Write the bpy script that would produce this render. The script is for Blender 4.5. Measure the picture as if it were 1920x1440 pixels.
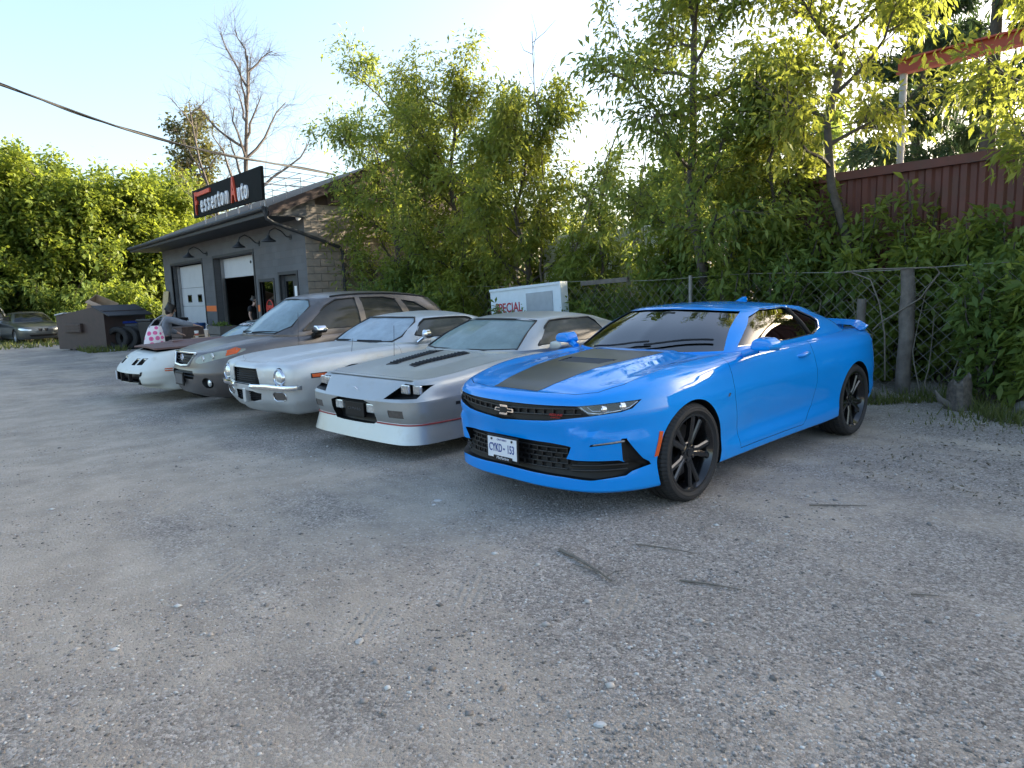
import bpy, bmesh, math, random
import numpy as np
from mathutils import Vector, Matrix
from mathutils.bvhtree import BVHTree
for o in list(bpy.data.objects): bpy.data.objects.remove(o)
SC = bpy.context.scene
COL = SC.collection
R = math.radians
# ---------------------------------------------------------------- camera
CAM_H = 1.511
def cam_axes(yaw, pitch, roll):
    f = Vector((math.sin(yaw)*math.cos(pitch), math.cos(yaw)*math.cos(pitch), math.sin(pitch)))
    r = Vector((math.cos(yaw), -math.sin(yaw), 0)); u = r.cross(f)
    return r*math.cos(roll)+u*math.sin(roll), -r*math.sin(roll)+u*math.cos(roll), -f
cd = bpy.data.cameras.new('camera'); cam = bpy.data.objects.new('camera', cd); COL.objects.link(cam)
cd.lens = 23.967; cd.sensor_width = 36; cd.clip_end = 2000; cd.clip_start = 0.05
ax = cam_axes(R(-49.346), R(-7.781), R(-1.941))
mw = Matrix.Identity(4)
for i in range(3):
    for j in range(3): mw[j][i] = ax[i][j]
mw[2][3] = CAM_H
cam.matrix_world = mw
SC.camera = cam
# ---------------------------------------------------------------- sky, sun, exposure
SUN_AZ, SUN_EL = R(16), R(14)      # azimuth from +Y towards +X
w = bpy.data.worlds.new('World'); SC.world = w; w.use_nodes = True
nt = w.node_tree; nt.nodes.clear()
sky = nt.nodes.new('ShaderNodeTexSky'); sky.sky_type = 'NISHITA'; sky.sun_disc = False
sky.sun_elevation = SUN_EL; sky.sun_rotation = SUN_AZ
sky.altitude = 200; sky.air_density = 1.0; sky.dust_density = 4.0; sky.ozone_density = 1.2
bg = nt.nodes.new('ShaderNodeBackground'); bg.inputs['Strength'].default_value = 0.1
wo = nt.nodes.new('ShaderNodeOutputWorld')
nt.links.new(sky.outputs[0], bg.inputs[0]); nt.links.new(bg.outputs[0], wo.inputs[0])
sl = bpy.data.lights.new('sun', 'SUN'); sl.energy = 3.4; sl.angle = R(0.8); sl.color = (1, .86, .66)
sun = bpy.data.objects.new('sun', sl); COL.objects.link(sun)
sd = Vector((math.sin(SUN_AZ)*math.cos(SUN_EL), math.cos(SUN_AZ)*math.cos(SUN_EL), math.sin(SUN_EL)))
sun.rotation_euler = sd.to_track_quat('Z', 'Y').to_euler(); sun.location = sd*60
vs = SC.view_settings; vs.view_transform = 'Standard'; vs.look = 'None'; vs.exposure = 2.55; vs.gamma = 1
vs.use_curve_mapping = False
SC.render.engine = 'CYCLES'
SC.cycles.max_bounces = 5; SC.cycles.transparent_max_bounces = 8; SC.cycles.caustics_reflective = False; SC.cycles.caustics_refractive = False

# ---------------------------------------------------------------- helpers
def tag(o, label=None, cat=None, group=None, kind=None):
    if label: o['label'] = label
    if cat: o['category'] = cat
    if group: o['group'] = group
    if kind: o['kind'] = kind
    return o
def empty(name, loc=(0, 0, 0), rz=0, label=None, cat=None, group=None):
    o = bpy.data.objects.new(name, None); COL.objects.link(o); o.location = loc; o.rotation_euler = (0, 0, rz)
    o.empty_display_size = .2
    return tag(o, label, cat, group)
def link(name, me, parent=None, mats=None, loc=None, rot=None):
    if mats is not None:
        if not isinstance(mats, (list, tuple)): mats = [mats]
        ids = None
        if len(me.materials):
            ids = np.zeros(len(me.polygons), np.int32); me.polygons.foreach_get('material_index', ids); me.materials.clear()
        for m in mats: me.materials.append(m)
        if ids is not None and len(mats) > 1: me.polygons.foreach_set('material_index', ids)
    o = bpy.data.objects.new(name, me); COL.objects.link(o)
    if parent is not None: o.parent = parent
    if loc is not None: o.location = loc
    if rot is not None: o.rotation_euler = rot
    return o
def copy_tree(o, parent=None):
    c = o.copy(); COL.objects.link(c); c.parent = parent
    for ch in list(o.children): copy_tree(ch, c)
    return c
class MB:
    """collects simple shapes into one mesh"""
    def __init__(s): s.v = []; s.f = []; s.m = []; s.mi = 0
    def add(s, vs, fs, M=None):
        n = len(s.v)
        for p in vs: s.v.append(tuple(M @ Vector(p)) if M else tuple(p))
        for f in fs: s.f.append(tuple(i+n for i in f)); s.m.append(s.mi)
        return s
    def box(s, c, d, rz=0, M=None):
        x, y, z = d[0]/2, d[1]/2, d[2]/2
        T = Matrix.Translation(c) @ Matrix.Rotation(rz, 4, 'Z')
        if M: T = M @ T
        vs = [(-x,-y,-z),(x,-y,-z),(x,y,-z),(-x,y,-z),(-x,-y,z),(x,-y,z),(x,y,z),(-x,y,z)]
        return s.add(vs, [(0,3,2,1),(4,5,6,7),(0,1,5,4),(1,2,6,5),(2,3,7,6),(3,0,4,7)], T)
    def b2(s, a, b): return s.box([(a[i]+b[i])/2 for i in range(3)], [abs(b[i]-a[i]) for i in range(3)])
    def tube(s, pts, r, n=8, cap=True, closed=False):
        pts = [Vector(p) for p in pts]; rs = r if isinstance(r, (list, tuple)) else [r]*len(pts)
        rings = []; base = len(s.v); prev = None
        m = len(pts)
        for i, p in enumerate(pts):
            if closed: t = pts[(i+1) % m]-pts[i-1]
            else: t = pts[min(i+1, m-1)]-pts[max(i-1, 0)]
            t.normalize()
            if prev is None:
                a = Vector((0, 0, 1)) if abs(t.z) < .9 else Vector((1, 0, 0)); x = t.cross(a).normalized()
            else: x = (prev-t*prev.dot(t)).normalized()
            prev = x; y = t.cross(x)
            for k in range(n):
                an = 2*math.pi*k/n; s.v.append(tuple(p+(x*math.cos(an)+y*math.sin(an))*rs[i]))
        for i in range(m if closed else m-1):
            for k in range(n):
                a = base+i*n+k; b = base+i*n+(k+1) % n; i2 = (i+1) % m
                c = base+i2*n+(k+1) % n; d = base+i2*n+k
                s.f.append((a, b, c, d)); s.m.append(s.mi)
        if cap and not closed:
            s.f.append(tuple(base+k for k in range(n))[::-1]); s.m.append(s.mi)
            s.f.append(tuple(base+(m-1)*n+k for k in range(n))); s.m.append(s.mi)
        return s
    def lathe(s, prof, n=32, axis='Z', M=None, close=False):
        """prof: (r, h) pairs"""
        vs = []; fs = []; m = len(prof)
        for r, h in prof:
            for k in range(n):
                a = 2*math.pi*k/n; c, d = r*math.cos(a), r*math.sin(a)
                vs.append((c, d, h) if axis == 'Z' else ((h, c, d) if axis == 'X' else (d, h, c)))
        for i in range(m if close else m-1):
            for k in range(n):
                i2 = (i+1) % m
                fs.append((i*n+k, i*n+(k+1) % n, i2*n+(k+1) % n, i2*n+k))
        if not close:
            fs.append(tuple(range(n))[::-1]); fs.append(tuple((m-1)*n+k for k in range(n)))
        return s.add(vs, fs, M)
    def prism(s, poly, axis, a, b, M=None):
        n = len(poly); vs = []
        for h in (a, b):
            for p, q in poly: vs.append((h, p, q) if axis == 'x' else ((p, h, q) if axis == 'y' else (p, q, h)))
        fs = [tuple(range(n))[::-1], tuple(range(n, 2*n))]+[(i, (i+1) % n, n+(i+1) % n, n+i) for i in range(n)]
        return s.add(vs, fs, M)
    def mesh(s, name, smooth=None, fix=True):
        me = bpy.data.meshes.new(name); me.from_pydata(s.v, [], s.f)
        if any(s.m): me.polygons.foreach_set('material_index', s.m)
        if fix:
            bm = bmesh.new(); bm.from_mesh(me); bmesh.ops.recalc_face_normals(bm, faces=bm.faces); bm.to_mesh(me); bm.free()
        if smooth is not None: shade(me, smooth)
        return me
    def obj(s, name, mats, parent=None, smooth=None, loc=None, rot=None, fix=True):
        return link(name, s.mesh(name, smooth, fix), parent, mats, loc, rot)
def shade(me, ang=30):
    me.polygons.foreach_set('use_smooth', [True]*len(me.polygons)); me.set_sharp_from_angle(angle=R(ang)); return me
def npmesh(name, v, f, smooth=False):
    """v (n,3), f (m,k) numpy arrays, all faces with k corners"""
    me = bpy.data.meshes.new(name); v = np.asarray(v, np.float32); f = np.asarray(f, np.int32); k = f.shape[1]
    me.vertices.add(len(v)); me.vertices.foreach_set('co', v.ravel())
    me.loops.add(f.size); me.loops.foreach_set('vertex_index', f.ravel())
    me.polygons.add(len(f)); me.polygons.foreach_set('loop_start', np.arange(0, f.size, k, dtype=np.int32))
    if smooth: me.polygons.foreach_set('use_smooth', np.ones(len(f), bool))
    me.update(calc_edges=True); return me
def bevel(me, w=.01, seg=2, ang=30):
    bm = bmesh.new(); bm.from_mesh(me)
    es = [e for e in bm.edges if len(e.link_faces) == 2 and e.calc_face_angle(0) > R(ang)]
    bmesh.ops.bevel(bm, geom=es, offset=w, segments=seg, profile=.6, affect='EDGES', clamp_overlap=True)
    bm.to_mesh(me); bm.free(); return me
def text_obj(name, txt, size, mat, M, parent=None, ext=.004, sx=1., shear=0., bold=0.0, align='CENTER', smooth=None):
    c = bpy.data.curves.new(name, 'FONT'); c.body = txt; c.size = size; c.extrude = ext; c.align_x = align; c.align_y = 'CENTER'
    c.shear = shear; c.offset = bold; c.resolution_u = 3
    t = bpy.data.objects.new('tmp', c); COL.objects.link(t)
    me = bpy.data.meshes.new_from_object(t.evaluated_get(bpy.context.evaluated_depsgraph_get()))
    bpy.data.objects.remove(t); bpy.data.curves.remove(c)
    me.transform(Matrix.Diagonal((sx, 1, 1, 1))); me.transform(M); me.name = name
    return link(name, me, parent, mat)
# ---- materials
MATS = {}
def node_mat(name):
    m = bpy.data.materials.new(name); m.use_nodes = True; MATS[name] = m
    nt = m.node_tree; return m, nt, nt.nodes['Principled BSDF']
def pm(name, col, rough=.5, metal=0, coat=0, var=.12, scale=6., bump=0., bscale=60., spec=.5, col2=None, flake=0, dirt=None, coat_rough=.03):
    """principled with a noise driven variation of colour and roughness"""
    m, nt, b = node_mat(name); N = nt.nodes.new; L = nt.links.new
    tc = N('ShaderNodeTexCoord'); nz = N('ShaderNodeTexNoise'); nz.inputs['Scale'].default_value = scale; nz.inputs['Detail'].default_value = 6
    nz.inputs['Roughness'].default_value = .6
    L(tc.outputs['Object'], nz.inputs['Vector'])
    rp = N('ShaderNodeValToRGB'); e = rp.color_ramp.elements
    c2 = col2 or tuple(min(1, c*(1+var)) for c in col); c1 = tuple(c*(1-var) for c in col) if not col2 else col
    e[0].position = .32; e[0].color = (*c1, 1); e[1].position = .68; e[1].color = (*c2, 1)
    L(nz.outputs['Fac'], rp.inputs['Fac'])
    out = rp.outputs['Color']
    if dirt:
        n3 = N('ShaderNodeTexNoise'); n3.inputs['Scale'].default_value = dirt[1]; n3.inputs['Detail'].default_value = 8; n3.inputs['Roughness'].default_value = .7
        L(tc.outputs['Object'], n3.inputs['Vector'])
        r3 = N('ShaderNodeValToRGB'); r3.color_ramp.elements[0].position = dirt[2]; r3.color_ramp.elements[1].position = dirt[2]+.22
        L(n3.outputs['Fac'], r3.inputs['Fac'])
        mx = N('ShaderNodeMix'); mx.data_type = 'RGBA'; L(r3.outputs['Color'], mx.inputs['Factor']); L(out, mx.inputs[6]); mx.inputs[7].default_value = (*dirt[0], 1)
        out = mx.outputs[2]
    L(out, b.inputs['Base Color'])
    mr = N('ShaderNodeMapRange'); mr.inputs[3].default_value = max(0, rough*(1-var*.8)); mr.inputs[4].default_value = min(1, rough*(1+var*.8))
    L(nz.outputs['Fac'], mr.inputs[0]); L(mr.outputs[0], b.inputs['Roughness'])
    b.inputs['Metallic'].default_value = metal; b.inputs['Coat Weight'].default_value = coat; b.inputs['Coat Roughness'].default_value = coat_rough
    b.inputs['Specular IOR Level'].default_value = spec
    if bump:
        n2 = N('ShaderNodeTexNoise'); n2.inputs['Scale'].default_value = bscale; n2.inputs['Detail'].default_value = 4
        L(tc.outputs['Object'], n2.inputs['Vector'])
        bp = N('ShaderNodeBump'); bp.inputs['Strength'].default_value = bump; bp.inputs['Distance'].default_value = .01
        L(n2.outputs['Fac'], bp.inputs['Height']); L(bp.outputs[0], b.inputs['Normal'])
    return m
def glass_mat(name, tint, film=None, film_w=0., rough=.0, ior=1.5):
    """thin pane: tinted see-through + mirror by Fresnel, optional film of dust, on older windscreens also a painted sky reflection"""
    m, nt, b = node_mat(name); N = nt.nodes.new; L = nt.links.new; nt.nodes.remove(b); out = nt.nodes['Material Output']
    tr = N('ShaderNodeBsdfTransparent'); tr.inputs[0].default_value = (*tint, 1)
    gl = N('ShaderNodeBsdfGlossy'); gl.inputs['Roughness'].default_value = rough; gl.inputs[0].default_value = (1, 1, 1, 1)
    fr = N('ShaderNodeFresnel'); fr.inputs[0].default_value = ior
    mx = N('ShaderNodeMixShader'); L(fr.outputs[0], mx.inputs[0]); L(tr.outputs[0], mx.inputs[1]); L(gl.outputs[0], mx.inputs[2])
    o = mx
    if film:
        df = N('ShaderNodeBsdfDiffuse'); df.inputs[0].default_value = (*film, 1)
        tc = N('ShaderNodeTexCoord'); nz = N('ShaderNodeTexNoise'); nz.inputs['Scale'].default_value = 3.; nz.inputs['Detail'].default_value = 9; nz.inputs['Roughness'].default_value = .7
        L(tc.outputs['Object'], nz.inputs['Vector'])
        mr = N('ShaderNodeMapRange'); mr.inputs[1].default_value = .3; mr.inputs[2].default_value = .7; mr.inputs[3].default_value = film_w*.75; mr.inputs[4].default_value = min(1, film_w*1.25)
        L(nz.outputs['Fac'], mr.inputs[0])
        m2 = N('ShaderNodeMixShader'); L(mr.outputs[0], m2.inputs[0]); L(mx.outputs[0], m2.inputs[1]); L(df.outputs[0], m2.inputs[2]); o = m2
    L(o.outputs[0], out.inputs[0]); return m
def emit_mat(name, col, s):
    m, nt, b = node_mat(name); b.inputs['Base Color'].default_value = (*col, 1); b.inputs['Emission Color'].default_value = (*col, 1); b.inputs['Emission Strength'].default_value = s
    return m
BLACK = pm('black_plastic', (.006, .006, .0065), .5, var=.2, spec=.35)
RUBBER = pm('tyre_rubber', (.018, .018, .019), .75, var=.3, scale=20, bump=.15, bscale=120)
CHROME = pm('chrome', (.75, .75, .77), .08, 1, var=.05)
DARKMETAL = pm('dark_metal', (.05, .05, .052), .4, .6, var=.2)
INTERIOR = pm('car_interior', (.02, .02, .022), .8, var=.3)
LENS = glass_mat('clear_lens', (.9, .92, .95))
# ---------------------------------------------------------------- ground
def vnoise(x, y, seed, s):
    rng = np.random.RandomState(seed); T = rng.rand(64, 64); x = np.asarray(x)/s; y = np.asarray(y)/s
    i = np.floor(x).astype(int); j = np.floor(y).astype(int); u = x-i; v = y-j; u = u*u*(3-2*u); v = v*v*(3-2*v)
    g = lambda a, b: T[a % 64, b % 64]
    return (g(i, j)*(1-u)+g(i+1, j)*u)*(1-v)+(g(i, j+1)*(1-u)+g(i+1, j+1)*u)*v-.5
def gz(x, y):
    x = np.asarray(x, float); y = np.asarray(y, float)
    z = -.011*np.clip(-x-5, 0, 10)
    z = z+.30*np.clip((y-9.0)/3, 0, 1)*np.clip((x+9)/3, 0, 1)      # low bank under the fence
    near = np.clip(1-np.hypot(x+4, y-3)/40, 0, 1)
    return z+near*(.035*vnoise(x, y, 1, 2.3)+.018*vnoise(x, y, 2, .7)+.008*vnoise(x, y, 3, .23))
def axis_pts(lo, hi, step, far):
    a = list(np.arange(lo, hi, step)); d = step
    while a[-1] < far: d *= 1.35; a.append(a[-1]+d)
    d = step
    while a[0] > -far: d *= 1.35; a.insert(0, a[0]-d)
    return np.array(a)
TREADS = [(-3.78, 1.18, 2.2, .13), (-2.66, 1.97, 2.3, .12), (-2.75, 1.42, 2.25, .12), (-2.05, 2.42, 2.0, .12), (-5.5, 1.30, 2.4, .2)]
def ground():
    xs = axis_pts(-14, 1.5, .09, 600); ys = axis_pts(-.5, 9.5, .09, 600)
    X, Y = np.meshgrid(xs, ys, indexing='ij'); Z = gz(X, Y)
    v = np.stack([X, Y, Z], -1).reshape(-1, 3); n, m = X.shape; idx = np.arange(n*m).reshape(n, m)
    f = np.stack([idx[:-1, :-1], idx[1:, :-1], idx[1:, 1:], idx[:-1, 1:]], -1).reshape(-1, 4)
    mt, nt, b = node_mat('gravel_lot'); N = nt.nodes.new; L = nt.links.new
    tc = N('ShaderNodeTexCoord'); P = tc.outputs['Object']
    def noise(s, d=6, r=.6):
        q = N('ShaderNodeTexNoise'); q.inputs['Scale'].default_value = s; q.inputs['Detail'].default_value = d; q.inputs['Roughness'].default_value = r; L(P, q.inputs['Vector']); return q.outputs['Fac']
    def ramp(fac, stops):
        q = N('ShaderNodeValToRGB'); e = q.color_ramp.elements
        for k, (p, c) in enumerate(stops):
            el = e[k] if k < 2 else e.new(p)
            el.position = p; el.color = (c, c, c, 1) if isinstance(c, (int, float)) else (*c, 1)
        L(fac, q.inputs['Fac']); return q.outputs['Color']
    def mix(f, a, c, t='MIX'):
        q = N('ShaderNodeMix'); q.data_type = 'RGBA'; q.blend_type = t
        (L(f, q.inputs['Factor']) if hasattr(f, 'links') else setattr(q.inputs['Factor'], 'default_value', f))
        for sck, val in ((q.inputs[6], a), (q.inputs[7], c)):
            if hasattr(val, 'links'): L(val, sck)
            else: sck.default_value = (*val, 1)
        return q.outputs[2]
    def math_(op, a, c):
        q = N('ShaderNodeMath'); q.operation = op
        for i, val in enumerate((a, c)):
            if hasattr(val, 'links'): L(val, q.inputs[i])
            else: q.inputs[i].default_value = val
        return q.outputs[0]
    vo = N('ShaderNodeTexVoronoi'); vo.inputs['Scale'].default_value = 75; L(P, vo.inputs['Vector'])
    vo2 = N('ShaderNodeTexVoronoi'); vo2.inputs['Scale'].default_value = 190; L(P, vo2.inputs['Vector'])
    sep = N('ShaderNodeSeparateColor'); L(vo.outputs['Color'], sep.inputs[0])
    sep2 = N('ShaderNodeSeparateColor'); L(vo2.outputs['Color'], sep2.inputs[0])
    chip = ramp(sep.outputs[0], [(0, (.14, .124, .108)), (.45, (.325, .288, .252)), (.82, (.53, .472, .415)), (1, (.78, .71, .64))])
    chip2 = ramp(sep2.outputs[1], [(0, (.12, .106, .093)), (.6, (.335, .297, .26)), (1, (.62, .555, .49))])
    grav = mix(.5, chip, chip2)
    dust = ramp(noise(3., 9, .65), [(.3, (.44, .375, .305)), (.7, (.58, .50, .41))])
    # wheel-worn lane: less loose stone where cars drive in front of the row
    sx = N('ShaderNodeSeparateXYZ'); L(P, sx.inputs[0])
    lane = N('ShaderNodeMapRange'); L(sx.outputs[1], lane.inputs[0]); lane.inputs[1].default_value = 3.1; lane.inputs[2].default_value = .9; lane.clamp = True
    lx = N('ShaderNodeMapRange'); L(sx.outputs[0], lx.inputs[0]); lx.inputs[1].default_value = -2.0; lx.inputs[2].default_value = -6.5; lx.clamp = True
    lanem = math_('MULTIPLY', lane.outputs[0], lx.outputs[0])
    big = noise(.55, 5, .55)
    m1 = math_('ADD', big, math_('MULTIPLY', lanem, .30)); m1 = math_('ADD', m1, math_('MULTIPLY', math_('SUBTRACT', noise(9., 6, .7), .5), .35))
    st = N('ShaderNodeMapping'); st.inputs['Scale'].default_value = (.16, 1.5, 1); st.inputs['Rotation'].default_value = (0, 0, R(12)); L(P, st.inputs['Vector'])
    sn = N('ShaderNodeTexNoise'); sn.inputs['Scale'].default_value = 1.1; sn.inputs['Detail'].default_value = 5; L(st.outputs[0], sn.inputs['Vector'])
    m1 = math_('ADD', m1, math_('MULTIPLY', math_('SUBTRACT', sn.outputs['Fac'], .5), .55))
    mask = ramp(m1, [(.47, .06), (.66, .95)])
    col = mix(mask, grav, dust)
    speck = ramp(sep.outputs[2], [(.90, 0), (.93, .55)])
    col = mix(speck, col, (.66, .61, .56))
    col = mix(ramp(noise(1.6, 8, .7), [(.30, .75), (.62, 0.)]), col, mix(.45, col, (.09, .082, .075)))
    # tyre prints pressed into the sandy patches
    tread = None
    for cx, cy, rz, rad in TREADS:
        mp = N('ShaderNodeMapping'); mp.vector_type = 'TEXTURE'; mp.inputs['Location'].default_value = (cx, cy, 0); mp.inputs['Rotation'].default_value = (0, 0, rz); mp.inputs['Scale'].default_value = (rad*2.2, rad, 1); L(P, mp.inputs['Vector'])
        ln = N('ShaderNodeVectorMath'); ln.operation = 'LENGTH'; L(mp.outputs[0], ln.inputs[0])
        mk = N('ShaderNodeMapRange'); L(math_('ADD', ln.outputs['Value'], math_('MULTIPLY', math_('SUBTRACT', noise(12., 4, .6), .5), 1.1)), mk.inputs[0]); mk.inputs[1].default_value = 1.; mk.inputs[2].default_value = .55
        sp = N('ShaderNodeSeparateXYZ'); L(mp.outputs[0], sp.inputs[0])
        wv = math_('SINE', math_('ADD', math_('MULTIPLY', sp.outputs[1], 16.), math_('MULTIPLY', noise(9., 3, .5), 2.)), 0.)
        t = math_('MULTIPLY', mk.outputs[0], wv); tread = t if tread is None else math_('ADD', tread, t)
        col = mix(math_('MULTIPLY', mk.outputs[0], .4), col, (.43, .375, .31))
    L(col, b.inputs['Base Color']); b.inputs['Roughness'].default_value = .95; b.inputs['Specular IOR Level'].default_value = .2
    bh = math_('ADD', math_('MULTIPLY', math_('SUBTRACT', 1., vo.outputs['Distance']), .5), math_('MULTIPLY', noise(30., 8, .75), .8))
    bh = math_('ADD', bh, math_('MULTIPLY', math_('SUBTRACT', 1., vo2.outputs['Distance']), .25))
    bh = math_('ADD', bh, math_('MULTIPLY', tread, .25))
    bp = N('ShaderNodeBump'); bp.inputs['Strength'].default_value = .9; bp.inputs['Distance'].default_value = .02; L(bh, bp.inputs['Height']); L(bp.outputs[0], b.inputs['Normal'])
    o = link('ground', npmesh('ground', v, f, True), None, [mt]); tag(o, kind='structure')
ground()
STONE = None
def stones():
    """loose gravel lying on the lot"""
    rng = np.random.RandomState(5)
    oc = np.array([(1, 0, 0), (0, 1, 0), (-1, 0, 0), (0, -1, 0), (0, 0, 1), (0, 0, -.4)], float)
    of = np.array([(0, 1, 4), (1, 2, 4), (2, 3, 4), (3, 0, 4), (1, 0, 5), (2, 1, 5), (3, 2, 5), (0, 3, 5)])
    n = 60000
    # denser near the camera
    d = 1.6+9.5*rng.rand(n)**1.5; a = R(-49.3)+(rng.rand(n)-.5)*R(84)
    x = np.sin(a)*d; y = np.cos(a)*d
    keep = (vnoise(x, y, 11, .8)+.5*vnoise(x, y, 12, .25)+(rng.rand(n)-.5)*.5) > -.12
    x, y = x[keep], y[keep]; n = len(x)
    s = .0032+.0065*rng.rand(n)**3; s = np.where(rng.rand(n) < .012, s*2.4, s)
    z = gz(x, y)
    rot = rng.rand(n)*6.28; sc = np.stack([s*(.8+.7*rng.rand(n)), s*(.8+.5*rng.rand(n)), s*(.45+.35*rng.rand(n))], 1)
    v = oc[None]*(1+.35*(rng.rand(n, 6, 1)-.5))*sc[:, None]
    c, k = np.cos(rot)[:, None], np.sin(rot)[:, None]
    vx = v[..., 0]*c-v[..., 1]*k; vy = v[..., 0]*k+v[..., 1]*c
    V = np.stack([vx+x[:, None], vy+y[:, None], v[..., 2]+z[:, None]+s[:, None]*.15], -1).reshape(-1, 3)
    F = (of[None]+np.arange(n)[:, None, None]*6).reshape(-1, 3)
    m, nt, b = node_mat('loose_stone'); N = nt.nodes.new; L = nt.links.new
    g = N('ShaderNodeNewGeometry'); rp = N('ShaderNodeValToRGB'); e = rp.color_ramp.elements
    e[0].color = (.13, .118, .107, 1); e[1].color = (.50, .455, .415, 1); e[1].position = .8; q = e.new(.93); q.color = (.60, .59, .57, 1)
    L(g.outputs['Random Per Island'], rp.inputs[0]); L(rp.outputs[0], b.inputs['Base Color']); b.inputs['Roughness'].default_value = .9
    tag(link('gravel', npmesh('gravel', V, F), None, [m]), 'loose grey and white gravel chips over the lot', 'gravel', kind='stuff')
stones()
BARK = pm('bark', (.075, .065, .055), .9, var=.35, scale=14, bump=.5, bscale=30)
DRYTWIG = pm('dry_twig', (.16, .14, .115), .9, var=.3, scale=20, bump=.3, bscale=60)
def sticks():
    data = [((-2.70, 2.64), (-2.22, 2.53), .010, 'longest bare stick lying on the gravel in front of the blue car'), ((-2.45, 3.02), (-2.10, 3.14), .005, 'thin dark twig just below the blue car front wheel'),
            ((-1.98, 2.78), (-1.70, 2.90), .006, 'straight grey twig right of the longest stick'), ((-2.06, 4.35), (-1.80, 4.62), .006, 'dark curved twig on the dusty ground beside the blue door'),
            ((-1.12, 3.42), (-1.02, 3.50), .005, 'short dark twig lying far right on the gravel')]
    random.seed(4)
    for a, b, r, lb in data:
        m = MB(); pts = []; n = 9
        for i in range(n):
            t = i/(n-1); x = a[0]+(b[0]-a[0])*t; y = a[1]+(b[1]-a[1])*t
            off = .03*math.sin(t*3.1)+random.uniform(-.006, .006); x += off*.5; y += off*.5
            pts.append(Vector((x, y, float(gz(x, y))+r*.9+.004)))
        m.tube(pts, [r*(1-.6*i/(n-1)) for i in range(n)], 6)
        if r > .008:
            p = pts[6]; m.tube([p, p+Vector((-.10, -.03, .01)), p+Vector((-.19, -.02, .0))], [.004, .004, .002], 5)
            p = pts[7]; m.tube([p, p+Vector((.02, .05, .02)), p+Vector((.05, .08, .025))], [.004, .003, .002], 5)
        tag(m.obj('fallen_stick', [DRYTWIG], None, 50), lb, 'stick', 'sticks fallen on the gravel')
    rocks = [((-2.60, 1.30), .020, 'flat white stone in the open gravel below the sticks', (.45, .43, .40)), ((-1.48, 1.62), .018, 'pale flat stone lying near the bottom edge of the lot', (.5, .5, .49)),
             ((-4.05, 2.72), .024, 'pale flat stone, the larger of two below the silver wedge coupe', (.45, .45, .45)), ((-3.98, 2.64), .014, 'small pale stone beside a larger one below the silver wedge coupe', (.5, .5, .5)), ((-.95, 2.62), .016, 'pale stone alone at the far right of the gravel', (.45, .44, .42))]
    for (x, y), s, lb, c in rocks:
        m = MB(); rng = random.Random(int(x*100)); 
        m.lathe([(.0001, -.3*s), (s*.9, -.2*s), (s, .05*s), (s*.7, .35*s), (.0001, .42*s)], 9, 'Z')
        m.v = [(a*(1.3+rng.uniform(-.15, .15)), b*(.8+rng.uniform(-.15, .15)), cc) for a, b, cc in m.v]
        tag(m.obj('pale_stone', [pm('stone', c, .9, var=.15, scale=40)], None, 40, loc=(x, y, float(gz(x, y))+.004), rot=(0, 0, rng.random()*3)), lb, 'stone', 'larger stones on the lot')
sticks()
# ---------------------------------------------------------------- car building tools
def pchip(x, y, q):
    x = np.asarray(x, float); y = np.asarray(y, float); h = np.diff(x); d = (np.diff(y, axis=0).T/h).T
    m = np.zeros_like(y)
    a, b = d[:-1], d[1:]; ok = a*b > 0
    with np.errstate(divide='ignore', invalid='ignore'):
        hm = np.where(ok, 2*a*b/(a+b), 0)
    m[1:-1] = hm; m[0] = d[0]; m[-1] = d[-1]
    i = np.clip(np.searchsorted(x, q, 'right')-1, 0, len(x)-2); t = (q-x[i])/h[i]; hh = h[i]
    if y.ndim > 1: t = t.reshape(-1, *([1]*(y.ndim-1))); hh = hh.reshape(t.shape)
    return (2*t**3-3*t**2+1)*y[i]+(t**3-2*t**2+t)*hh*m[i]+(-2*t**3+3*t**2)*y[i+1]+(t**3-t**2)*hh*m[i+1]
def cspl(x, y, q):
    """Catmull-Rom, non uniform"""
    x = np.asarray(x, float); y = np.asarray(y, float); m = np.gradient(y, x, axis=0)
    i = np.clip(np.searchsorted(x, q, 'right')-1, 0, len(x)-2); h = (x[i+1]-x[i]); t = (q-x[i])/h
    return (2*t**3-3*t**2+1)*y[i]+(t**3-2*t**2+t)*h*m[i]+(-2*t**3+3*t**2)*y[i+1]+(t**3-t**2)*h*m[i+1]
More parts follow.
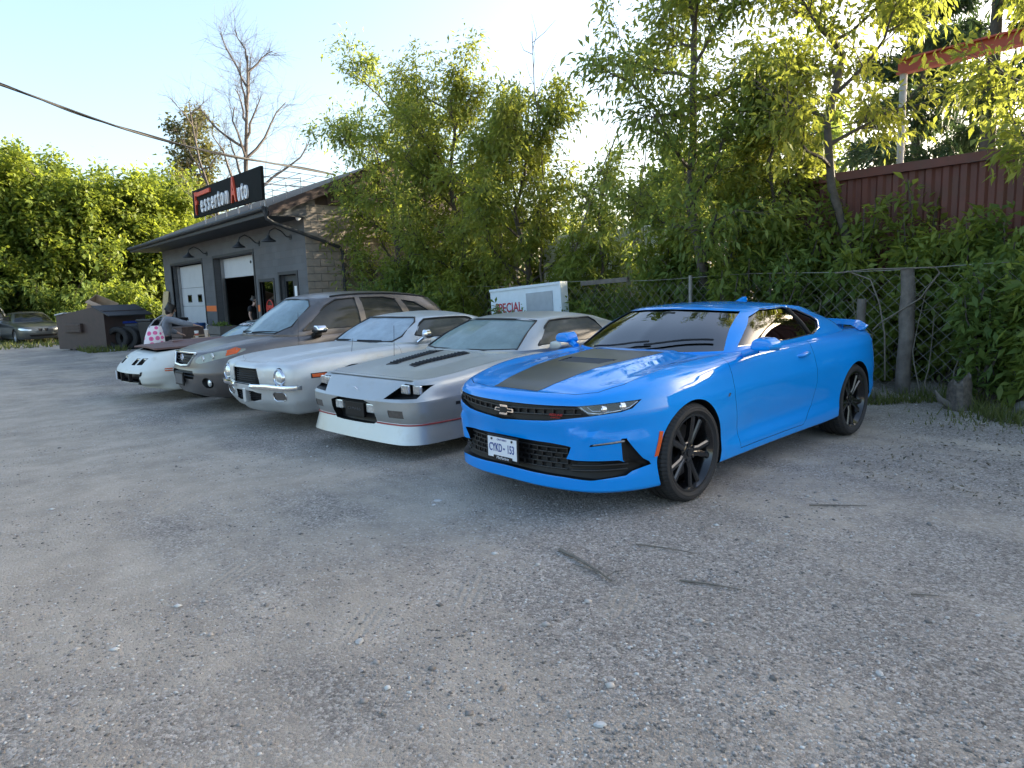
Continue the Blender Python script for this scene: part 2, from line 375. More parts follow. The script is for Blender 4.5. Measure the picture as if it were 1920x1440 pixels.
def grid_solid(Lx, Ly, Lz, zc, crease=(), per=4, NT=12, dtop=None, pw=2.0, flat_bottom=True):
    """Lx.. arrays (K,NU): feature lines from the front centre round the side to the rear centre. zc(y): centre height of the top."""
    K, NU = Lx.shape
    segs = [0]+sorted(crease)+[K-1]; cols = []
    P = np.stack([Lx, Ly, Lz], -1)      # K,NU,3
    for a, b in zip(segs[:-1], segs[1:]):
        ks = np.arange(a, b+1); n = per*(b-a)
        q = np.linspace(a, b, n+1)[(0 if a == 0 else 1):]
        cols.append(pchip(ks, P[a:b+1], q) if b-a > 1 else np.stack([P[a]+(P[b]-P[a])*(t-a) for t in q]))
    W = np.concatenate(cols)            # M,NU,3
    bot = []
    for t in (0, .5): 
        B = W[0].copy(); B[:, 0] *= t; bot.append(B)
    top = []
    E = W[-1]; zz = zc(E[:, 1])
    for i in range(1, NT+1):
        t = i/NT; T = E.copy(); T[:, 0] = E[:, 0]*(1-t)
        g = 1-(1-t)**pw
        # centre height only counts where the top is wide
        k = np.clip(E[:, 0]/.35, 0, 1); k = k*k*(3-2*k)
        T[:, 2] = E[:, 2]+(zz-E[:, 2])*g*k
        if dtop is not None: T[:, 2] += dtop(T[:, 0], T[:, 1])*np.clip(t*5, 0, 1)*k
        top.append(T)
    G = np.concatenate([np.stack(bot), W, np.stack(top)])   # rows, NU, 3
    nr = G.shape[0]
    idx = np.arange(nr*NU).reshape(nr, NU)
    f = np.stack([idx[:-1, :-1], idx[:-1, 1:], idx[1:, 1:], idx[1:, :-1]], -1).reshape(-1, 4)
    v = G.reshape(-1, 3); n = len(v); v2 = v.copy(); v2[:, 0] *= -1
    V = np.concatenate([v, v2]); F = np.concatenate([f, f[:, ::-1]+n])
    me = npmesh('solid', V, F)
    bm = bmesh.new(); bm.from_mesh(me)
    bmesh.ops.remove_doubles(bm, verts=bm.verts, dist=2e-4)
    bmesh.ops.dissolve_degenerate(bm, edges=bm.edges, dist=1e-5)
    seen = {}
    for fc in list(bm.faces):
        k = tuple(sorted(vv.index for vv in fc.verts))
        if k in seen: bm.faces.remove(fc)
        else: seen[k] = 1
    bad = [e for e in bm.edges if not e.is_manifold]
    if bad: 
        be = [e for e in bm.edges if e.is_boundary]
        if be: bmesh.ops.holes_fill(bm, edges=be, sides=0)
    bmesh.ops.recalc_face_normals(bm, faces=bm.faces)
    if bm.calc_volume(signed=True) < 0: bmesh.ops.reverse_faces(bm, faces=bm.faces)
    bm.to_mesh(me); bm.free(); me.update()
    return me
def body_solid(plan, lines, zc, NU=170, **kw):
    """plan: (x,y) stations; lines: (z list, inset list) of (u, value)"""
    pu = np.arange(len(plan), dtype=float); px = np.array([p[0] for p in plan]); py = np.array([p[1] for p in plan])
    # sample evenly along the outline
    fu = np.linspace(0, pu[-1], 3000); fx = cspl(pu, px, fu); fy = cspl(pu, py, fu)
    fx = np.maximum(fx, 0)
    s = np.concatenate([[0], np.cumsum(np.hypot(np.diff(fx), np.diff(fy)))])
    u = np.interp(np.linspace(0, s[-1], NU), s, fu); u[0] = 0; u[-1] = pu[-1]
    bx = np.maximum(cspl(pu, px, u), 0); by = cspl(pu, py, u); bx[0] = bx[-1] = 0
    tx = np.gradient(fx, s)[np.searchsorted(fu, u).clip(0, 2999)]; ty = np.gradient(fy, s)[np.searchsorted(fu, u).clip(0, 2999)]
    nx, ny = ty, -tx; l = np.hypot(nx, ny); nx, ny = nx/l, ny/l
    nx[0] = nx[-1] = 0
    X, Y, Z = [], [], []
    for zl, il in lines:
        z = pchip([a for a, b in zl], [b for a, b in zl], u) if len(zl) > 2 else np.interp(u, [a for a, b in zl], [b for a, b in zl])
        d = pchip([a for a, b in il], [b for a, b in il], u) if len(il) > 2 else np.interp(u, [a for a, b in il], [b for a, b in il])
        x = np.maximum(bx-d*nx, 0); x[0] = x[-1] = 0
        X.append(x); Y.append(by-d*ny); Z.append(z)
    return grid_solid(np.array(X), np.array(Y), np.array(Z), zc, **kw)
def cabin_solid(base, roof, zc, bulge=.025, NU=110, drop=.09, mids=(.5,), pw=2.2, NT=10, crease=(1,)):
    """base and roof: matching stations (x,y,z) from the windscreen centre round to the rear window centre"""
    n = len(base); pu = np.arange(n, dtype=float); fu = np.linspace(0, n-1, 1500)
    b = np.array(base, float); r = np.array(roof, float)
    fb = np.stack([cspl(pu, b[:, i], fu) for i in range(3)], 1)
    s = np.concatenate([[0], np.cumsum(np.linalg.norm(np.diff(fb, axis=0), axis=1))])
    u = np.interp(np.linspace(0, s[-1], NU), s, fu); u[0] = 0; u[-1] = n-1
    B = np.stack([cspl(pu, b[:, i], u) for i in range(3)], 1); T = np.stack([cspl(pu, r[:, i], u) for i in range(3)], 1)
    for A in (B, T): A[:, 0] = np.maximum(A[:, 0], 0); A[0, 0] = A[-1, 0] = 0
    tx = np.gradient(B[:, 0]); ty = np.gradient(B[:, 1]); l = np.hypot(tx, ty); nx, ny = ty/l, -tx/l; nx[0] = nx[-1] = 0
    L0 = B.copy(); L0[:, 2] = B[:, 2].min()-drop
    rows = [L0, B]
    for m in mids:
        Mm = B*(1-m)+T*m; k = bulge*4*m*(1-m); Mm[:, 0] += nx*k; Mm[:, 1] += ny*k; Mm[:, 2] += k*.3; rows.append(Mm)
    rows.append(T)
    Gx = np.array([q[:, 0] for q in rows]); Gy = np.array([q[:, 1] for q in rows]); Gz = np.array([q[:, 2] for q in rows])
    return grid_solid(Gx, Gy, Gz, zc, crease=crease, per=5, NT=NT, pw=pw)
def inset(me, d):
    m = me.copy(); n = len(m.vertices); co = np.empty(n*3, np.float32); no = np.empty(n*3, np.float32)
    m.vertices.foreach_get('co', co); m.vertex_normals.foreach_get('vector', no)
    m.vertices.foreach_set('co', co-no*d); m.update(); return m
def boolean(a, b, op='DIFFERENCE'):
    oa = bpy.data.objects.new('a', a); ob = bpy.data.objects.new('b', b); COL.objects.link(oa); COL.objects.link(ob)
    md = oa.modifiers.new('b', 'BOOLEAN'); md.operation = op; md.object = ob; md.solver = 'MANIFOLD'
    def ev():
        dg = bpy.context.evaluated_depsgraph_get(); dg.update(); return bpy.data.meshes.new_from_object(oa.evaluated_get(dg))
    r = ev()
    if len(r.polygons) == 0 or (op == 'DIFFERENCE' and len(r.polygons) == len(a.polygons)):
        md.solver = 'EXACT'; r = ev()
    bpy.data.objects.remove(oa); bpy.data.objects.remove(ob); return r
def pr(poly, axis, a, b): return MB().prism(poly, axis, a, b).mesh('p')
def expand(poly, d):
    n = len(poly); out = []
    area = sum(poly[i][0]*poly[(i+1) % n][1]-poly[(i+1) % n][0]*poly[i][1] for i in range(n)); sg = 1 if area > 0 else -1
    for i in range(n):
        a, b, c = Vector(poly[i-1]), Vector(poly[i]), Vector(poly[(i+1) % n])
        e1 = (b-a).normalized(); e2 = (c-b).normalized(); n1 = Vector((e1.y, -e1.x))*sg; n2 = Vector((e2.y, -e2.x))*sg
        m = n1+n2; m = m/max(.35, m.length_squared)*2*d/2 if m.length > 1e-6 else n1*d
        out.append((b.x+m.x, b.y+m.y))
    return out
def mir(poly): return [(-a, b) for a, b in poly][::-1]
def soft(poly, n=2):
    """round a polygon by corner cutting"""
    for _ in range(n):
        q = []
        for i in range(len(poly)):
            a, b = poly[i], poly[(i+1) % len(poly)]
            q.append((a[0]*.8+b[0]*.2, a[1]*.8+b[1]*.2)); q.append((a[0]*.2+b[0]*.8, a[1]*.2+b[1]*.8))
        poly = q
    return poly
class Body:
    """the painted shell of a car, cut into panels and recesses"""
    def __init__(s, me):
        s.ref = me; s.cur = me; s.bvh = BVHTree.FromPolygons([v.co for v in me.vertices], [p.vertices for p in me.polygons]); s.ins = {}
    def inset(s, d):
        if d not in s.ins: s.ins[d] = inset(s.ref, d)
        return s.ins[d]
    def recess(s, poly, axis, a, b, depth):
        s.cur = boolean(s.cur, boolean(pr(poly, axis, a, b), s.inset(depth)))
    def cut(s, me): s.cur = boolean(s.cur, me)
    def panel(s, poly, axis, a, b, gap=.005, th=.03):
        p = boolean(boolean(s.ref if not s.cur_for_panels else s.cur, pr(poly, axis, a, b), 'INTERSECT'), s.inset(th-.002))
        g = expand(poly, gap); e = .0
        s.cur = boolean(s.cur, boolean(pr(g, axis, a-e, b+e), s.inset(th)))
        return p
    cur_for_panels = True
    def finish(s, me, ang=32):
        """index 1 for faces that do not lie on the outer skin"""
        ids = np.zeros(len(me.polygons), np.int32)
        for p in me.polygons:
            r = s.bvh.find_nearest(p.center)
            if r[0] is not None and r[3] > .0045: ids[p.index] = 1
        me.polygons.foreach_set('material_index', ids); shade(me, ang); return me
    def hit(s, o, d):
        r = s.bvh.ray_cast(Vector(o), Vector(d)); return r[0], r[1]
    def front(s, x, z): 
        h = s.hit((x, -3, z), (0, 1, 0)); return h
    def down(s, x, y): return s.hit((x, y, 3), (0, 0, -1))
    def patch(s, poly, axis, off=.003, th=.004, res=.03, flip=1):
        """thin plate lying on the skin, outline given in the front ('y'), side ('x') or plan ('z') view"""
        bm = bmesh.new(); n = len(poly)
        vs = [bm.verts.new((p, q, 0)) for p, q in poly]; es = [bm.edges.new((vs[i], vs[(i+1) % n])) for i in range(n)]
        f = bm.faces.new(vs)
        xs = [p[0] for p in poly]; ys = [p[1] for p in poly]
        for c, lo, hi, nn in ((0, min(xs), max(xs), (1, 0, 0)), (1, min(ys), max(ys), (0, 1, 0))):
            k = max(1, int((hi-lo)/res))
            for i in range(1, k):
                co = [0, 0, 0]; co[c] = lo+(hi-lo)*i/k
                bmesh.ops.bisect_plane(bm, geom=bm.verts[:]+bm.edges[:]+bm.faces[:], plane_co=co, plane_no=nn)
        bmesh.ops.triangulate(bm, faces=[ff for ff in bm.faces if len(ff.verts) > 4])
        nor = {}
        for v in bm.verts:
            a, b = v.co.x, v.co.y
            if axis == 'y': o, d = (a, -3, b), (0, 1, 0)
            elif axis == 'z': o, d = (a, b, 3), (0, 0, -1)
            else: o, d = (3*flip, a, b), (-flip, 0, 0)
            h, nn = s.hit(o, d)
            if h is None:
                h = s.last if hasattr(s, 'last') else Vector(o); nn = Vector(d)*-1
            s.last = h; v.co = h+nn*off; nor[v] = nn
        ge = bmesh.ops.extrude_face_region(bm, geom=bm.faces[:])
        for g in ge['geom']:
            if isinstance(g, bmesh.types.BMVert): pass
        # extruded copy moves outwards
        cop = [g for g in ge['geom'] if isinstance(g, bmesh.types.BMVert)]
        for v in cop:
            h = s.bvh.find_nearest(v.co); v.co += h[1]*th
        bmesh.ops.recalc_face_normals(bm, faces=bm.faces)
        me = bpy.data.meshes.new('patch'); bm.to_mesh(me); bm.free(); return shade(me, 40)
def join_me(meshes):
    bm = bmesh.new()
    for m in meshes: bm.from_mesh(m)
    me = bpy.data.meshes.new('j'); bm.to_mesh(me); bm.free(); return me
def make_tyre(Rt, W, rimR, n=72):
    """lathed tyre, axis X, outer face towards +X, with a blocky tread"""
    h = W/2; s = Rt-rimR
    prof = [(rimR-.012, -h*.72), (rimR+.004, -h*.86), (rimR+s*.35, -h*1.0), (rimR+s*.7, -h*.97), (Rt-.018, -h*.86), (Rt-.004, -h*.74),
            (Rt, -h*.5), (Rt, -h*.42), (Rt-.008, -h*.40), (Rt-.008, -h*.33), (Rt, -h*.31), (Rt, -h*.06), (Rt-.008, -h*.04), (Rt-.008, h*.04), (Rt, h*.06),
            (Rt, h*.31), (Rt-.008, h*.33), (Rt-.008, h*.40), (Rt, h*.42), (Rt, h*.5), (Rt-.004, h*.74), (Rt-.018, h*.86), (rimR+s*.7, h*.97), (rimR+s*.55, h*.995), (rimR+s*.5, h*.985), (rimR+s*.35, h*1.0), (rimR+.004, h*.86), (rimR-.012, h*.72)]
    b = MB(); N = n*3; vs = []; m = len(prof)
    for r, x in prof:
        sho = abs(x) > h*.45 and r > Rt-.03
        for k in range(N):
            a = 2*math.pi*k/N; rr = r-(.006 if (k % 3 == 0 and r > Rt-.012 and abs(x) > h*.4) else 0)
            if k % 3 == 0 and sho and r <= Rt-.012: rr -= .003
            vs.append((x, rr*math.cos(a), rr*math.sin(a)))
    fs = [(i*N+k, i*N+(k+1) % N, ((i+1) % m)*N+(k+1) % N, ((i+1) % m)*N+k) for i in range(m) for k in range(N)]
    b.add(vs, fs); return b.mesh('tyre', 25)
def make_rim(style, rimR, W):
    h = W/2; b = MB()
    b.lathe([(rimR-.012, -h*.7), (rimR-.03, -h*.2), (rimR-.035, h*.3), (rimR-.02, h*.72), (rimR+.006, h*.84), (rimR+.008, h*.90), (rimR-.008, h*.90), (rimR-.022, h*.70), (rimR-.045, h*.25), (rimR-.04, -h*.7)], 48, 'X', close=True)
    face = h*.62
    b.lathe([(.0001, face-.03), (.075, face-.03), (.075, face-.005), (.06, face+.004), (.032, face+.006), (.03, face+.014), (.0001, face+.016)], 24, 'X')
    if style == 'split5':
        for k in range(5):
            a = 2*math.pi*k/5+.3; M = Matrix.Rotation(a, 4, 'X')
            for sg in (-1, 1):
                p0 = [(.05, .012*sg), (.11, .016*sg), (rimR-.02, .050*sg)]; wd = [.024, .021, .026]
                vs = []; fs = []
                for i, (r, t) in enumerate(p0):
                    w_ = wd[i]; xo = [face-.004, face+.006, h*.72][i]
                    vs += [(xo-.035, t-w_, r), (xo-.035, t+w_, r), (xo-.004, t+w_, r), (xo+.004, t+w_*.45, r), (xo+.004, t-w_*.45, r), (xo-.004, t-w_, r)]
                for i in range(2):
                    for j in range(6): fs.append((i*6+j, i*6+(j+1) % 6, (i+1)*6+(j+1) % 6, (i+1)*6+j))
                fs += [tuple(range(6)), tuple(range(12, 18))]
                b.add(vs, fs, M)
        for k in range(5):
            a = 2*math.pi*k/5; b.lathe([(.0001, face), (.011, face), (.011, face+.012), (.0001, face+.012)], 8, 'X', Matrix.Translation((0, .057*math.cos(a), .057*math.sin(a))))
    else:
        n = 5 if style == 'rally' else 10
        for k in range(n):
            M = Matrix.Rotation(2*math.pi*k/n, 4, 'X'); wd = .07 if n == 5 else .035
            b.prism([(-wd*.7, .06), (wd*.7, .06), (wd, rimR-.02), (-wd, rimR-.02)], 'x', face-.03, face, M)
    return b.mesh('rim', 30)
def brake_disc(rimR):
    b = MB(); b.lathe([(.06, -.03), (rimR*.72, -.03), (rimR*.72, -.005), (.06, -.005)], 36, 'X', close=True); return b.mesh('brake_disc', 30)
def add_wheels(car, ys, track, Rt, W, rimR, style, rim_mat, steer=0.):
    ty = make_tyre(Rt, W, rimR); rm = make_rim(style, rimR, W); bd = brake_disc(rimR)
    for y in ys:
        for sx in (1, -1):
            wh = link('wheel', rm if True else rm, car, [rim_mat], (sx*track, y, Rt)); 
            wh.rotation_euler = (random.random()*1.2+.2, 0, (0 if sx > 0 else math.pi)+(steer if y < 2 else 0))
            link('tyre', ty, wh, [RUBBER]); link('brake_disc', bd, wh, [DARKMETAL])
def seats(car, y, z=.42, mat=None, back=.62):
    for sx in (1, -1):
        b = MB(); b.box((sx*.37, y, z), (.5, .5, .16)); b.box((sx*.37, y+.30, z+.06+back/2), (.48, .16, back), M=None)
        b.box((sx*.37, y+.33, z+back+.17), (.26, .10, .18))
        me = b.mesh('seat'); bevel(me, .04, 2); shade(me, 40); link('seat', me, car, [mat or INTERIOR])
def steering(car, y, z, x=.37):
    b = MB(); M = Matrix.Translation((x, y, z)) @ Matrix.Rotation(R(65), 4, 'X')
    b.tube([M @ Vector((math.cos(a)*.18, math.sin(a)*.18, 0)) for a in np.linspace(0, 2*math.pi, 24, endpoint=False)], .014, 6, closed=True)
    b.box((0, 0, 0), (.34, .05, .02), M=M); b.obj('steering_wheel', [INTERIOR], car, 40)
def glass_pane(cab, poly, axis, a, b, d0=.010, d1=.015):
    return shade(boolean(boolean(inset(cab, d0), pr(poly, axis, a, b), 'INTERSECT'), inset(cab, d1)), 30)
def build_cabin(car, cab, paint, wins, pit, extra_mat=BLACK, th=.045):
    """wins: list of (name, poly, axis, a, b, glass_mat)"""
    sh = boolean(cab, inset(cab, th))
    sh = boolean(sh, pr(pit, 'z', .3, min(v.co.z for v in cab.vertices)+th+.012))
    ref = Body(cab)
    # the pit must not eat the roof
    for nm, poly, axis, a, b, gm in wins:
        sh = boolean(sh, pr(poly, axis, a, b))
    ref.finish(sh); o = link('roof', sh, car, [paint, extra_mat])
    for nm, poly, axis, a, b, gm in wins:
        link(nm, glass_pane(cab, expand(poly, .012), axis, a, b), car, [gm])
    return ref, o
# ---------------------------------------------------------------- blue coupe
PAINT_BLUE = pm('blue_paint', (.0, .255, .76), .5, 0, 1, var=.02, scale=3, spec=.05, coat_rough=.012)
STRIPE = pm('black_stripe', (.030, .029, .029), .30, 0, .25, var=.1, coat_rough=.2)
GLASS_D = glass_mat('coupe_glass', (.30, .32, .33), ior=2.4)
GLASS_DD = glass_mat('coupe_side_glass', (.10, .11, .11), ior=1.8)
GLOSSBLACK = pm('gloss_black', (.008, .008, .009), .18, 0, .6, var=.1)
WHITE_PL = pm('plate_white', (.72, .74, .78), .45, var=.04)
PLATE_BLUE = pm('plate_blue', (.02, .05, .25), .5, var=.05)
AMBER = pm('amber_lens', (.62, .10, .012), .2, 0, .5, var=.1)
LAMP_W = pm('lamp_reflector', (.75, .76, .78), .16, .85, .5, var=.25, scale=40)
SEALB = pm('satin_black', (.010, .010, .011), .38, var=.1)
RED = pm('red_enamel', (.45, .02, .02), .35, var=.1)
def blue_coupe():
    car = empty('sports_coupe', (-3.591, 2.980, 0), R(1.795), 'bright blue modern sports coupe with black hood stripe and black wheels', 'car')
    plan = [(0, 0), (.30, .022), (.55, .095), (.72, .215), (.85, .43), (.918, .68), (.940, .97), (.925, 1.45), (.912, 1.95), (.912, 2.5), (.925, 3.1), (.948, 3.72), (.918, 4.15), (.845, 4.45), (.70, 4.63), (.40, 4.72), (0, 4.74)]
    lines = [
        ([(0, .185), (4, .165), (5, .17), (6, .20), (7, .20), (10, .21), (11, .25), (13, .30), (16, .32)], [(0, .10), (4, .07), (7, .05), (11, .05), (13, .10), (16, .15)]),
        ([(0, .215), (4, .20), (5, .20), (6, .22), (7, .22), (10, .235), (11, .27), (13, .33), (16, .36)], [(0, .02), (4, .01), (7, .012), (11, .02), (16, .03)]),
        ([(0, .285), (4, .275), (5, .29), (6, .31), (7, .30), (10, .315), (11, .34), (13, .42), (16, .46)], [(0, .015), (4, .008), (6, .0), (7, .010), (8, .012), (10, .012), (11, .0), (16, .0)]),
        ([(0, .40), (4, .40), (6, .42), (7, .40), (8, .40), (10, .43), (11, .46), (13, .52), (16, .55)], [(0, .035), (3, .035), (4, .02), (5, .006), (6, .0), (7, .022), (8, .045), (9, .042), (10, .022), (11, .0), (16, .02)]),
        ([(0, .52), (4, .54), (6, .56), (7, .55), (10, .58), (11, .60), (13, .62), (16, .65)], [(0, .03), (3, .022), (4, .008), (5, .0), (6, .0), (7, .008), (8, .02), (10, .008), (11, .0), (16, .0)]),
        ([(0, .635), (2, .645), (3, .672), (4, .70), (6, .72), (7, .72), (10, .74), (11, .76), (13, .77), (16, .78)], [(0, .0), (3, .0), (4, .0), (6, .003), (7, .004), (8, .0), (10, .0), (11, .004), (16, .02)]),
        ([(0, .755), (2, .765), (3, .778), (4, .79), (5, .80), (6, .825), (7, .84), (10, .87), (11, .88), (13, .90), (16, .90)], [(0, .012), (3, .018), (4, .02), (5, .02), (6, .035), (7, .030), (8, .022), (10, .025), (11, .025), (13, .03), (16, .035)]),
        ([(0, .795), (2, .80), (3, .815), (4, .845), (5, .875), (6, .905), (7, .93), (8, .955), (10, .965), (11, .96), (13, .955), (16, .96)], [(0, .03), (3, .045), (4, .055), (5, .065), (6, .085), (7, .07), (8, .055), (10, .06), (11, .07), (13, .06), (16, .04)]),
        ([(0, .822), (2, .828), (3, .85), (4, .885), (5, .925), (6, .952), (7, .972), (8, .99), (10, 1.01), (11, 1.015), (12, 1.015), (13, 1.01), (16, 1.01)], [(0, .085), (3, .12), (4, .14), (5, .17), (6, .19), (7, .165), (8, .115), (10, .12), (11, .17), (12, .17), (13, .14), (16, .07)]),
    ]
    zc = lambda y: pchip([0, .1, .3, .7, 1.2, 1.6, 2.2, 3.6, 4.1, 4.7, 4.9], [.82, .824, .868, .925, .965, .99, 1.0, 1.03, 1.035, 1.03, 1.02], y)
    def dtop(x, y):
        b = np.clip((.46-x)/.10, 0, 1); b = b*b*(3-2*b); k = np.clip((y-.25)/.4, 0, 1)*np.clip((1.75-y)/.2, 0, 1)
        g = np.exp(-((x-.62)/.10)**2)*np.clip((y-.3)/.4, 0, 1)*np.clip((1.7-y)/.3, 0, 1)
        return b*k*.014-g*.012
    H = body_solid(plan, lines, zc, NU=190, crease=(2, 5, 6), per=4, NT=16, dtop=dtop)
    n = len(H.vertices); co = np.empty(n*3, np.float32); H.vertices.foreach_get('co', co); co = co.reshape(-1, 3)      # fog lamp ledge in the bumper corners
    ax_ = np.abs(co[:, 0]); ramp_ = lambda a: np.clip(a, 0, 1)**2*(3-2*np.clip(a, 0, 1))
    ww = ramp_((ax_-.50)/.07)*ramp_((.93-ax_)/.07)*ramp_((.625-.06*(ax_-.5)/.35-co[:, 2])/.03)*ramp_((co[:, 2]-.37)/.04)*(co[:, 1] < .9)
    co[:, 1] -= .026*ww; co[:, 0] += np.sign(co[:, 0])*.006*ww; H.vertices.foreach_set('co', co.ravel()); H.update()
    B = Body(H)
    # cabin space, wheel wells
    pit = [(-.60, 1.62), (0, 1.50), (.60, 1.62), (.70, 1.9), (.72, 3.2), (.55, 3.85), (-.55, 3.85), (-.72, 3.2), (-.70, 1.9)]
    B.cut(pr(pit, 'z', .35, 1.6))
    for y, r in ((.95, .378), (3.76, .378)):
        for sx in (1, -1):
            m = MB(); m.lathe([(r, .58*sx), (r, 1.2*sx)], 64, 'X', Matrix.Translation((0, y, .352))); B.cut(m.mesh('w'))
    # grille and lamp openings
    gr = [(-.845, .788), (-.60, .762), (-.3, .758), (0, .756), (.3, .758), (.60, .762), (.845, .788), (.825, .735), (.79, .718), (.66, .697), (.40, .658), (0, .632), (-.40, .658), (-.66, .697), (-.79, .718), (-.825, .735)]
    B.recess(gr, 'y', -.3, .75, .035)
    lo = [(-.835, .345), (-.775, .40), (-.50, .405), (-.545, .49), (-.40, .505), (0, .512), (.40, .505), (.545, .49), (.50, .405), (.775, .40), (.835, .345), (.80, .295), (.66, .272), (.5, .285), (0, .300), (-.5, .285), (-.66, .272), (-.80, .295)]
    B.recess(lo, 'y', -.3, .75, .05)
    for s in (1, -1):
        sl = [(.795, .545), (.815, .545), (.872, .35), (.80, .31), (.79, .40)]; dr = [(.655, .497), (.665, .512), (.812, .536), (.812, .520)]
        B.recess(sl if s > 0 else mir(sl), 'y', -.3, .8, .03); B.recess(dr if s > 0 else mir(dr), 'y', -.3, .8, .014)
    # fuel: hood, doors
    hood = [(0, .118), (.30, .135), (.52, .19), (.64, .27), (.715, .45), (.735, .75), (.735, 1.30), (.76, 1.56), (.55, 1.47), (0, 1.38), (-.55, 1.47), (-.76, 1.56), (-.735, 1.30), (-.735, .75), (-.715, .45), (-.64, .27), (-.52, .19), (-.30, .135)]
    hp = B.panel(hood, 'z', .70, 1.2, .009)
    vent = [(-.21, .80), (.21, .80), (.24, .98), (-.24, .98)]
    HB = Body(hp)
    HB.bvh = B.bvh
    hp2 = boolean(hp, boolean(pr(vent, 'z', .6, 1.2), B.inset(.015)))
    B.finish(hp2); ho = link('hood', hp2, car, [PAINT_BLUE, BLACK])
    # vent louvres
    for i in range(4):
        y = .825+i*.042; m = MB()
        pts = [(x, y, B.down(x, y)[0].z-.004) for x in np.linspace(-.21, .21, 7)]
        for a, b in zip(pts[:-1], pts[1:]):
            m.add([(a[0], y-.012, a[2]-.004), (b[0], y-.012, b[2]-.004), (b[0], y+.014, b[2]+.008), (a[0], y+.014, a[2]+.008), (a[0], y-.012, a[2]-.008), (b[0], y-.012, b[2]-.008), (b[0], y+.014, b[2]+.004), (a[0], y+.014, a[2]+.004)],
                  [(0, 1, 2, 3), (4, 7, 6, 5), (0, 4, 5, 1), (2, 6, 7, 3)])
        m.obj('vent_slat', [SEALB], ho)
    st = [(-.22, .135), (.22, .135), (.255, .35), (.30, .80), (.345, 1.20), (.365, 1.40), (0, 1.385), (-.365, 1.40), (-.345, 1.20), (-.30, .80), (-.255, .35)]
    sm = boolean(B.patch(st, 'z', .0008, .002, .04), pr(expand(vent, .004), 'z', .5, 1.5))
    link('hood_stripe', shade(sm, 40), ho, [STRIPE])
    door = [(1.50, 1.2), (1.515, .70), (1.60, .40), (1.63, .265), (2.70, .275), (2.88, .42), (2.93, .62), (2.90, .85), (2.84, 1.2)]
    for s in (1, -1):
        a, b = (.80, 1.3) if s > 0 else (-1.3, -.80)
        dp = B.panel(door, 'x', a, b, .008); B.finish(dp); d = link('door', dp, car, [PAINT_BLUE, BLACK])
        # handle in a shallow dish
        h, n = B.hit((3*s, 2.70, .885), (-s, 0, 0))
        m = MB(); m.tube([(h.x-.012*s, 2.60, .878), (h.x+.022*s, 2.64, .882), (h.x+.026*s, 2.72, .888), (h.x+.020*s, 2.78, .892), (h.x-.012*s, 2.81, .892)], [.010, .016, .017, .015, .010], 8)
        m.obj('handle', [PAINT_BLUE], d, 60)
    hull = B.finish(B.cur); link('body', hull, car, [PAINT_BLUE, BLACK])
    # ---- greenhouse
    base = [(0, 1.44, .985), (.44, 1.50, .985), (.745, 1.68, .985), (.825, 2.0, .99), (.83, 2.55, 1.0), (.825, 3.05, 1.005), (.80, 3.5, 1.01), (.72, 3.95, 1.015), (.46, 4.18, 1.02), (0, 4.24, 1.02)]
    roof = [(0, 2.08, 1.318), (.36, 2.12, 1.312), (.585, 2.26, 1.292), (.635, 2.48, 1.305), (.645, 2.80, 1.305), (.63, 3.12, 1.285), (.60, 3.38, 1.25), (.54, 3.58, 1.215), (.32, 3.68, 1.21), (0, 3.71, 1.21)]
    cab = cabin_solid(base, roof, lambda y: pchip([1.9, 2.08, 2.3, 2.7, 3.2, 3.6, 3.8], [1.31, 1.318, 1.338, 1.348, 1.325, 1.25, 1.20], y), bulge=.03)
    sw = [(1.80, 1.02), (1.97, 1.125), (2.18, 1.235), (2.38, 1.283), (2.75, 1.285), (3.0, 1.25), (3.20, 1.185), (3.27, 1.145), (3.21, 1.085), (3.06, 1.045), (2.5, 1.025)]
    ws = [(-.725, .995), (-.67, 1.10), (-.572, 1.278), (-.30, 1.297), (0, 1.303), (.30, 1.297), (.572, 1.278), (.67, 1.10), (.725, .995), (.4, .985), (-.4, .985)]
    rw = [(-.60, 1.05), (-.47, 1.195), (.47, 1.195), (.60, 1.05)]
    ref, ro = build_cabin(car, cab, PAINT_BLUE, [('windscreen', ws, 'y', 1.2, 2.32, GLASS_D), ('rear_window', rw, 'y', 3.36, 4.4, GLASS_DD),
        ('side_window', sw, 'x', .3, 1.2, GLASS_DD), ('side_window', sw, 'x', -1.2, -.3, GLASS_DD)], [(p[0]*.97, p[1]) for p in pit])
    # trim: bright line under the side glass, divider between the side panes
    for s in (1, -1):
        m = MB(); pts = []
        for y, z in [(1.80, 1.018), (2.2, 1.022), (2.6, 1.026), (3.06, 1.04), (3.22, 1.082), (3.28, 1.145), (3.2, 1.19), (3.0, 1.255), (2.75, 1.291), (2.38, 1.288)]:
            h = ref.hit((3*s, y, z), (-s, 0, 0))[0]; pts.append(h+Vector((.002*s, 0, 0)))
        m.tube(pts, .006, 6); m.obj('window_trim', [CHROME], ro, 60)
        m = MB(); pts = []
        for y, z in [(2.99, 1.045), (2.91, 1.15), (2.84, 1.275)]:
            h = ref.hit((3*s, y, z), (-s, 0, 0))[0]; pts.append(h+Vector((-.004*s, 0, 0)))
        m.tube(pts, .016, 6); m.obj('window_divider', [BLACK], ro, 60)
        # door mirror
        mb = MB(); mp = [(.905, 1.015), (.925, 1.075), (.955, 1.102), (1.07, 1.100), (1.112, 1.072), (1.122, 1.03), (1.10, 1.0), (.95, .99)]
        mb.prism([(x*s, z) for x, z in mp], 'y', 1.70, 1.83)
        for i, v in enumerate(mb.v):
            if v[1] < 1.75: mb.v[i] = ((1.01*s+(v[0]-1.01*s)*.80), v[1], 1.045+(v[2]-1.045)*.8)
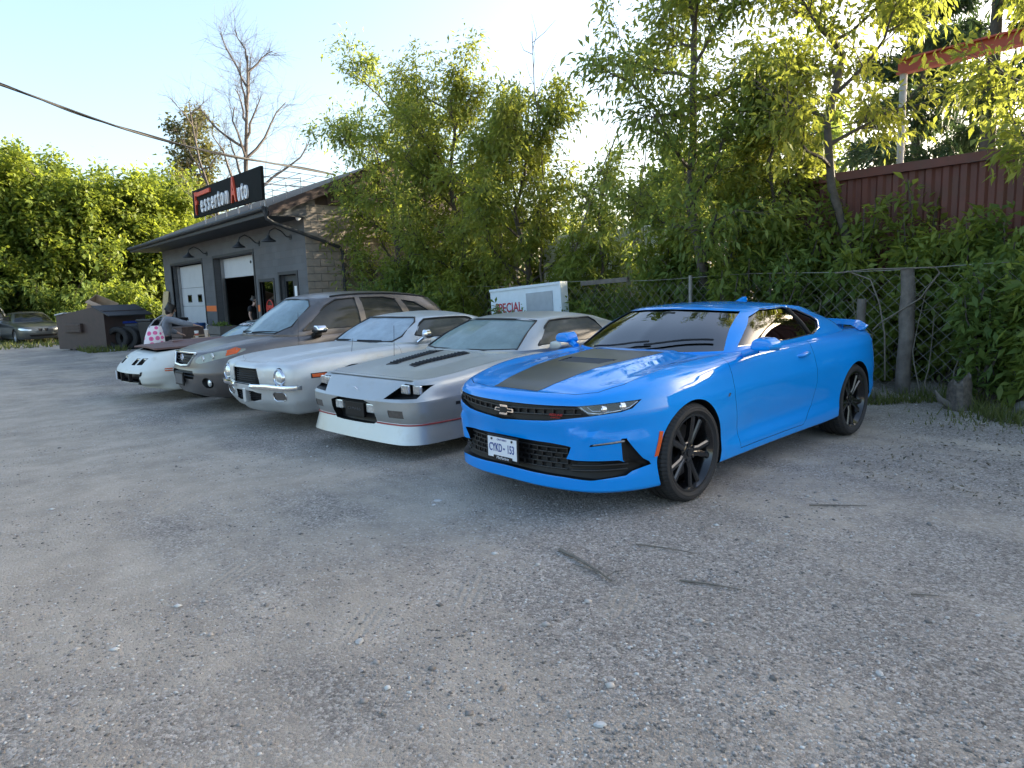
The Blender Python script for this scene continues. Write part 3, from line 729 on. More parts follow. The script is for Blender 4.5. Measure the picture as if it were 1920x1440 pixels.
        me_ = bevel(mb.mesh('m'), .022, 3, 25); mb = MB(); mb.tube([(.85*s, 1.73, .97), (.89*s, 1.75, .985), (.96*s, 1.77, 1.005)], [.030, .030, .03], 8); me_ = join_me([me_, mb.mesh('s')]); mb = type('q', (), {'mesh': lambda q, n, a_: shade(me_, 45)})()
        mm = mb.mesh('mirror', 45); link('mirror', mm, car, [PAINT_BLUE])
    # rear spoiler, fin, tail lamps
    m = MB(); vs = []; fs = []
    for x in np.linspace(-.80, .80, 17):
        yo = 4.46-.17*(abs(x)/.8)**2; zo = 1.075-.02*(abs(x)/.8)**2
        if abs(x) > .78: zo -= .045; 
        vs += [(x, yo-.13, zo-.012), (x, yo, zo+.008), (x, yo+.085, zo+.028), (x, yo+.085, zo+.015), (x, yo, zo-.012)]
    for i in range(16):
        for k in range(5): fs.append((i*5+k, i*5+(k+1) % 5, (i+1)*5+(k+1) % 5, (i+1)*5+k))
    fs += [(0, 1, 2, 3, 4), (80, 81, 82, 83, 84)]
    m.add(vs, fs)
    for x in (-.5, .5): m.box((x, 4.40, 1.035), (.05, .09, .07))
    m.obj('spoiler', [PAINT_BLUE], car, 40)
    m = MB(); m.prism([(3.12, 1.325), (3.30, 1.375), (3.33, 1.375), (3.345, 1.29)], 'x', -.018, .018); link('aerial_fin', bevel(m.mesh('fin'), .008), car, [PAINT_BLUE])
    for s in (1, -1):
        m = MB(); m.b2((.42*s, 4.56, .80), (.66*s, 4.70, .92)); link('tail_lamp', bevel(m.mesh('t'), .02), car, [RED])
    # ---- front: grille mesh, lamps, emblem, plate
    def row(name, zf, x0, x1, off, r, n=14, mat=SEALB, parent=car):
        m = MB(); pts = []
        for x in np.linspace(x0, x1, n):
            h = B.front(x, zf(x))[0]; pts.append((x, h.y+off, h.z))
        m.tube(pts, r, 6); return m.obj(name, [mat], parent, 60)
    for k in range(2): row('grille_bar', lambda x, k=k: .678+k*.036+abs(x)*.045, -.60, .60, .022, .006)
    for k in range(5): row('grille_bar', lambda x, k=k: .330+k*.034, -.49, .49, .034, .005)
    for s in (1, -1):
        for k in range(2): row('grille_bar', lambda x, k=k: .325+k*.032+(abs(x)-.5)*.03, .52*s, .79*s, .03, .007, 8)
    m = MB()       # honeycomb teeth between the bars
    for k in range(4):
        for i in range(13):
            x = -.45+i*.075+(k % 2)*.037; z = .347+k*.034; h = B.front(x, z)[0]; m.box((x, h.y+.036, z), (.012, .012, .034))
    for i in range(17):
        x = -.56+i*.07; z = .696+abs(x)*.045; h = B.front(x, z)[0]; m.box((x, h.y+.024, z), (.012, .012, .036))
    tag(m.obj("grille_mesh", [SEALB], car), kind="stuff")
    for s in (1, -1):
        hl = [(.585, .757), (.62, .762), (.838, .782), (.815, .735), (.785, .722), (.66, .703)]
        if s < 0: hl = mir(hl)
        lp = link('headlight', B.patch(hl, 'y', -.004, .003, .03), car, [LENS])
        xs = (.70, .775)
        for x in xs:
            h = B.front(x*s, .737+(x-.70)*.16)[0]; m = MB()
            T = Matrix.Translation((h.x, h.y+.030, h.z)) @ Matrix.Rotation(-.35*s, 4, 'Z')
            m.lathe([(.030, .02), (.031, -.012), (.026, -.012), (.024, .0), (.022, -.008), (.012, -.016), (.0001, -.018)], 20, 'Y', T); m.obj('projector_lens', [LAMP_W], lp, 40)
        m = MB(); pts = []
        for x, z in ((.60, .752), (.645, .718), (.70, .710), (.785, .728), (.812, .742), (.832, .776)):
            h = B.front(x*s, z)[0]; pts.append((h.x, h.y+.008, h.z))
        m.tube(pts, .0045, 6); m.obj('lamp_trim', [LAMP_W], lp, 60)
        m = MB(); pts = []
        for x, z in ((.635, .755), (.665, .728), (.74, .726)):
            h = B.front(x*s, z)[0]; pts.append((h.x, h.y+.012, h.z))
        m.tube(pts, .004, 6); m.obj('lamp_trim', [LAMP_W], lp, 60)
        dr = [(.672, .505), (.68, .512), (.808, .533), (.808, .522)]
        link('running_light', B.patch(dr if s > 0 else mir(dr), 'y', -.010, .006, .03), car, [LAMP_W])
        mk = [(.545, .40), (.575, .40), (.615, .56), (.585, .565)]
        link('side_marker', B.patch(mk, 'x', .001, .004, .03, flip=s), car, [AMBER])
        bd = [(1.40, .69), (1.425, .69), (1.44, .715), (1.415, .715)]
        link('fender_badge', B.patch(bd, 'x', .001, .006, .02, flip=s), car, [CHROME])
    bow = [(-.092, .012), (-.098, -.012), (-.040, -.012), (-.045, -.034), (.035, -.034), (.040, -.012), (.098, -.012), (.092, .012), (.040, .012), (.035, .034), (-.045, .034), (-.040, .012)]
    bo = [(x, z+.695) for x, z in bow]
    link('emblem', B.patch(bo, 'y', -.018, .008, .05), car, [CHROME])
    link('emblem_inset', B.patch([(x*.80, (z)*.58+.695) for x, z in bow], 'y', -.008, .004, .05), car, [BLACK])
    T = Matrix.Translation((.455, B.front(.455, .70)[0].y-.002, .700)) @ Matrix.Rotation(R(16), 4, 'Z') @ Matrix.Rotation(R(90), 4, 'X')
    text_obj('grille_badge', 'REDLINE', .020, RED, T, car, .003, 1.25, .3)
    text_obj('grille_badge', 'CAMARO', .012, RED, Matrix.Translation((-.002, -.002, -.018)) @ T, car, .003, 1.4, .3)
    # number plate
    py = B.front(0, .42)[0].y-.035
    pl = bpy.data.objects
    m = MB(); m.box((0, py, .422), (.325, .012, .175)); p = link('plate_frame', bevel(m.mesh('plate_frame'), .004), car, [BLACK])
    m = MB(); m.box((0, py-.005, .424), (.298, .008, .146)); link('plate', m.mesh('plate'), p, [WHITE_PL])
    F = lambda x, z: Matrix.Translation((x, py-.0105, z)) @ Matrix.Rotation(R(90), 4, 'X')
    text_obj('plate_number', 'CYKD', .082, PLATE_BLUE, F(-.066, .420), p, .0008, .62, bold=.001)
    text_obj('plate_number', '153', .082, PLATE_BLUE, F(.090, .420), p, .0008, .62, bold=.001)
    m = MB(); m.box((.022, py-.0098, .420), (.016, .002, .012)); m.obj('plate_crown', [PLATE_BLUE], p)
    text_obj('plate_province', 'ONTARIO', .020, PLATE_BLUE, F(0, .481), p, .0006, 1.1)
    m = MB(); m.box((.01, py-.012, .350), (.19, .006, .034)); fr = m.obj('dealer_tab', [BLACK], p)
    text_obj('dealer_name', 'MacFarlane', .030, WHITE_PL, Matrix.Translation((.01, py-.0165, .354)) @ Matrix.Rotation(R(90), 4, 'X'), p, .0006, .95, .35)
    for x in (-.105, .105):
        m = MB(); m.lathe([(.0001, 0), (.009, 0), (.007, .005), (.0001, .006)], 10, 'Y', Matrix.Translation((x, py-.014, .482))); m.obj('plate_screw', [DARKMETAL], p)
    # wheels, insides
    add_wheels(car, (.95, 3.76), .80, .352, .265, .268, 'split5', GLOSSBLACK)
    for wh in [c for c in car.children if c.name.startswith('wheel')]: pass
    seats(car, 2.45, .38, back=.66); steering(car, 2.02, .86)
    m = MB(); m.b2((-.66, 1.66, .70), (.66, 1.98, .955)); link('dashboard', bevel(m.mesh('d'), .05), car, [INTERIOR])
    m = MB(); m.b2((-.58, 3.1, .5), (.58, 3.5, .95)); link('rear_shelf', bevel(m.mesh('d'), .05), car, [INTERIOR])
    m = MB(); m.box((0, 2.02, 1.255), (.13, .05, .05)); link('rear_view_mirror', bevel(m.mesh('d'), .015), car, [BLACK])
    for x0, x1, y0 in ((.10, .62, 1.50), (-.42, .12, 1.44)):
        m = MB(); pts = []
        for t in np.linspace(0, 1, 8):
            x = x0+(x1-x0)*t; y = y0+.10*t+.10*(abs(x)/.6)**2
            q = ref.hit((x, y, 3), (0, 0, -1))[0]; q2 = B.down(x, y)[0]; z = max(q.z if q else 0, q2.z if q2 else 0); pts.append((x, y, z+.018))
        m.tube(pts, .009, 6); m.obj('wiper', [BLACK], car, 60)
    return car
BLUE = blue_coupe()
# ---------------------------------------------------------------- the older cars in the row
def make_car(name, loc, rz, label, plan, lines, zc, paint, base, roof, zr, wins, pit, axles, wheel, hood=None, doors=None, recess=(), creases=(), dtop=None, inner=BLACK, bulge=.03, cut_low=.35, roof_mat=None, NU=150, hood_z=(.60, 1.3), door_x=.78, group=None, seat=(2.45, .34, .60), hood_mat=None):
    car = empty(name, loc, rz, label, 'car', group)
    B = Body(body_solid(plan, lines, zc, NU=NU, crease=creases, per=4, NT=12, dtop=dtop))
    B.cut(pr(pit, 'z', cut_low, 2.2))
    Rt, W, rimR, style, rmat, track, arch = wheel
    for y in axles:
        for sx in (1, -1):
            m = MB(); m.lathe([(arch, (track-.26)*sx), (arch, 1.25*sx)], 56, 'X', Matrix.Translation((0, y, Rt+.005))); B.cut(m.mesh('w'))
    for poly, axis, a, b, d in recess: B.recess(poly, axis, a, b, d)
    ho = None; ds = []
    if hood:
        hp = B.panel(hood, 'z', hood_z[0], hood_z[1], .006); B.finish(hp); ho = link('hood', hp, car, [hood_mat or paint, inner])
    if doors:
        for s in (1, -1):
            a, b = (door_x, 1.4) if s > 0 else (-1.4, -door_x)
            dp = B.panel(doors, 'x', a, b, .006); B.finish(dp); ds.append(link('door', dp, car, [paint, inner]))
    link('body', B.finish(B.cur), car, [paint, inner])
    cab = cabin_solid(base, roof, lambda y: pchip([q[0] for q in zr], [q[1] for q in zr], y), bulge=bulge)
    ref, ro = build_cabin(car, cab, roof_mat or paint, wins, [(p[0]*.97, p[1]) for p in pit])
    add_wheels(car, axles, track, Rt, W, rimR, style, rmat)
    seats(car, *seat[:2], back=seat[2])
    y0 = min(p[1] for p in pit); m = MB(); zt = min(b[2] for b in base)
    m.b2((-.62, y0+.14, zt-.28), (.62, y0+.42, zt-.035)); link('dashboard', bevel(m.mesh('d'), .05), car, [INTERIOR])
    steering(car, y0+.5, zt-.06)
    return car, B, ref, ro, ho, ds
def plate_on(B, car, pts, axis, mat, name, off=.001, th=.004, res=.04, flip=1, parent=None):
    return link(name, B.patch(pts, axis, off, th, res, flip), parent or car, [mat])
def side_trim(ref, ro, pts, r, mat, name='window_trim', off=.0):
    for s in (1, -1):
        m = MB(); q = []
        for y, z in pts:
            h = ref.hit((3*s, y, z), (-s, 0, 0))[0]
            if h: q.append(h+Vector((off*s, 0, 0)))
        m.tube(q, r, 6); m.obj(name, [mat], ro, 60)
def front_trim(ref, ro, pts, r, mat, name, off=0., closed=False):
    m = MB(); q = []
    for x, z in pts:
        h = ref.hit((x, -2, z), (0, 1, 0))[0]
        if h: q.append(h+Vector((0, off, 0)))
    m.tube(q, r, 6, closed=closed); m.obj(name, [mat], ro, 60)
SILVER = pm('silver_paint_dusty', (.445, .46, .455), .36, .55, .25, var=.05, scale=2.5, dirt=((.40, .39, .36), 5., .52), coat_rough=.25)
SILVER2 = pm('pale_silver_paint', (.54, .56, .565), .38, .35, .25, var=.05, scale=2.5, dirt=((.50, .49, .46), 4., .55), coat_rough=.25)
GREYBROWN = pm('warm_grey_paint', (.125, .115, .112), .34, .45, .35, var=.05, scale=3, dirt=((.20, .185, .17), 3., .54), coat_rough=.2)
CREAM = pm('chalky_white_paint', (.66, .68, .64), .5, 0, .1, var=.05, scale=3, dirt=((.50, .49, .42), 5., .56))
GLASS_DUST_SKY = glass_mat('dusty_green_sky_glass', (.30, .34, .33), (.40, .52, .52), .45, .08)  # film colour mixes dust with a painted sky reflection
GLASS_FOG_SKY = glass_mat('fogged_blue_sky_glass', (.30, .33, .36), (.50, .60, .68), .62, .12)  # pale blue film: dusty fogging plus reflected sky put into the colour
GLASS_SUV = glass_mat('dusty_sky_suv_glass', (.22, .26, .28), (.42, .56, .62), .48, .06)  # teal film carries dust and sky reflection, both painted into its colour
GLASS_SIDE = glass_mat('grimy_side_glass', (.12, .12, .11), (.20, .20, .18), .45, .1)
GLASS_SUVS = glass_mat('dark_suv_side_glass', (.06, .065, .06), (.10, .105, .10), .35, .06)
LENS_FOG = glass_mat('yellowed_lens', (.8, .82, .75), (.62, .66, .58), .42, .1)
VISOR = glass_mat('sun_band', (.08, .10, .12), (.06, .09, .12), .5, .1)
REDLINE = pm('red_stripe', (.33, .05, .045), .5, var=.1)
SEAL = pm('rubber_seal', (.015, .016, .017), .6, var=.2)
LIGHT_GLASS = pm('lamp_glass', (.62, .64, .63), .12, .55, 1, var=.3, scale=30)
TURN = pm('smoked_lamp', (.10, .085, .075), .35, 0, .4, var=.25, scale=30)
GREYTEXT = pm('moulded_grey', (.10, .10, .105), .5, var=.1)
ALLOY = pm('alloy', (.35, .35, .36), .35, .8, var=.1)
P17 = [0, 1, 2, 3, 4, 5, 6, 7, 8, 9, 10, 11, 12, 13, 14, 15, 16]
def iroc():
    plan = [(0, 0), (.3, .008), (.55, .022), (.76, .065), (.875, .20), (.908, .5), (.922, .98), (.918, 1.45), (.912, 2.0), (.912, 2.6), (.918, 3.1), (.925, 3.6), (.91, 4.2), (.87, 4.58), (.76, 4.79), (.4, 4.86), (0, 4.88)]
    lines = [
        ([(0, .16), (5, .155), (7, .17), (12, .19), (16, .26)], [(0, .12), (4, .12), (6, .06), (16, .10)]),
        ([(0, .17), (5, .165), (7, .185), (12, .20), (16, .28)], [(0, -.015), (4, -.015), (6, .0), (16, .03)]),
        ([(0, .325), (5, .325), (7, .33), (12, .33), (16, .40)], [(0, .035), (4, .035), (6, .02), (16, .03)]),
        ([(0, .350), (5, .350), (7, .36), (12, .36), (16, .44)], [(0, .045), (4, .04), (6, .024), (16, .02)]),
        ([(0, .44), (5, .44), (7, .46), (12, .46), (16, .54)], [(0, .012), (4, .008), (6, .006), (16, .0)]),
        ([(0, .545), (5, .56), (7, .58), (12, .60), (16, .66)], [(0, .0), (4, .0), (6, .0), (16, .0)]),
        ([(0, .565), (4, .575), (5, .60), (7, .66), (12, .68), (16, .74)], [(0, .02), (4, .012), (6, .006), (16, .01)]),
        ([(0, .71), (3, .71), (4, .705), (5, .71), (6, .755), (7, .79), (9, .83), (12, .85), (16, .88)], [(0, .20), (3, .16), (4, .08), (5, .03), (6, .03), (9, .04), (16, .04)]),
        ([(0, .728), (3, .73), (4, .735), (5, .755), (6, .805), (7, .845), (8, .875), (9, .893), (12, .92), (14, .93), (16, .93)], [(0, .25), (3, .21), (4, .14), (5, .085), (6, .085), (9, .085), (12, .10), (16, .06)])]
    zc = lambda y: pchip([.2, .27, .7, 1.2, 1.5, 2.2, 3.6, 4.4, 4.9], [.725, .74, .80, .855, .885, .90, .93, .955, .95], y)
    dtop = lambda x, y: .014*np.clip((.40-x)/.05, 0, 1)*np.clip((y-.5)/.25, 0, 1)*np.clip((1.6-y)/.2, 0, 1)
    base = [(0, 1.36, .89), (.45, 1.43, .89), (.75, 1.60, .89), (.845, 1.95, .893), (.85, 2.5, .90), (.84, 3.05, .91), (.80, 3.5, .92), (.72, 3.95, .93), (.46, 4.22, .935), (0, 4.3, .935)]
    roof = [(0, 2.05, 1.225), (.37, 2.09, 1.217), (.575, 2.21, 1.195), (.62, 2.42, 1.207), (.63, 2.72, 1.212), (.62, 2.98, 1.205), (.58, 3.16, 1.185), (.51, 3.29, 1.17), (.3, 3.36, 1.172), (0, 3.38, 1.175)]
    zr = [(1.9, 1.2), (2.05, 1.225), (2.3, 1.25), (2.7, 1.262), (3.1, 1.235), (3.38, 1.175), (3.5, 1.15)]
    ws = [(-.73, .905), (-.67, 1.02), (-.555, 1.178), (-.3, 1.20), (0, 1.205), (.3, 1.20), (.555, 1.178), (.67, 1.02), (.73, .905), (.4, .9), (-.4, .9)]
    sw = [(1.86, .93), (2.12, 1.12), (2.25, 1.175), (2.42, 1.185), (2.95, 1.183), (3.02, 1.14), (3.14, .935)]
    rw = [(-.62, .97), (-.48, 1.15), (.48, 1.15), (.62, .97)]
    pit = [(-.62, 1.55), (0, 1.46), (.62, 1.55), (.72, 1.9), (.74, 3.2), (.55, 3.9), (-.55, 3.9), (-.74, 3.2), (-.72, 1.9)]
    bk = [(.495, .572), (.835, .585), (.862, .695), (.632, .705)]
    lo = soft([(-.36, .545), (.36, .545), (.36, .345), (.31, .315), (-.31, .315), (-.36, .345)], 1)
    tl = [(.56, .405), (.74, .405), (.74, .475), (.56, .475)]
    mk = [(.56, .485), (.80, .485), (.80, .515), (.56, .515)]
    rec = [(bk, 'y', -.5, .9, .085), (mir(bk), 'y', -.5, .9, .085), (lo, 'y', -.5, .6, .075), (tl, 'y', -.5, .6, .008), (mir(tl), 'y', -.5, .6, .008)]
    hood = [(0, .285), (.45, .285), (.72, .31), (.80, .38), (.80, 1.3), (.82, 1.52), (.55, 1.40), (0, 1.32), (-.55, 1.40), (-.82, 1.52), (-.80, 1.3), (-.80, .38), (-.72, .31), (-.45, .285)]
    door = [(1.62, 1.1), (1.64, .3), (1.72, .24), (2.95, .24), (3.04, .34), (3.06, 1.1)]
    car, B, ref, ro, ho, ds = make_car('silver_coupe', (-5.98, 3.06, -.01), R(5.5), 'low silver wedge coupe with black hood louvres beside the blue car', plan, lines, zc, SILVER, base, roof, zr,
        [('windscreen', ws, 'y', 1.1, 2.26, GLASS_DUST_SKY), ('rear_window', rw, 'y', 3.3, 4.5, GLASS_SIDE), ('side_window', sw, 'x', .3, 1.2, GLASS_SIDE), ('side_window', sw, 'x', -1.2, -.3, GLASS_SIDE)],
        pit, (1.02, 3.585), (.33, .25, .215, 'ten', ALLOY, .79, .355), hood, door, rec, (1, 2, 3, 5), dtop)
    # louvre strips
    for s in (1, -1):
        st = [(.10, .66), (.24, .62), (.33, 1.30), (.17, 1.36)]; st = st if s > 0 else mir(st)
        lv = plate_on(B, car, st, 'z', BLACK, 'hood_louvre', .002, .004, .05, parent=ho)
        for i in range(14):
            y = .68+i*.045; t = (y-.62)/.7; xa, xb = .115+.065*t, .235+.085*t
            m = MB(); za = B.down(xa*s, y)[0].z; zb = B.down(xb*s, y)[0].z
            m.tube([(xa*s, y, za+.010), (xb*s, y, zb+.010)], .008, 4); m.obj('louvre_slat', [BLACK], lv)
    # lamps
    for s in (1, -1):
        for x0, x1 in ((.600, .712), (.735, .838)):
            yb = B.front((x0+x1)/2*s, .66)[0].y+.035
            m = MB(); m.box(((x0+x1)/2*s, yb, .655), (x1-x0, .03, .085)); hl = link('headlight', bevel(m.mesh('h'), .012), car, [LIGHT_GLASS])
            m = MB()
            for i in range(6): m.box((((x0+.01)+(x1-x0-.02)*i/5)*s, yb-.017, .655), (.004, .005, .075))
            tag(m.obj('lens_rib', [LAMP_W], hl), kind='stuff')
        plate_on(B, car, tl if s > 0 else mir(tl), 'y', TURN, 'turn_lamp', -.006, .004)
        yb = B.front(.27*s, .45)[0].y+.045
        m = MB(); m.box((.268*s, yb, .462), (.125, .04, .085)); link('fog_lamp', bevel(m.mesh('h'), .010), car, [LIGHT_GLASS])
        # red pinstripe
        pts = []; m = MB()
        for a in np.linspace(R(23), R(84), 26):
            d = Vector((math.sin(a)*s, -math.cos(a), 0)); h = B.hit(Vector((0, .9, .338))+d*4, -d)
            if h[0] is not None and h[0].y < .66: pts.append(h[0]+h[1]*.003)
        m.tube(pts, .008, 6); m.obj('pinstripe', [REDLINE], car, 60)
        m = MB(); m.tube([B.hit((3*s, y, .338), (-s, 0, 0))[0]+Vector((.001*s, 0, 0)) for y in (1.42, 1.8, 2.4, 3.2)], .007, 6); m.obj('pinstripe', [REDLINE], car, 60)
        plate_on(B, car, mk, 'x', SEAL, 'side_marker', .001, .004, flip=s)
        m = MB(); m.prism([(.90*s, .905), (.92*s, .965), (1.0*s, .985), (1.06*s, .97), (1.075*s, .915), (1.04*s, .89), (.93*s, .885)], 'y', 1.92, 2.07); link('mirror', shade(bevel(m.mesh('m'), .03, 3, 25), 50), car, [SILVER])
    yb = B.front(0, .42)[0].y+.05
    m = MB(); m.box((-.015, yb, .43), (.32, .03, .14)); pb = link('bumper_block', bevel(m.mesh('b'), .006), car, [BLACK])
    for i, ch in enumerate('CAMARO'):
        text_obj('letter', ch, .034, GREYTEXT, Matrix.Translation((-.015-.095+i*.038, yb-.016, .435)) @ Matrix.Rotation(R(90), 4, 'X'), pb, .003, 1.25)
    eh, en = B.front(0, .62)
    m = MB(); T = Matrix.Translation(eh+en*.004) @ Matrix.Rotation(R(-55), 4, 'X')
    m.prism([(-.026, -.03), (-.004, -.03), (.030, .032), (.008, .032)], 'z', 0, .006, T); em = m.obj('emblem', [CHROME], car)
    for x0, w_ in ((-.010, .006), (.002, .006)):
        m = MB(); m.prism([(x0-.010, -.024), (x0-.010+w_, -.024), (x0+.014+w_, .026), (x0+.014, .026)], 'z', .006, .008, T); m.obj('emblem_inset', [PLATE_BLUE if x0 < 0 else RED], em)
    front_trim(ref, ro, ws, .011, SEAL, 'windscreen_seal', closed=True)
    side_trim(ref, ro, sw+[sw[0]], .010, SEAL)
    # aerial on the right wing
    m = MB(); q = B.down(-.74, 1.10)[0]; m.tube([q, q+Vector((0, .02, .35))], .003, 5); m.obj('aerial', [DARKMETAL], car)
    # vent strip, wipers, sticker inside the screen
    st = [(-.52, .945), (-.34, .945), (-.34, .99), (-.52, .99)]
    pts = [ref.hit((x, -2, z), (0, 1, 0))[0] for x, z in ((-.62, .93), (-.42, .93), (-.42, .975), (-.62, .975))]
    if all(pts): MB().add([p+Vector((0, .02, .0)) for p in pts], [(0, 1, 2, 3)]).obj('paper_tag', [pm('green_paper', (.25, .45, .40), .8)], ro)
    return car
def coupe70():
    plan = [(0, -.03), (.26, -.02), (.40, .055), (.62, .075), (.80, .13), (.885, .28), (.918, .56), (.93, .93), (.92, 1.4), (.912, 2.0), (.915, 2.6), (.93, 3.2), (.938, 3.66), (.91, 4.2), (.84, 4.58), (.55, 4.73), (0, 4.77)]
    lines = [
        ([(0, .165), (4, .165), (6, .19), (8, .20), (12, .22), (16, .30)], [(0, .20), (4, .20), (6, .10), (16, .10)]),
        ([(0, .185), (4, .19), (6, .21), (8, .22), (12, .25), (16, .32)], [(0, .15), (4, .14), (6, .07), (8, .05), (16, .06)]),
        ([(0, .32), (4, .32), (6, .34), (8, .34), (12, .36), (16, .42)], [(0, .03), (4, .035), (6, .02), (8, .015), (16, .02)]),
        ([(0, .46), (4, .46), (6, .49), (8, .50), (12, .52), (16, .56)], [(0, .01), (4, .012), (6, .002), (8, .0), (16, .0)]),
        ([(0, .60), (4, .60), (6, .62), (8, .63), (12, .65), (16, .68)], [(0, .0), (4, .0), (6, .0), (8, .0), (16, .0)]),
        ([(0, .70), (4, .70), (6, .73), (8, .75), (12, .78), (16, .80)], [(0, .008), (4, .012), (6, .02), (8, .022), (16, .02)]),
        ([(0, .752), (4, .752), (6, .80), (8, .83), (10, .85), (12, .88), (16, .88)], [(0, .035), (4, .04), (6, .065), (8, .06), (10, .05), (16, .04)]),
        ([(0, .772), (4, .775), (6, .828), (8, .868), (10, .892), (12, .93), (14, .92), (16, .91)], [(0, .085), (4, .10), (6, .15), (8, .13), (10, .11), (12, .14), (16, .08)])]
    zc = lambda y: pchip([0, .06, .4, 1.0, 1.6, 2.2, 3.6, 4.7], [.765, .772, .815, .868, .90, .91, .93, .935], y)
    def dtop(x, y):
        c = np.clip((.30+.12*np.clip(y, 0, 1.5)-x)/.05, 0, 1); return .016*c*np.clip((y-.12)/.2, 0, 1)*np.clip((1.65-y)/.2, 0, 1)
    base = [(0, 1.50, .895), (.45, 1.56, .895), (.74, 1.72, .895), (.83, 2.0, .895), (.835, 2.5, .90), (.82, 3.0, .915), (.78, 3.45, .93), (.70, 3.82, .935), (.45, 4.05, .94), (0, 4.1, .94)]
    roof = [(0, 2.12, 1.225), (.38, 2.15, 1.215), (.585, 2.24, 1.19), (.63, 2.42, 1.20), (.64, 2.72, 1.205), (.63, 3.0, 1.195), (.60, 3.2, 1.17), (.53, 3.34, 1.15), (.32, 3.42, 1.15), (0, 3.44, 1.15)]
    zr = [(1.9, 1.2), (2.12, 1.225), (2.4, 1.258), (2.8, 1.268), (3.15, 1.235), (3.44, 1.15), (3.6, 1.1)]
    ws = soft([(-.735, .91), (-.575, 1.195), (-.3, 1.203), (0, 1.205), (.3, 1.203), (.575, 1.195), (.735, .91), (.4, .905), (0, .902), (-.4, .905)], 1)
    sw = soft([(1.92, .93), (2.20, 1.17), (2.45, 1.18), (2.95, 1.177), (3.08, 1.15), (3.16, .96)], 1)
    rw = [(-.58, .98), (-.48, 1.13), (.48, 1.13), (.58, .98)]
    pit = [(-.62, 1.70), (0, 1.60), (.62, 1.70), (.72, 2.0), (.72, 3.2), (.55, 3.75), (-.55, 3.75), (-.72, 3.2), (-.72, 2.0)]
    g1 = [(-.30, .715), (.30, .715), (.335, .515), (-.335, .515)]
    g2 = soft([(-.33, .445), (.33, .445), (.30, .32), (-.30, .32)], 1)
    tl = soft([(.50, .44), (.74, .45), (.74, .355), (.53, .34)], 1)
    hlp = [(.66+.095*math.cos(a), .615+.115*math.sin(a)) for a in np.linspace(0, 2*math.pi, 20, endpoint=False)]
    rec = [(g1, 'y', -.5, .5, .06), (g2, 'y', -.5, .5, .06), (tl, 'y', -.5, .6, .02), (mir(tl), 'y', -.5, .6, .02), (hlp, 'y', -.5, .6, .05), (mir(hlp), 'y', -.5, .6, .05)]
    hood = [(0, .085), (.20, .10), (.36, .20), (.52, .24), (.70, .32), (.76, .6), (.78, 1.2), (.78, 1.60), (.4, 1.50), (0, 1.46), (-.4, 1.50), (-.78, 1.60), (-.78, 1.2), (-.76, .6), (-.70, .32), (-.52, .24), (-.36, .20), (-.20, .10)]
    door = [(1.66, 1.1), (1.66, .40), (1.74, .27), (2.95, .28), (3.05, .40), (3.08, 1.1)]
    car, B, ref, ro, ho, ds = make_car('vintage_coupe', (-8.22, 2.86, 0), R(5.3), 'pale silver vintage coupe with round headlights and split chrome bumpers', plan, lines, zc, SILVER2, base, roof, zr,
        [('windscreen', ws, 'y', 1.2, 2.30, GLASS_FOG_SKY), ('rear_window', rw, 'y', 3.36, 4.4, GLASS_SIDE), ('side_window', sw, 'x', .3, 1.2, GLASS_SIDE), ('side_window', sw, 'x', -1.2, -.3, GLASS_SIDE)],
        pit, (.93, 3.66), (.33, .24, .19, 'rally', ALLOY, .79, .375), hood, door, rec, (2, 4), dtop)
    for s in (1, -1):
        h = B.front(.66*s, .615)[0]
        yr_ = min(B.front(.66*s+.1*math.cos(a), .615+.1*math.sin(a))[0].y for a in np.linspace(0, 6.28, 12)); m = MB(); T = Matrix.Translation((.66*s, yr_+.018, .615))
        m.lathe([(.0001, -.026), (.05, -.020), (.082, -.004), (.084, .02), (.0001, .03)], 28, 'Y', T); hl = m.obj('headlight', [LIGHT_GLASS], car, 40)
        m = MB(); m.lathe([(.086, .06), (.086, -.004), (.094, -.014), (.103, -.008), (.103, .06)], 30, 'Y', T, close=True); m.obj('headlight_ring', [CHROME], hl, 60)
        plate_on(B, car, tl if s > 0 else mir(tl), 'y', TURN, 'turn_lamp', -.012, .006)
        m = MB(); m.tube([B.front(x*s, z)[0]+Vector((0, -.003, 0)) for x, z in tl], .006, 6, closed=True); m.obj('lamp_bezel', [CHROME], car, 60)
        # split bumper bar
        m = MB(); vs = []; fs = []; st = [(.20, -.055, .030), (.32, -.045, .034), (.45, .005, .034), (.62, .012, .034), (.78, .05, .032), (.86, .12, .030), (.90, .19, .024)]
        for x, y, hh in st: vs += [(x*s, y+.045, .505+hh), (x*s, y+.006, .505+hh*.8), (x*s, y-.006, .505), (x*s, y+.006, .505-hh*.8), (x*s, y+.045, .505-hh)]
        for i in range(len(st)-1):
            for k in range(5): fs.append((i*5+k, i*5+(k+1) % 5, (i+1)*5+(k+1) % 5, (i+1)*5+k))
        fs += [(0, 1, 2, 3, 4), tuple(len(vs)-5+k for k in range(5))]
        m.add(vs, fs); m.obj('bumper', [CHROME], car, 50)
        plate_on(B, car, [(.36, .60), (.56, .60), (.56, .655), (.36, .655)], 'x', BLACK, 'marker_frame', .001, .004, flip=s)
        plate_on(B, car, [(.375, .61), (.545, .61), (.545, .645), (.375, .645)], 'x', AMBER, 'side_marker', .005, .004, flip=s)
    for k in range(7):
        z = .535+k*.026; m = MB(); w_ = .325-.03*(z-.515)/.2
        m.tube([(x, B.front(x, z)[0].y+.035, z) for x in np.linspace(-w_, w_, 9)], .006, 4); m.obj('grille_bar', [BLACK], car)
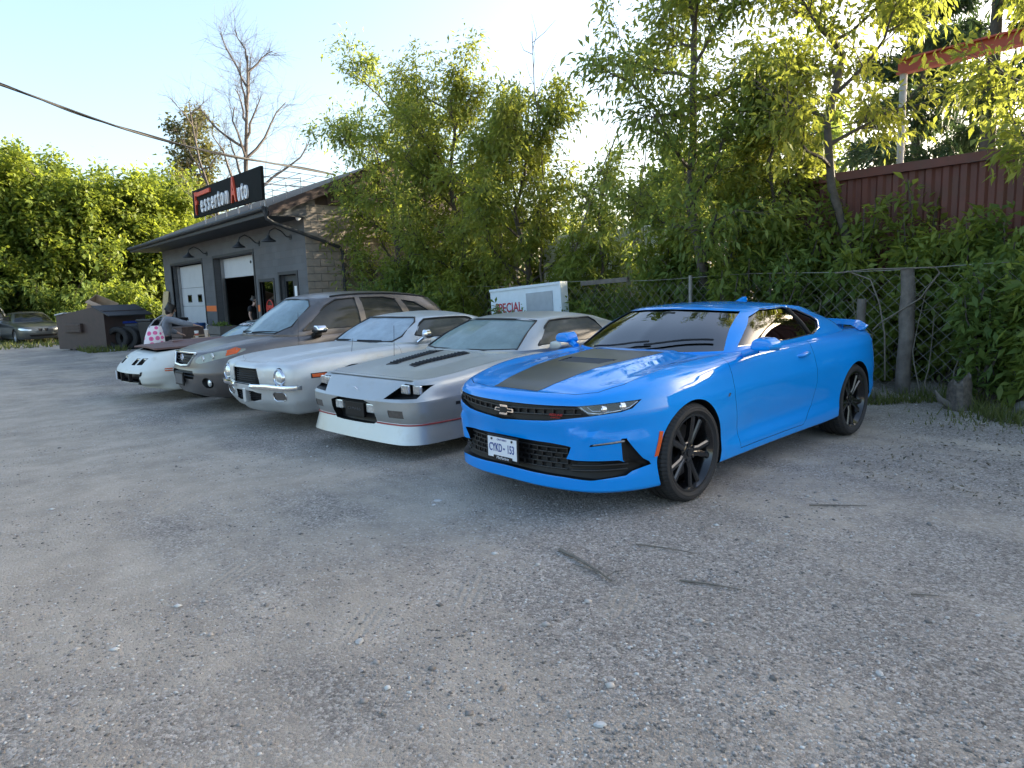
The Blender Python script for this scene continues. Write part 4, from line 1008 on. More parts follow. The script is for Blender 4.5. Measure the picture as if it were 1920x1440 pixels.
    for k in range(4):
        z = .342+k*.028; m = MB(); m.tube([(x, B.front(x, z)[0].y+.035, z) for x in np.linspace(-.29, .29, 9)], .006, 4); m.obj('grille_bar', [BLACK], car)
    m = MB(); m.b2((-.035, B.front(0, .4)[0].y-.02, .30), (.035, B.front(0, .4)[0].y+.05, .47)); link('licence_bracket', bevel(m.mesh('b'), .01), car, [SILVER2])
    m = MB(); m.tube([B.front(x, z)[0]+Vector((0, -.003, 0)) for x, z in g1], .007, 6, closed=True); m.obj('grille_surround', [SILVER2], car, 60)
    # chrome bullet mirror on the driver door
    h = B.hit((3, 2.05, .86), (-1, 0, 0))[0]
    m = MB(); m.tube([(.83, 1.98, .885), (.90, 2.01, .94), (.93, 2.03, .975)], [.022, .016, .014], 8); m.tube([(.95, 1.97, .985), (.95, 2.0, .99), (.95, 2.06, .99)], [.02, .06, .062], 14); m.obj('mirror', [CHROME], car, 40)
    for x, y, L in ((-.78, 1.15, .45), (.80, .98, .16)):
        q = B.down(x, y)[0]; m = MB(); m.tube([q, q+Vector((0, .03, L))], .003, 5); m.obj('aerial', [DARKMETAL], car)
    front_trim(ref, ro, ws, .013, SEAL, 'windscreen_seal', closed=True)
    side_trim(ref, ro, sw+[sw[0]], .012, SEAL)
    for x0 in (-.45, .10):
        m = MB(); m.tube([(x0, 1.53, .925), (x0+.2, 1.55, .925), (x0+.42, 1.62, .92)], .010, 5); m.obj('wiper', [BLACK], car)
    return car
def suv():
    plan = [(0, 0), (.3, .01), (.55, .06), (.74, .17), (.85, .34), (.91, .56), (.935, .93), (.925, 1.4), (.92, 2.0), (.92, 2.6), (.925, 3.1), (.935, 3.57), (.91, 4.1), (.85, 4.42), (.7, 4.54), (.4, 4.58), (0, 4.59)]
    lines = [
        ([(0, .24), (4, .21), (6, .24), (8, .26), (12, .28), (16, .34)], [(0, .16), (4, .18), (6, .08), (16, .10)]),
        ([(0, .27), (4, .27), (6, .29), (8, .30), (12, .32), (16, .38)], [(0, .08), (4, .10), (6, .03), (16, .04)]),
        ([(0, .42), (4, .42), (6, .45), (8, .45), (12, .48), (16, .52)], [(0, .02), (4, .02), (6, .005), (8, .02), (12, .0), (16, .0)]),
        ([(0, .565), (4, .565), (6, .60), (8, .60), (12, .64), (16, .68)], [(0, .0), (4, .0), (6, .0), (8, .006), (12, .0), (16, .0)]),
        ([(0, .62), (4, .65), (6, .72), (8, .74), (12, .78), (16, .80)], [(0, .022), (4, .012), (6, .0), (8, .0), (12, .0), (16, .0)]),
        ([(0, .70), (4, .74), (6, .82), (8, .85), (12, .90), (16, .92)], [(0, .03), (4, .03), (6, .012), (8, .008), (12, .01), (16, .01)]),
        ([(0, .84), (3, .845), (4, .85), (5, .875), (6, .925), (8, .97), (12, 1.03), (16, 1.05)], [(0, .07), (3, .08), (4, .075), (5, .06), (6, .05), (8, .035), (12, .04), (16, .03)]),
        ([(0, .868), (3, .885), (4, .90), (5, .93), (6, .975), (7, 1.005), (8, 1.02), (12, 1.09), (16, 1.10)], [(0, .16), (3, .18), (4, .17), (5, .15), (6, .14), (8, .085), (12, .09), (16, .06)])]
    zc = lambda y: pchip([.1, .2, .6, 1.0, 1.4, 2.2, 4.5], [.865, .885, .965, 1.01, 1.04, 1.04, 1.10], y)
    dtop = lambda x, y: .016*np.exp(-((x-.42-.1*y)/.06)**2)*np.clip((y-.2)/.3, 0, 1)*np.clip((1.3-y)/.2, 0, 1)
    base = [(0, 1.02, 1.035), (.45, 1.10, 1.035), (.76, 1.30, 1.03), (.85, 1.7, 1.02), (.86, 2.4, 1.035), (.85, 3.1, 1.06), (.83, 3.7, 1.09), (.78, 4.2, 1.10), (.5, 4.42, 1.10), (0, 4.46, 1.10)]
    roof = [(0, 1.80, 1.575), (.38, 1.84, 1.565), (.60, 1.95, 1.535), (.655, 2.2, 1.56), (.67, 2.6, 1.575), (.665, 3.1, 1.57), (.645, 3.55, 1.54), (.61, 3.9, 1.50), (.4, 4.1, 1.50), (0, 4.14, 1.50)]
    zr = [(1.6, 1.5), (1.8, 1.575), (2.2, 1.63), (2.8, 1.65), (3.4, 1.63), (3.9, 1.58), (4.14, 1.50), (4.3, 1.45)]
    ws = soft([(-.74, 1.05), (-.585, 1.52), (0, 1.55), (.585, 1.52), (.74, 1.05), (0, 1.045)], 1)
    sw1 = [(1.52, 1.075), (1.95, 1.43), (2.15, 1.52), (2.48, 1.54), (2.50, 1.085)]
    sw2 = [(2.60, 1.09), (2.58, 1.54), (3.0, 1.535), (3.22, 1.50), (3.38, 1.13)]
    sw3 = [(3.50, 1.15), (3.36, 1.475), (3.60, 1.43), (3.95, 1.22), (3.88, 1.17)]
    pit = [(-.65, 1.35), (0, 1.22), (.65, 1.35), (.75, 1.7), (.77, 3.8), (.6, 4.25), (-.6, 4.25), (-.77, 3.8), (-.75, 1.7)]
    gr = [(-.42, .835), (.42, .835), (.27, .675), (-.27, .675)]
    hl = soft([(.44, .725), (.50, .80), (.70, .865), (.85, .895), (.875, .86), (.84, .79), (.70, .735), (.55, .70)], 1)
    lo = [(-.40, .60), (.40, .60), (.45, .54), (.40, .48), (-.40, .48), (-.45, .54)]
    fg = [(.66+.075*math.cos(a), .435+.075*math.sin(a)) for a in np.linspace(0, 2*math.pi, 18, endpoint=False)]
    rec = [(gr, 'y', -.5, .6, .05), (lo, 'y', -.5, .6, .05), (hl, 'y', -.5, .9, .03), (mir(hl), 'y', -.5, .9, .03), (fg, 'y', -.5, .6, .04), (mir(fg), 'y', -.5, .6, .04)]
    hood = [(0, .17), (.40, .20), (.55, .28), (.66, .45), (.76, .75), (.80, 1.05), (.78, 1.26), (.5, 1.06), (0, .98), (-.5, 1.06), (-.78, 1.26), (-.80, 1.05), (-.76, .75), (-.66, .45), (-.55, .28), (-.40, .20)]
    door = [(1.42, 1.3), (1.42, .45), (1.50, .32), (2.50, .33), (2.54, .45), (2.545, 1.3)]
    WN = [('windscreen', ws, 'y', .8, 2.02, GLASS_SUV), ('rear_window', [(-.62, 1.16), (-.52, 1.45), (.52, 1.45), (.62, 1.16)], 'y', 4.0, 4.8, GLASS_SUVS)]
    for s_, a, b in ((1, .3, 1.2), (-1, -1.2, -.3)):
        for q in (sw1, sw2, sw3): WN.append(('side_window', q, 'x', a, b, GLASS_SUVS))
    car, B, ref, ro, ho, ds = make_car('crossover_suv', (-10.5, 2.75, -.05), R(1.8), 'dusty brown grey crossover parked between white and silver coupes', plan, lines, zc, GREYBROWN, base, roof, zr, WN,
        pit, (.92, 3.57), (.35, .235, .235, 'ten', ALLOY, .79, .385), hood, door, rec, (3, 4), dtop, cut_low=.5, seat=(2.2, .62, .62))
    for s in (1, -1):
        lp = plate_on(B, car, hl if s > 0 else mir(hl), 'y', LENS_FOG, 'headlight', -.003, .003)
        for x, z, r in ((.58, .765, .045), (.70, .80, .045)):
            h = B.front(x*s, z)[0]; m = MB(); m.lathe([(r, -.01), (r*1.05, .01), (r*.6, .022), (.0001, .02)], 16, 'Y', Matrix.Translation((x*s, h.y+.012, z))); m.obj('lamp_bowl', [LIGHT_GLASS], lp, 40)
        am = [(.36, .80), (.40, .87), (.52, .905), (.57, .885), (.50, .83)]
        plate_on(B, car, am, 'x', AMBER, 'indicator', .002, .004, flip=s, parent=lp)
        bk = [(.46, .73), (.51, .795), (.76, .872), (.76, .775), (.56, .712)]
        plate_on(B, car, bk if s > 0 else mir(bk), 'y', pm('pale_reflector', (.42, .47, .43), .25, .5, .5, var=.3, scale=25), 'reflector', -.026, .003, parent=lp)
        h = B.front(.66*s, .435)[0]; m = MB(); m.lathe([(.0001, -.005), (.04, 0), (.055, .012), (.055, .03), (.0001, .03)], 20, 'Y', Matrix.Translation((.66*s, h.y+.014, .435))); m.obj('fog_lamp', [LIGHT_GLASS], car, 40)
        m = MB(); m.prism([(.93*s, 1.06), (.95*s, 1.125), (1.0*s, 1.155), (1.10*s, 1.15), (1.145*s, 1.11), (1.14*s, 1.065), (1.08*s, 1.045)], 'y', 1.60, 1.75); mi = link('mirror', shade(bevel(m.mesh('m'), .028, 3, 25), 50), car, [CHROME])
        m = MB(); m.prism([(.93*s, 1.055), (.94*s, 1.085), (1.145*s, 1.085), (1.14*s, 1.06), (1.08*s, 1.040)], 'y', 1.597, 1.745); link('mirror_shell', bevel(m.mesh('m'), .008, 2, 25), mi, [BLACK])
        m = MB(); m.prism([(.86*s, .965), (.86*s, 1.03), (.99*s, 1.065), (.98*s, .995), (.92*s, .96)], 'y', 1.62, 1.74); link('mirror_arm', bevel(m.mesh('m'), .012, 2, 25), mi, [BLACK])
        rl = MB(); rl.tube([ref.hit((.60*s, y, 3), (0, 0, -1))[0]+Vector((0, 0, .012)) for y in np.linspace(2.1, 3.9, 9)], .012, 6); rl.obj('roof_rail', [SEAL], ro, 60)
    for z0, nm in ((.842, 'grille_bar'),):
        m = MB(); m.tube([(x, B.front(x, z0)[0].y-.006, z0+.004) for x in np.linspace(-.44, .44, 13)], .014, 6); m.obj(nm, [CHROME], car, 60)
    m = MB(); pts = [(-.42, .835), (-.27, .675), (0, .66), (.27, .675), (.42, .835)]; m.tube([(x, B.front(x, z)[0].y-.004, z) for x, z in pts], .020, 6); m.obj('grille_surround', [LAMP_W], car, 60)
    for k in range(3):
        z = .70+k*.038; w_ = .28+.14*(z-.675)/.16; m = MB(); m.tube([(x, B.front(x, z)[0].y+.03, z) for x in np.linspace(-w_, w_, 9)], .008, 4); m.obj('grille_bar', [BLACK], car)
    h = B.front(0, .775)[0]; m = MB(); m.tube([(.055*math.cos(a), h.y-.004, .775+.042*math.sin(a)) for a in np.linspace(0, 2*math.pi, 20, endpoint=False)], .007, 5, closed=True)
    m.tube([(-.026, h.y-.004, .74), (-.004, h.y-.004, .812)], .006, 5); m.tube([(.026, h.y-.004, .74), (.004, h.y-.004, .812)], .006, 5); m.obj('emblem', [CHROME], car, 60)
    for k in range(2):
        z = .515+k*.045; m = MB(); m.tube([(x, B.front(x, z)[0].y+.03, z) for x in np.linspace(-.40, .40, 9)], .010, 4); m.obj('grille_bar', [BLACK], car)
    y = B.front(0, .45)[0].y-.03; m = MB(); m.box((-.02, y, .475), (.35, .02, .19)); pb = link('plate_bracket', bevel(m.mesh('b'), .006), car, [BLACK])
    m = MB(); m.box((-.02, y-.012, .475), (.30, .006, .14)); m.obj('plate', [GREYTEXT], pb)
    front_trim(ref, ro, ws, .012, SEAL, 'windscreen_seal', closed=True)
    for q in (sw1, sw2, sw3): side_trim(ref, ro, q+[q[0]], .014, SEAL)
    for x0, x1 in ((-.50, .05), (.05, .62)):
        m = MB(); m.tube([(x0+(x1-x0)*t, 1.06+.06*t+.12*((x0+(x1-x0)*t)/.6)**2, 1.065+.012*math.sin(t*3)) for t in np.linspace(0, 1, 7)], .011, 5); m.obj('wiper', [BLACK], car)
    return car
RUST = pm('rusty_primer', (.115, .062, .055), .62, .1, 0, var=.25, scale=7, bump=.12, bscale=40, dirt=((.17, .10, .085), 6., .5))
def firebird():
    plan = [(0, 0), (.3, .02), (.55, .07), (.74, .16), (.86, .32), (.91, .58), (.925, 1.08), (.92, 1.5), (.912, 2.1), (.912, 2.7), (.92, 3.2), (.93, 3.82), (.91, 4.4), (.85, 4.8), (.7, 4.95), (.4, 4.99), (0, 5.0)]
    lines = [
        ([(0, .215), (4, .20), (5, .17), (6, .18), (8, .20), (12, .22), (16, .30)], [(0, .30), (4, .24), (6, .08), (16, .10)]),
        ([(0, .26), (4, .25), (5, .20), (6, .21), (8, .22), (12, .25), (16, .33)], [(0, .24), (4, .18), (5, .05), (8, .04), (16, .05)]),
        ([(0, .305), (4, .315), (6, .34), (8, .34), (12, .36), (16, .42)], [(0, .05), (4, .04), (6, .012), (8, .012), (16, .02)]),
        ([(0, .40), (4, .42), (6, .48), (8, .50), (12, .52), (16, .56)], [(0, .0), (4, .0), (6, .0), (8, .0), (16, .0)]),
        ([(0, .49), (4, .52), (6, .60), (8, .63), (12, .65), (16, .68)], [(0, .02), (4, .006), (6, .0), (8, .0), (16, .0)]),
        ([(0, .62), (4, .64), (6, .72), (8, .75), (12, .78), (16, .80)], [(0, .13), (4, .08), (6, .02), (8, .022), (16, .02)]),
        ([(0, .735), (4, .75), (6, .81), (8, .83), (10, .85), (12, .88), (16, .88)], [(0, .27), (4, .20), (6, .06), (8, .06), (10, .05), (16, .04)]),
        ([(0, .76), (4, .785), (6, .845), (8, .878), (10, .895), (12, .93), (16, .91)], [(0, .34), (4, .28), (6, .14), (8, .13), (10, .11), (12, .14), (16, .08)])]
    zc = lambda y: pchip([.3, .4, .8, 1.3, 1.8, 2.4, 3.8, 5.0], [.76, .785, .84, .875, .90, .90, .93, .93], y)
    base = [(0, 1.70, .895), (.45, 1.76, .895), (.74, 1.92, .895), (.83, 2.2, .895), (.835, 2.7, .90), (.82, 3.2, .915), (.78, 3.65, .93), (.70, 4.0, .935), (.45, 4.2, .94), (0, 4.25, .94)]
    roof = [(0, 2.34, 1.205), (.38, 2.37, 1.198), (.585, 2.46, 1.175), (.63, 2.64, 1.185), (.64, 2.92, 1.19), (.63, 3.2, 1.18), (.60, 3.4, 1.155), (.53, 3.54, 1.14), (.32, 3.62, 1.14), (0, 3.64, 1.14)]
    zr = [(2.1, 1.18), (2.34, 1.205), (2.6, 1.24), (3.0, 1.25), (3.35, 1.22), (3.64, 1.14), (3.8, 1.1)]
    ws = soft([(-.735, .91), (-.575, 1.175), (0, 1.187), (.575, 1.175), (.735, .91), (0, .902)], 1)
    sw = soft([(2.12, .93), (2.40, 1.15), (2.65, 1.165), (3.15, 1.16), (3.28, 1.13), (3.36, .96)], 1)
    pit = [(-.62, 1.90), (0, 1.80), (.62, 1.90), (.72, 2.2), (.72, 3.4), (.55, 3.95), (-.55, 3.95), (-.72, 3.4), (-.72, 2.2)]
    gr = [(-.70, .475), (.70, .475), (.62, .33), (-.62, .33)]
    hl = [[(.27, .60), (.42, .60), (.42, .70), (.27, .70)], [(.47, .605), (.62, .61), (.62, .71), (.47, .705)]]
    rec = [(gr, 'y', -.5, .6, .09)]
    for q in hl: rec += [(q, 'y', -.5, .7, .07), (mir(q), 'y', -.5, .7, .07)]
    hole = [(0, .46), (.50, .46), (.68, .56), (.72, 1.0), (.74, 1.66), (0, 1.58), (-.74, 1.66), (-.72, 1.0), (-.68, .56), (-.50, .46)]
    rec.append((hole, 'z', .5, 1.2, .16))
    door = [(1.86, 1.1), (1.86, .40), (1.94, .27), (3.15, .28), (3.25, .40), (3.28, 1.1)]
    BLKROOF = pm('faded_black_paint', (.02, .02, .021), .4, 0, .3, var=.2)
    car, B, ref, ro, ho, ds = make_car('white_project_coupe', (-12.72, 2.40, -.08), R(1.8), 'chalky white old coupe with loose rusty brown hood and sloping nose', plan, lines, zc, CREAM, base, roof, zr,
        [('windscreen', ws, 'y', 1.3, 2.52, GLASS_SUV), ('side_window', sw, 'x', .3, 1.2, GLASS_SIDE), ('side_window', sw, 'x', -1.2, -.3, GLASS_SIDE)],
        pit, (1.08, 3.82), (.33, .24, .19, 'rally', ALLOY, .79, .375), None, door, rec, (3,), None, roof_mat=BLKROOF, seat=(2.65, .34, .60))
    # loose hood lying on the wings, lifted a little at the front
    m = MB(); pts = []; rows = [(.40, .60), (.55, .70), (1.0, .76), (1.45, .78), (1.72, .77)]
    vs = []; fs = []; nx = 13
    for y, wd in rows:
        for i in range(nx):
            x = -wd+2*wd*i/(nx-1); a = abs(x); z = .915-.012*(1.72-y)-.035*(a/.8)**2+(.035 if a < .20 and y > .8 else 0)+.0*(y < .5); z -= .02*max(0, .6-y)/.2
            vs.append((x, y, z))
    n = len(vs); vs += [(x, y, z-.028) for x, y, z in vs]
    for r in range(len(rows)-1):
        for i in range(nx-1):
            a = r*nx+i; fs.append((a, a+1, a+nx+1, a+nx)); fs.append((n+a, n+a+nx, n+a+nx+1, n+a+1))
    for i in range(nx-1): fs.append((i, n+i, n+i+1, i+1)); a = (len(rows)-1)*nx+i; fs.append((a, a+1, n+a+1, n+a))
    for r in range(len(rows)-1):
        a = r*nx; fs.append((a, a+nx, n+a+nx, n+a)); a = r*nx+nx-1; fs.append((a, n+a, n+a+nx, a+nx))
    m.add(vs, fs); hd = m.obj('hood', [RUST], car, 35); tag(hd, 'rusty brown hood lying loose on the white nose')
    m = MB(); m.b2((-.12, .82, .885), (.14, 1.40, .945)); link('hood_scoop', bevel(m.mesh('s'), .02), hd, [RUST])
    for s in (1, -1):
        for q in hl:
            cx = sum(a for a, b in q)/4; cz = sum(b for a, b in q)/4; h = B.front(cx*s, cz)[0]
            mm = MB(); mm.box((cx*s, h.y+.055, cz), (.13, .03, .09)); link('headlight', bevel(mm.mesh('h'), .01), car, [LIGHT_GLASS])
        for z in (.505, .535): plate_on(B, car, [(.44, z), (.62, z), (.62, z+.014), (.44, z+.014)], 'x', AMBER, 'side_marker', .001, .004, flip=s)
    m = MB(); pts = [(-.715, .485), (.715, .485), (.63, .318), (-.63, .318)]; m.tube([B.front(x, z)[0]+Vector((0, -.004, 0)) for x, z in pts], .022, 6, closed=True); m.obj('grille_surround', [BLACK], car, 60)
    for x in (-.35, .0, .35):
        m = MB(); h = B.front(x, .40)[0]; m.b2((x-.015, h.y+.01, .33), (x+.015, h.y+.06, .475)); m.obj('grille_bar', [BLACK], car)
    y = B.front(-.30, .40)[0].y; m = MB(); m.box((0, 0, 0), (.27, .008, .13)); m.obj('plate', [WHITE_PL], car, loc=(-.40, B.front(-.40, .40)[0].y-.008, .40), rot=(0, 0, R(-11)))
    front_trim(ref, ro, ws, .013, SEAL, 'windscreen_seal', closed=True); side_trim(ref, ro, sw+[sw[0]], .012, SEAL)
    band = [(-.60, 1.118), (-.575, 1.16), (.575, 1.16), (.60, 1.118)]
    link('sun_band', ref.patch(band, 'y', .001, .002, .05), ro, [SEAL])
    for i, ch in enumerate('PONTIAC'):
        x = -.42+i*.14; h, nn = ref.hit((x, -2, 1.134), (0, 1, 0))
        T = Matrix.Translation(h+nn*.006) @ Matrix.Rotation(math.atan2(nn.x, -nn.y), 4, 'Z') @ Matrix.Rotation(R(90)-math.asin(max(-1, min(1, nn.z))), 4, 'X')
        text_obj('letter', ch, .125, WHITE_PL, T, ro, .002, 1.1, .2, .003)
    return car
iroc(); coupe70(); suv(); firebird()
# ---------------------------------------------------------------- garage building
WALLGREY = None
def wall_block_mat(name, col, bw=.4, bh=.2, bump=.35, var=.1):
    m, nt, b = node_mat(name); N = nt.nodes.new; L = nt.links.new
    tc = N('ShaderNodeTexCoord'); mp = N('ShaderNodeMapping'); mp.inputs['Rotation'].default_value = (R(90), 0, 0); L(tc.outputs['Object'], mp.inputs['Vector'])
    br = N('ShaderNodeTexBrick'); br.inputs['Scale'].default_value = 1; br.inputs['Brick Width'].default_value = bw; br.inputs['Row Height'].default_value = bh; br.inputs['Mortar Size'].default_value = .008; br.inputs['Mortar Smooth'].default_value = .6
    br.inputs['Color1'].default_value = (*[c*(1-var) for c in col], 1); br.inputs['Color2'].default_value = (*[c*(1+var) for c in col], 1); br.inputs['Mortar'].default_value = (*[c*.82 for c in col], 1)
    L(mp.outputs[0], br.inputs['Vector'])
    nz = N('ShaderNodeTexNoise'); nz.inputs['Scale'].default_value = 1.3; nz.inputs['Detail'].default_value = 8; L(tc.outputs['Object'], nz.inputs['Vector'])
    mx = N('ShaderNodeMix'); mx.data_type = 'RGBA'; mx.blend_type = 'MULTIPLY'; mx.inputs['Factor'].default_value = .5; L(br.outputs['Color'], mx.inputs[6]); L(nz.outputs['Fac'], mx.inputs[7])
    g = N('ShaderNodeGamma'); g.inputs[1].default_value = .85; L(mx.outputs[2], g.inputs[0]); L(g.outputs[0], b.inputs['Base Color']); b.inputs['Roughness'].default_value = .75
    bp = N('ShaderNodeBump'); bp.inputs['Strength'].default_value = bump; bp.inputs['Distance'].default_value = .01; bp.invert = True; L(br.outputs['Fac'], bp.inputs['Height']); L(bp.outputs[0], b.inputs['Normal'])
    return m
WALLGREY = wall_block_mat('painted_grey_block', (.092, .096, .103))
TANPAINT = pm('tan_block', (.25, .215, .18), .9, var=.12, scale=5, bump=.35, bscale=90)
ORANGE = pm('orange_paint', (.72, .16, .03), .6, var=.08)
DARKTRIM = pm('dark_trim', (.025, .028, .032), .6, var=.2)
DOORWHITE = pm('door_white', (.52, .54, .56), .5, var=.05, scale=3, dirt=((.42, .42, .40), 3., .6))
BROWNWOOD = pm('brown_fascia', (.060, .040, .034), .8, var=.3, scale=9, bump=.3, bscale=30)
ROOFING = pm('old_roofing', (.11, .095, .075), .95, var=.4, scale=8, bump=.6, bscale=25)
SIGNBLACK = pm('sign_black', (.008, .010, .010), .8, var=.15, spec=.15)
SIGNWHITE = pm('sign_white', (.80, .81, .82), .5, var=.03)
SIGNRED = pm('sign_orange_red', (.62, .075, .03), .5, var=.05)
PLYWOOD = pm('plywood', (.52, .40, .22), .8, var=.12, scale=12)
def building():
    g = empty('repair_garage', (-24.5, 13.5, -.15), 0, 'low grey block garage with orange wall band and two overhead doors', 'building')
    O = Vector((24.5, -13.5, .15))
    def P(m): m.v = [tuple(Vector(v)+O) for v in m.v]; return m
    def part(m, name, mats, parent=g, smooth=None): return P(m).obj(name, mats, parent, smooth)
    XL, XR, YF, YB = -31.55, -17.6, 8.0, 15.6
    slope = .41; ZE = 3.82; zr = lambda y: ZE+slope*(y-7) if y < 11.4 else ZE+slope*(11.4*2-7-y)
    # front wall with its openings
    w = MB().b2((XL, YF, -.16), (XR, YF+.36, 4.10)).mesh('w')
    for a, b in (((-30.4, 7.5, -.3), (-26.45, 9, 2.97)), ((-25.11, 7.5, -.3), (-21.4, 9, 2.97)), ((-21.0, 7.5, .95), (-19.95, 9, 2.03)), ((-19.46, 7.5, -.3), (-18.28, 9, 2.18))):
        w = boolean(w, MB().b2(a, b).mesh('c'))
    w.transform(Matrix.Translation(O)); link('front_wall', w, g, [WALLGREY])
    part(MB().prism([(YF+.37, -.16), (YF+.37, 4.2), (11.4, zr(11.4)-.2), (YB, 3.7), (YB, -.16)], 'x', XL, XL+.3), 'side_wall', [WALLGREY])
    part(MB().b2((XL+.3, YB-.3, -.16), (XR-.3, YB, 3.6)), 'back_wall', [TANPAINT])
    sw = part(MB().prism([(YF+.37, -.16), (YF+.37, 3.98), (YB, 3.98), (YB, -.16)], 'x', XR-.26, XR-.03), 'side_wall', [TANPAINT])
    part(MB().prism([(YF+.1, 3.985), (YF+.1, zr(8.1)-.17), (11.4, zr(11.4)-.2), (YB-.3, 3.985)], 'x', XR-.22, XR-.05), 'gable_wall', [BROWNWOOD])
    for z in (4.0, 4.34, 4.68): part(MB().prism([(max(8.0, 7+(z+.33-ZE+.2)/slope), z), (max(8.0, 7+(z+.33-ZE+.2)/slope), z+.30), (14.4-(z-3.9)/slope, z+.30), (14.9-(z-3.9)/slope, z)], 'x', XR-.049, XR+.01), 'gable_board', [BROWNWOOD])
    # blocks of the side wall, one by one
    full = MB().b2((-.03, -.195, -.094), (.012, .195, .094)).mesh('block'); bevel(full, .006, 1); full.materials.append(TANPAINT)
    half = MB().b2((-.03, -.095, -.094), (.012, .095, .094)).mesh('half_block'); bevel(half, .006, 1); half.materials.append(TANPAINT)
    rng = random.Random(3)
    for r in range(20):
        z = -.06+r*.2+.10
        y = YF+(.2 if r % 2 else 0)
        if r % 2:
            o = link('block', half, sw); o.location = Vector((XR+rng.uniform(-.002, .002), YF+.10, z))+O
        for c in range(9):
            o = link('block', full, sw); o.location = Vector((XR+rng.uniform(-.002, .003), y+c*.4+.2, z))+O
    # roof: two slopes with thickness, rake boards, eaves
    ya, yr = 7.0, 11.4
    rf = part(MB().prism([(ya, ZE), (yr, zr(yr)), (16, zr(16)), (16, zr(16)-.14), (yr, zr(yr)-.16), (ya, ZE-.10)], 'x', -32.3, -17.45), 'roof', [ROOFING])
    part(MB().prism([(ya+.02, ZE+.03), (yr, zr(yr)+.03), (yr, zr(yr)-.26), (ya+.02, ZE-.22)], 'x', -17.445, -17.40), 'rake_board', [BROWNWOOD], rf)
    part(MB().b2((-32.3, ya-.03, ZE-.19), (-17.45, ya-.002, ZE+.02)), 'fascia', [DARKTRIM], rf)
    part(MB().b2((-32.2, ya+.01, ZE-.20), (-17.46, YF-.002, ZE-.17)), 'soffit', [DARKTRIM], rf)
    m = MB(); m.tube([(-32.3, ya-.08, ZE-.06), (-17.5, ya-.08, ZE-.02)], .065, 8); gt = part(m, 'gutter', [DARKTRIM], rf, 50)
    m = MB(); m.tube([(-17.52, 6.94, ZE-.06), (-17.50, 6.98, ZE-.28), (-17.49, 7.15, ZE-.38), (-17.49, 8.95, 2.86), (-17.49, 9.03, 2.74), (-17.49, 9.03, -.1)], .05, 8); part(m, 'downpipe', [DARKTRIM], g, 50)
    part(MB().prism([(7.03, ZE-.165), (7.03, ZE-.115), (8.09, zr(8.09)-.175), (8.09, ZE-.165)], 'x', -17.66, -17.56), 'eave_return', [WALLGREY])
    # orange band on the piers
    for a, b in ((XL, -30.4), (-26.45, -25.11), (-21.4, -21.0), (-19.95, -19.46)): part(MB().b2((a+.002, YF-.004, 1.14), (b-.002, YF+.002, 1.34)), 'wall_band', [ORANGE])
    # overhead doors
    def sections(x0, x1, zs, y):
        for z0, z1 in zip(zs[:-1], zs[1:]): 
            mm = MB().b2((x0, y, z0+.006), (x1, y+.05, z1-.006)); part(mm, 'door_panel', [DOORWHITE])
    sections(-30.35, -26.5, [-.1, .62, 1.33, 2.05, 2.92], YF+.30)
    for x in (-29.3, -28.0): 
        part(MB().b2((x-.24, YF+.285, 1.48), (x+.24, YF+.299, 1.78)), 'door_window_frame', [DARKTRIM]); part(MB().b2((x-.2, YF+.280, 1.52), (x+.2, YF+.284, 1.74)), 'door_window', [glass_mat('dark_pane', (.05, .06, .06))])
    sections(-25.05, -21.45, [2.28, 2.95], YF+.30)
    m = MB(); m.lathe([(.0001, 0), (.045, 0), (.045, .02), (.0001, .02)], 10, 'Y', Matrix.Translation((-22.4, YF+.275, 2.72))); part(m, 'door_lock', [DARKTRIM])
    for x in (-30.37, -25.05, -21.47):
        part(MB().b2((x-.03, YF+.20, -.15), (x+.03, YF+.29, 2.95)), 'door_track', [ALLOY])
    # frames
    for x0, x1, z1, z0 in ((-30.4, -26.45, 2.97, None), (-25.11, -21.4, 2.97, None), (-21.0, -19.95, 2.03, .95), (-19.46, -18.28, 2.18, None)):
        t = .09; zb = -.15 if z0 is None else z0
        m = MB().b2((x0-t, YF-.02, zb), (x0, YF+.05, z1+t)); part(m, 'frame_post', [DARKTRIM]); m = MB().b2((x1, YF-.02, zb), (x1+t, YF+.05, z1+t)); part(m, 'frame_post', [DARKTRIM]); m = MB().b2((x0+.001, YF-.018, z1), (x1-.001, YF+.05, z1+t)); part(m, 'frame_head', [DARKTRIM])
    part(MB().b2((-20.98, YF+.06, .96), (-19.97, YF+.075, 2.02)), 'window_pane', [glass_mat('shop_pane', (.12, .13, .14))])
    d = part(MB().b2((-19.44, YF+.12, -.12), (-18.30, YF+.17, 2.16)), 'entrance_door', [DARKTRIM])
    part(MB().b2((-18.75, YF+.112, 1.45), (-18.40, YF+.118, 1.85)), 'notice', [SIGNWHITE], d); part(MB().b2((-18.72, YF+.112, .95), (-18.38, YF+.118, 1.38)), 'notice', [pm('old_paper', (.35, .33, .30), .8)], d)
    part(MB().b2((-19.3, YF+.112, 1.0), (-18.85, YF+.118, 2.0)), 'door_glass', [glass_mat('door_pane', (.1, .1, .1))], d)
    # inside: floor, shelf so that the doorway is not empty
    part(MB().b2((XL+.3, YF+.37, -.16), (XR-.3, YB-.3, -.13)), 'floor_slab', [pm('oily_concrete', (.07, .07, .07), .8)])
    part(MB().b2((-29, 14.2, -.12), (-22, 15.0, 2.0)), 'storage_shelf', [DARKTRIM])
    return g
building()
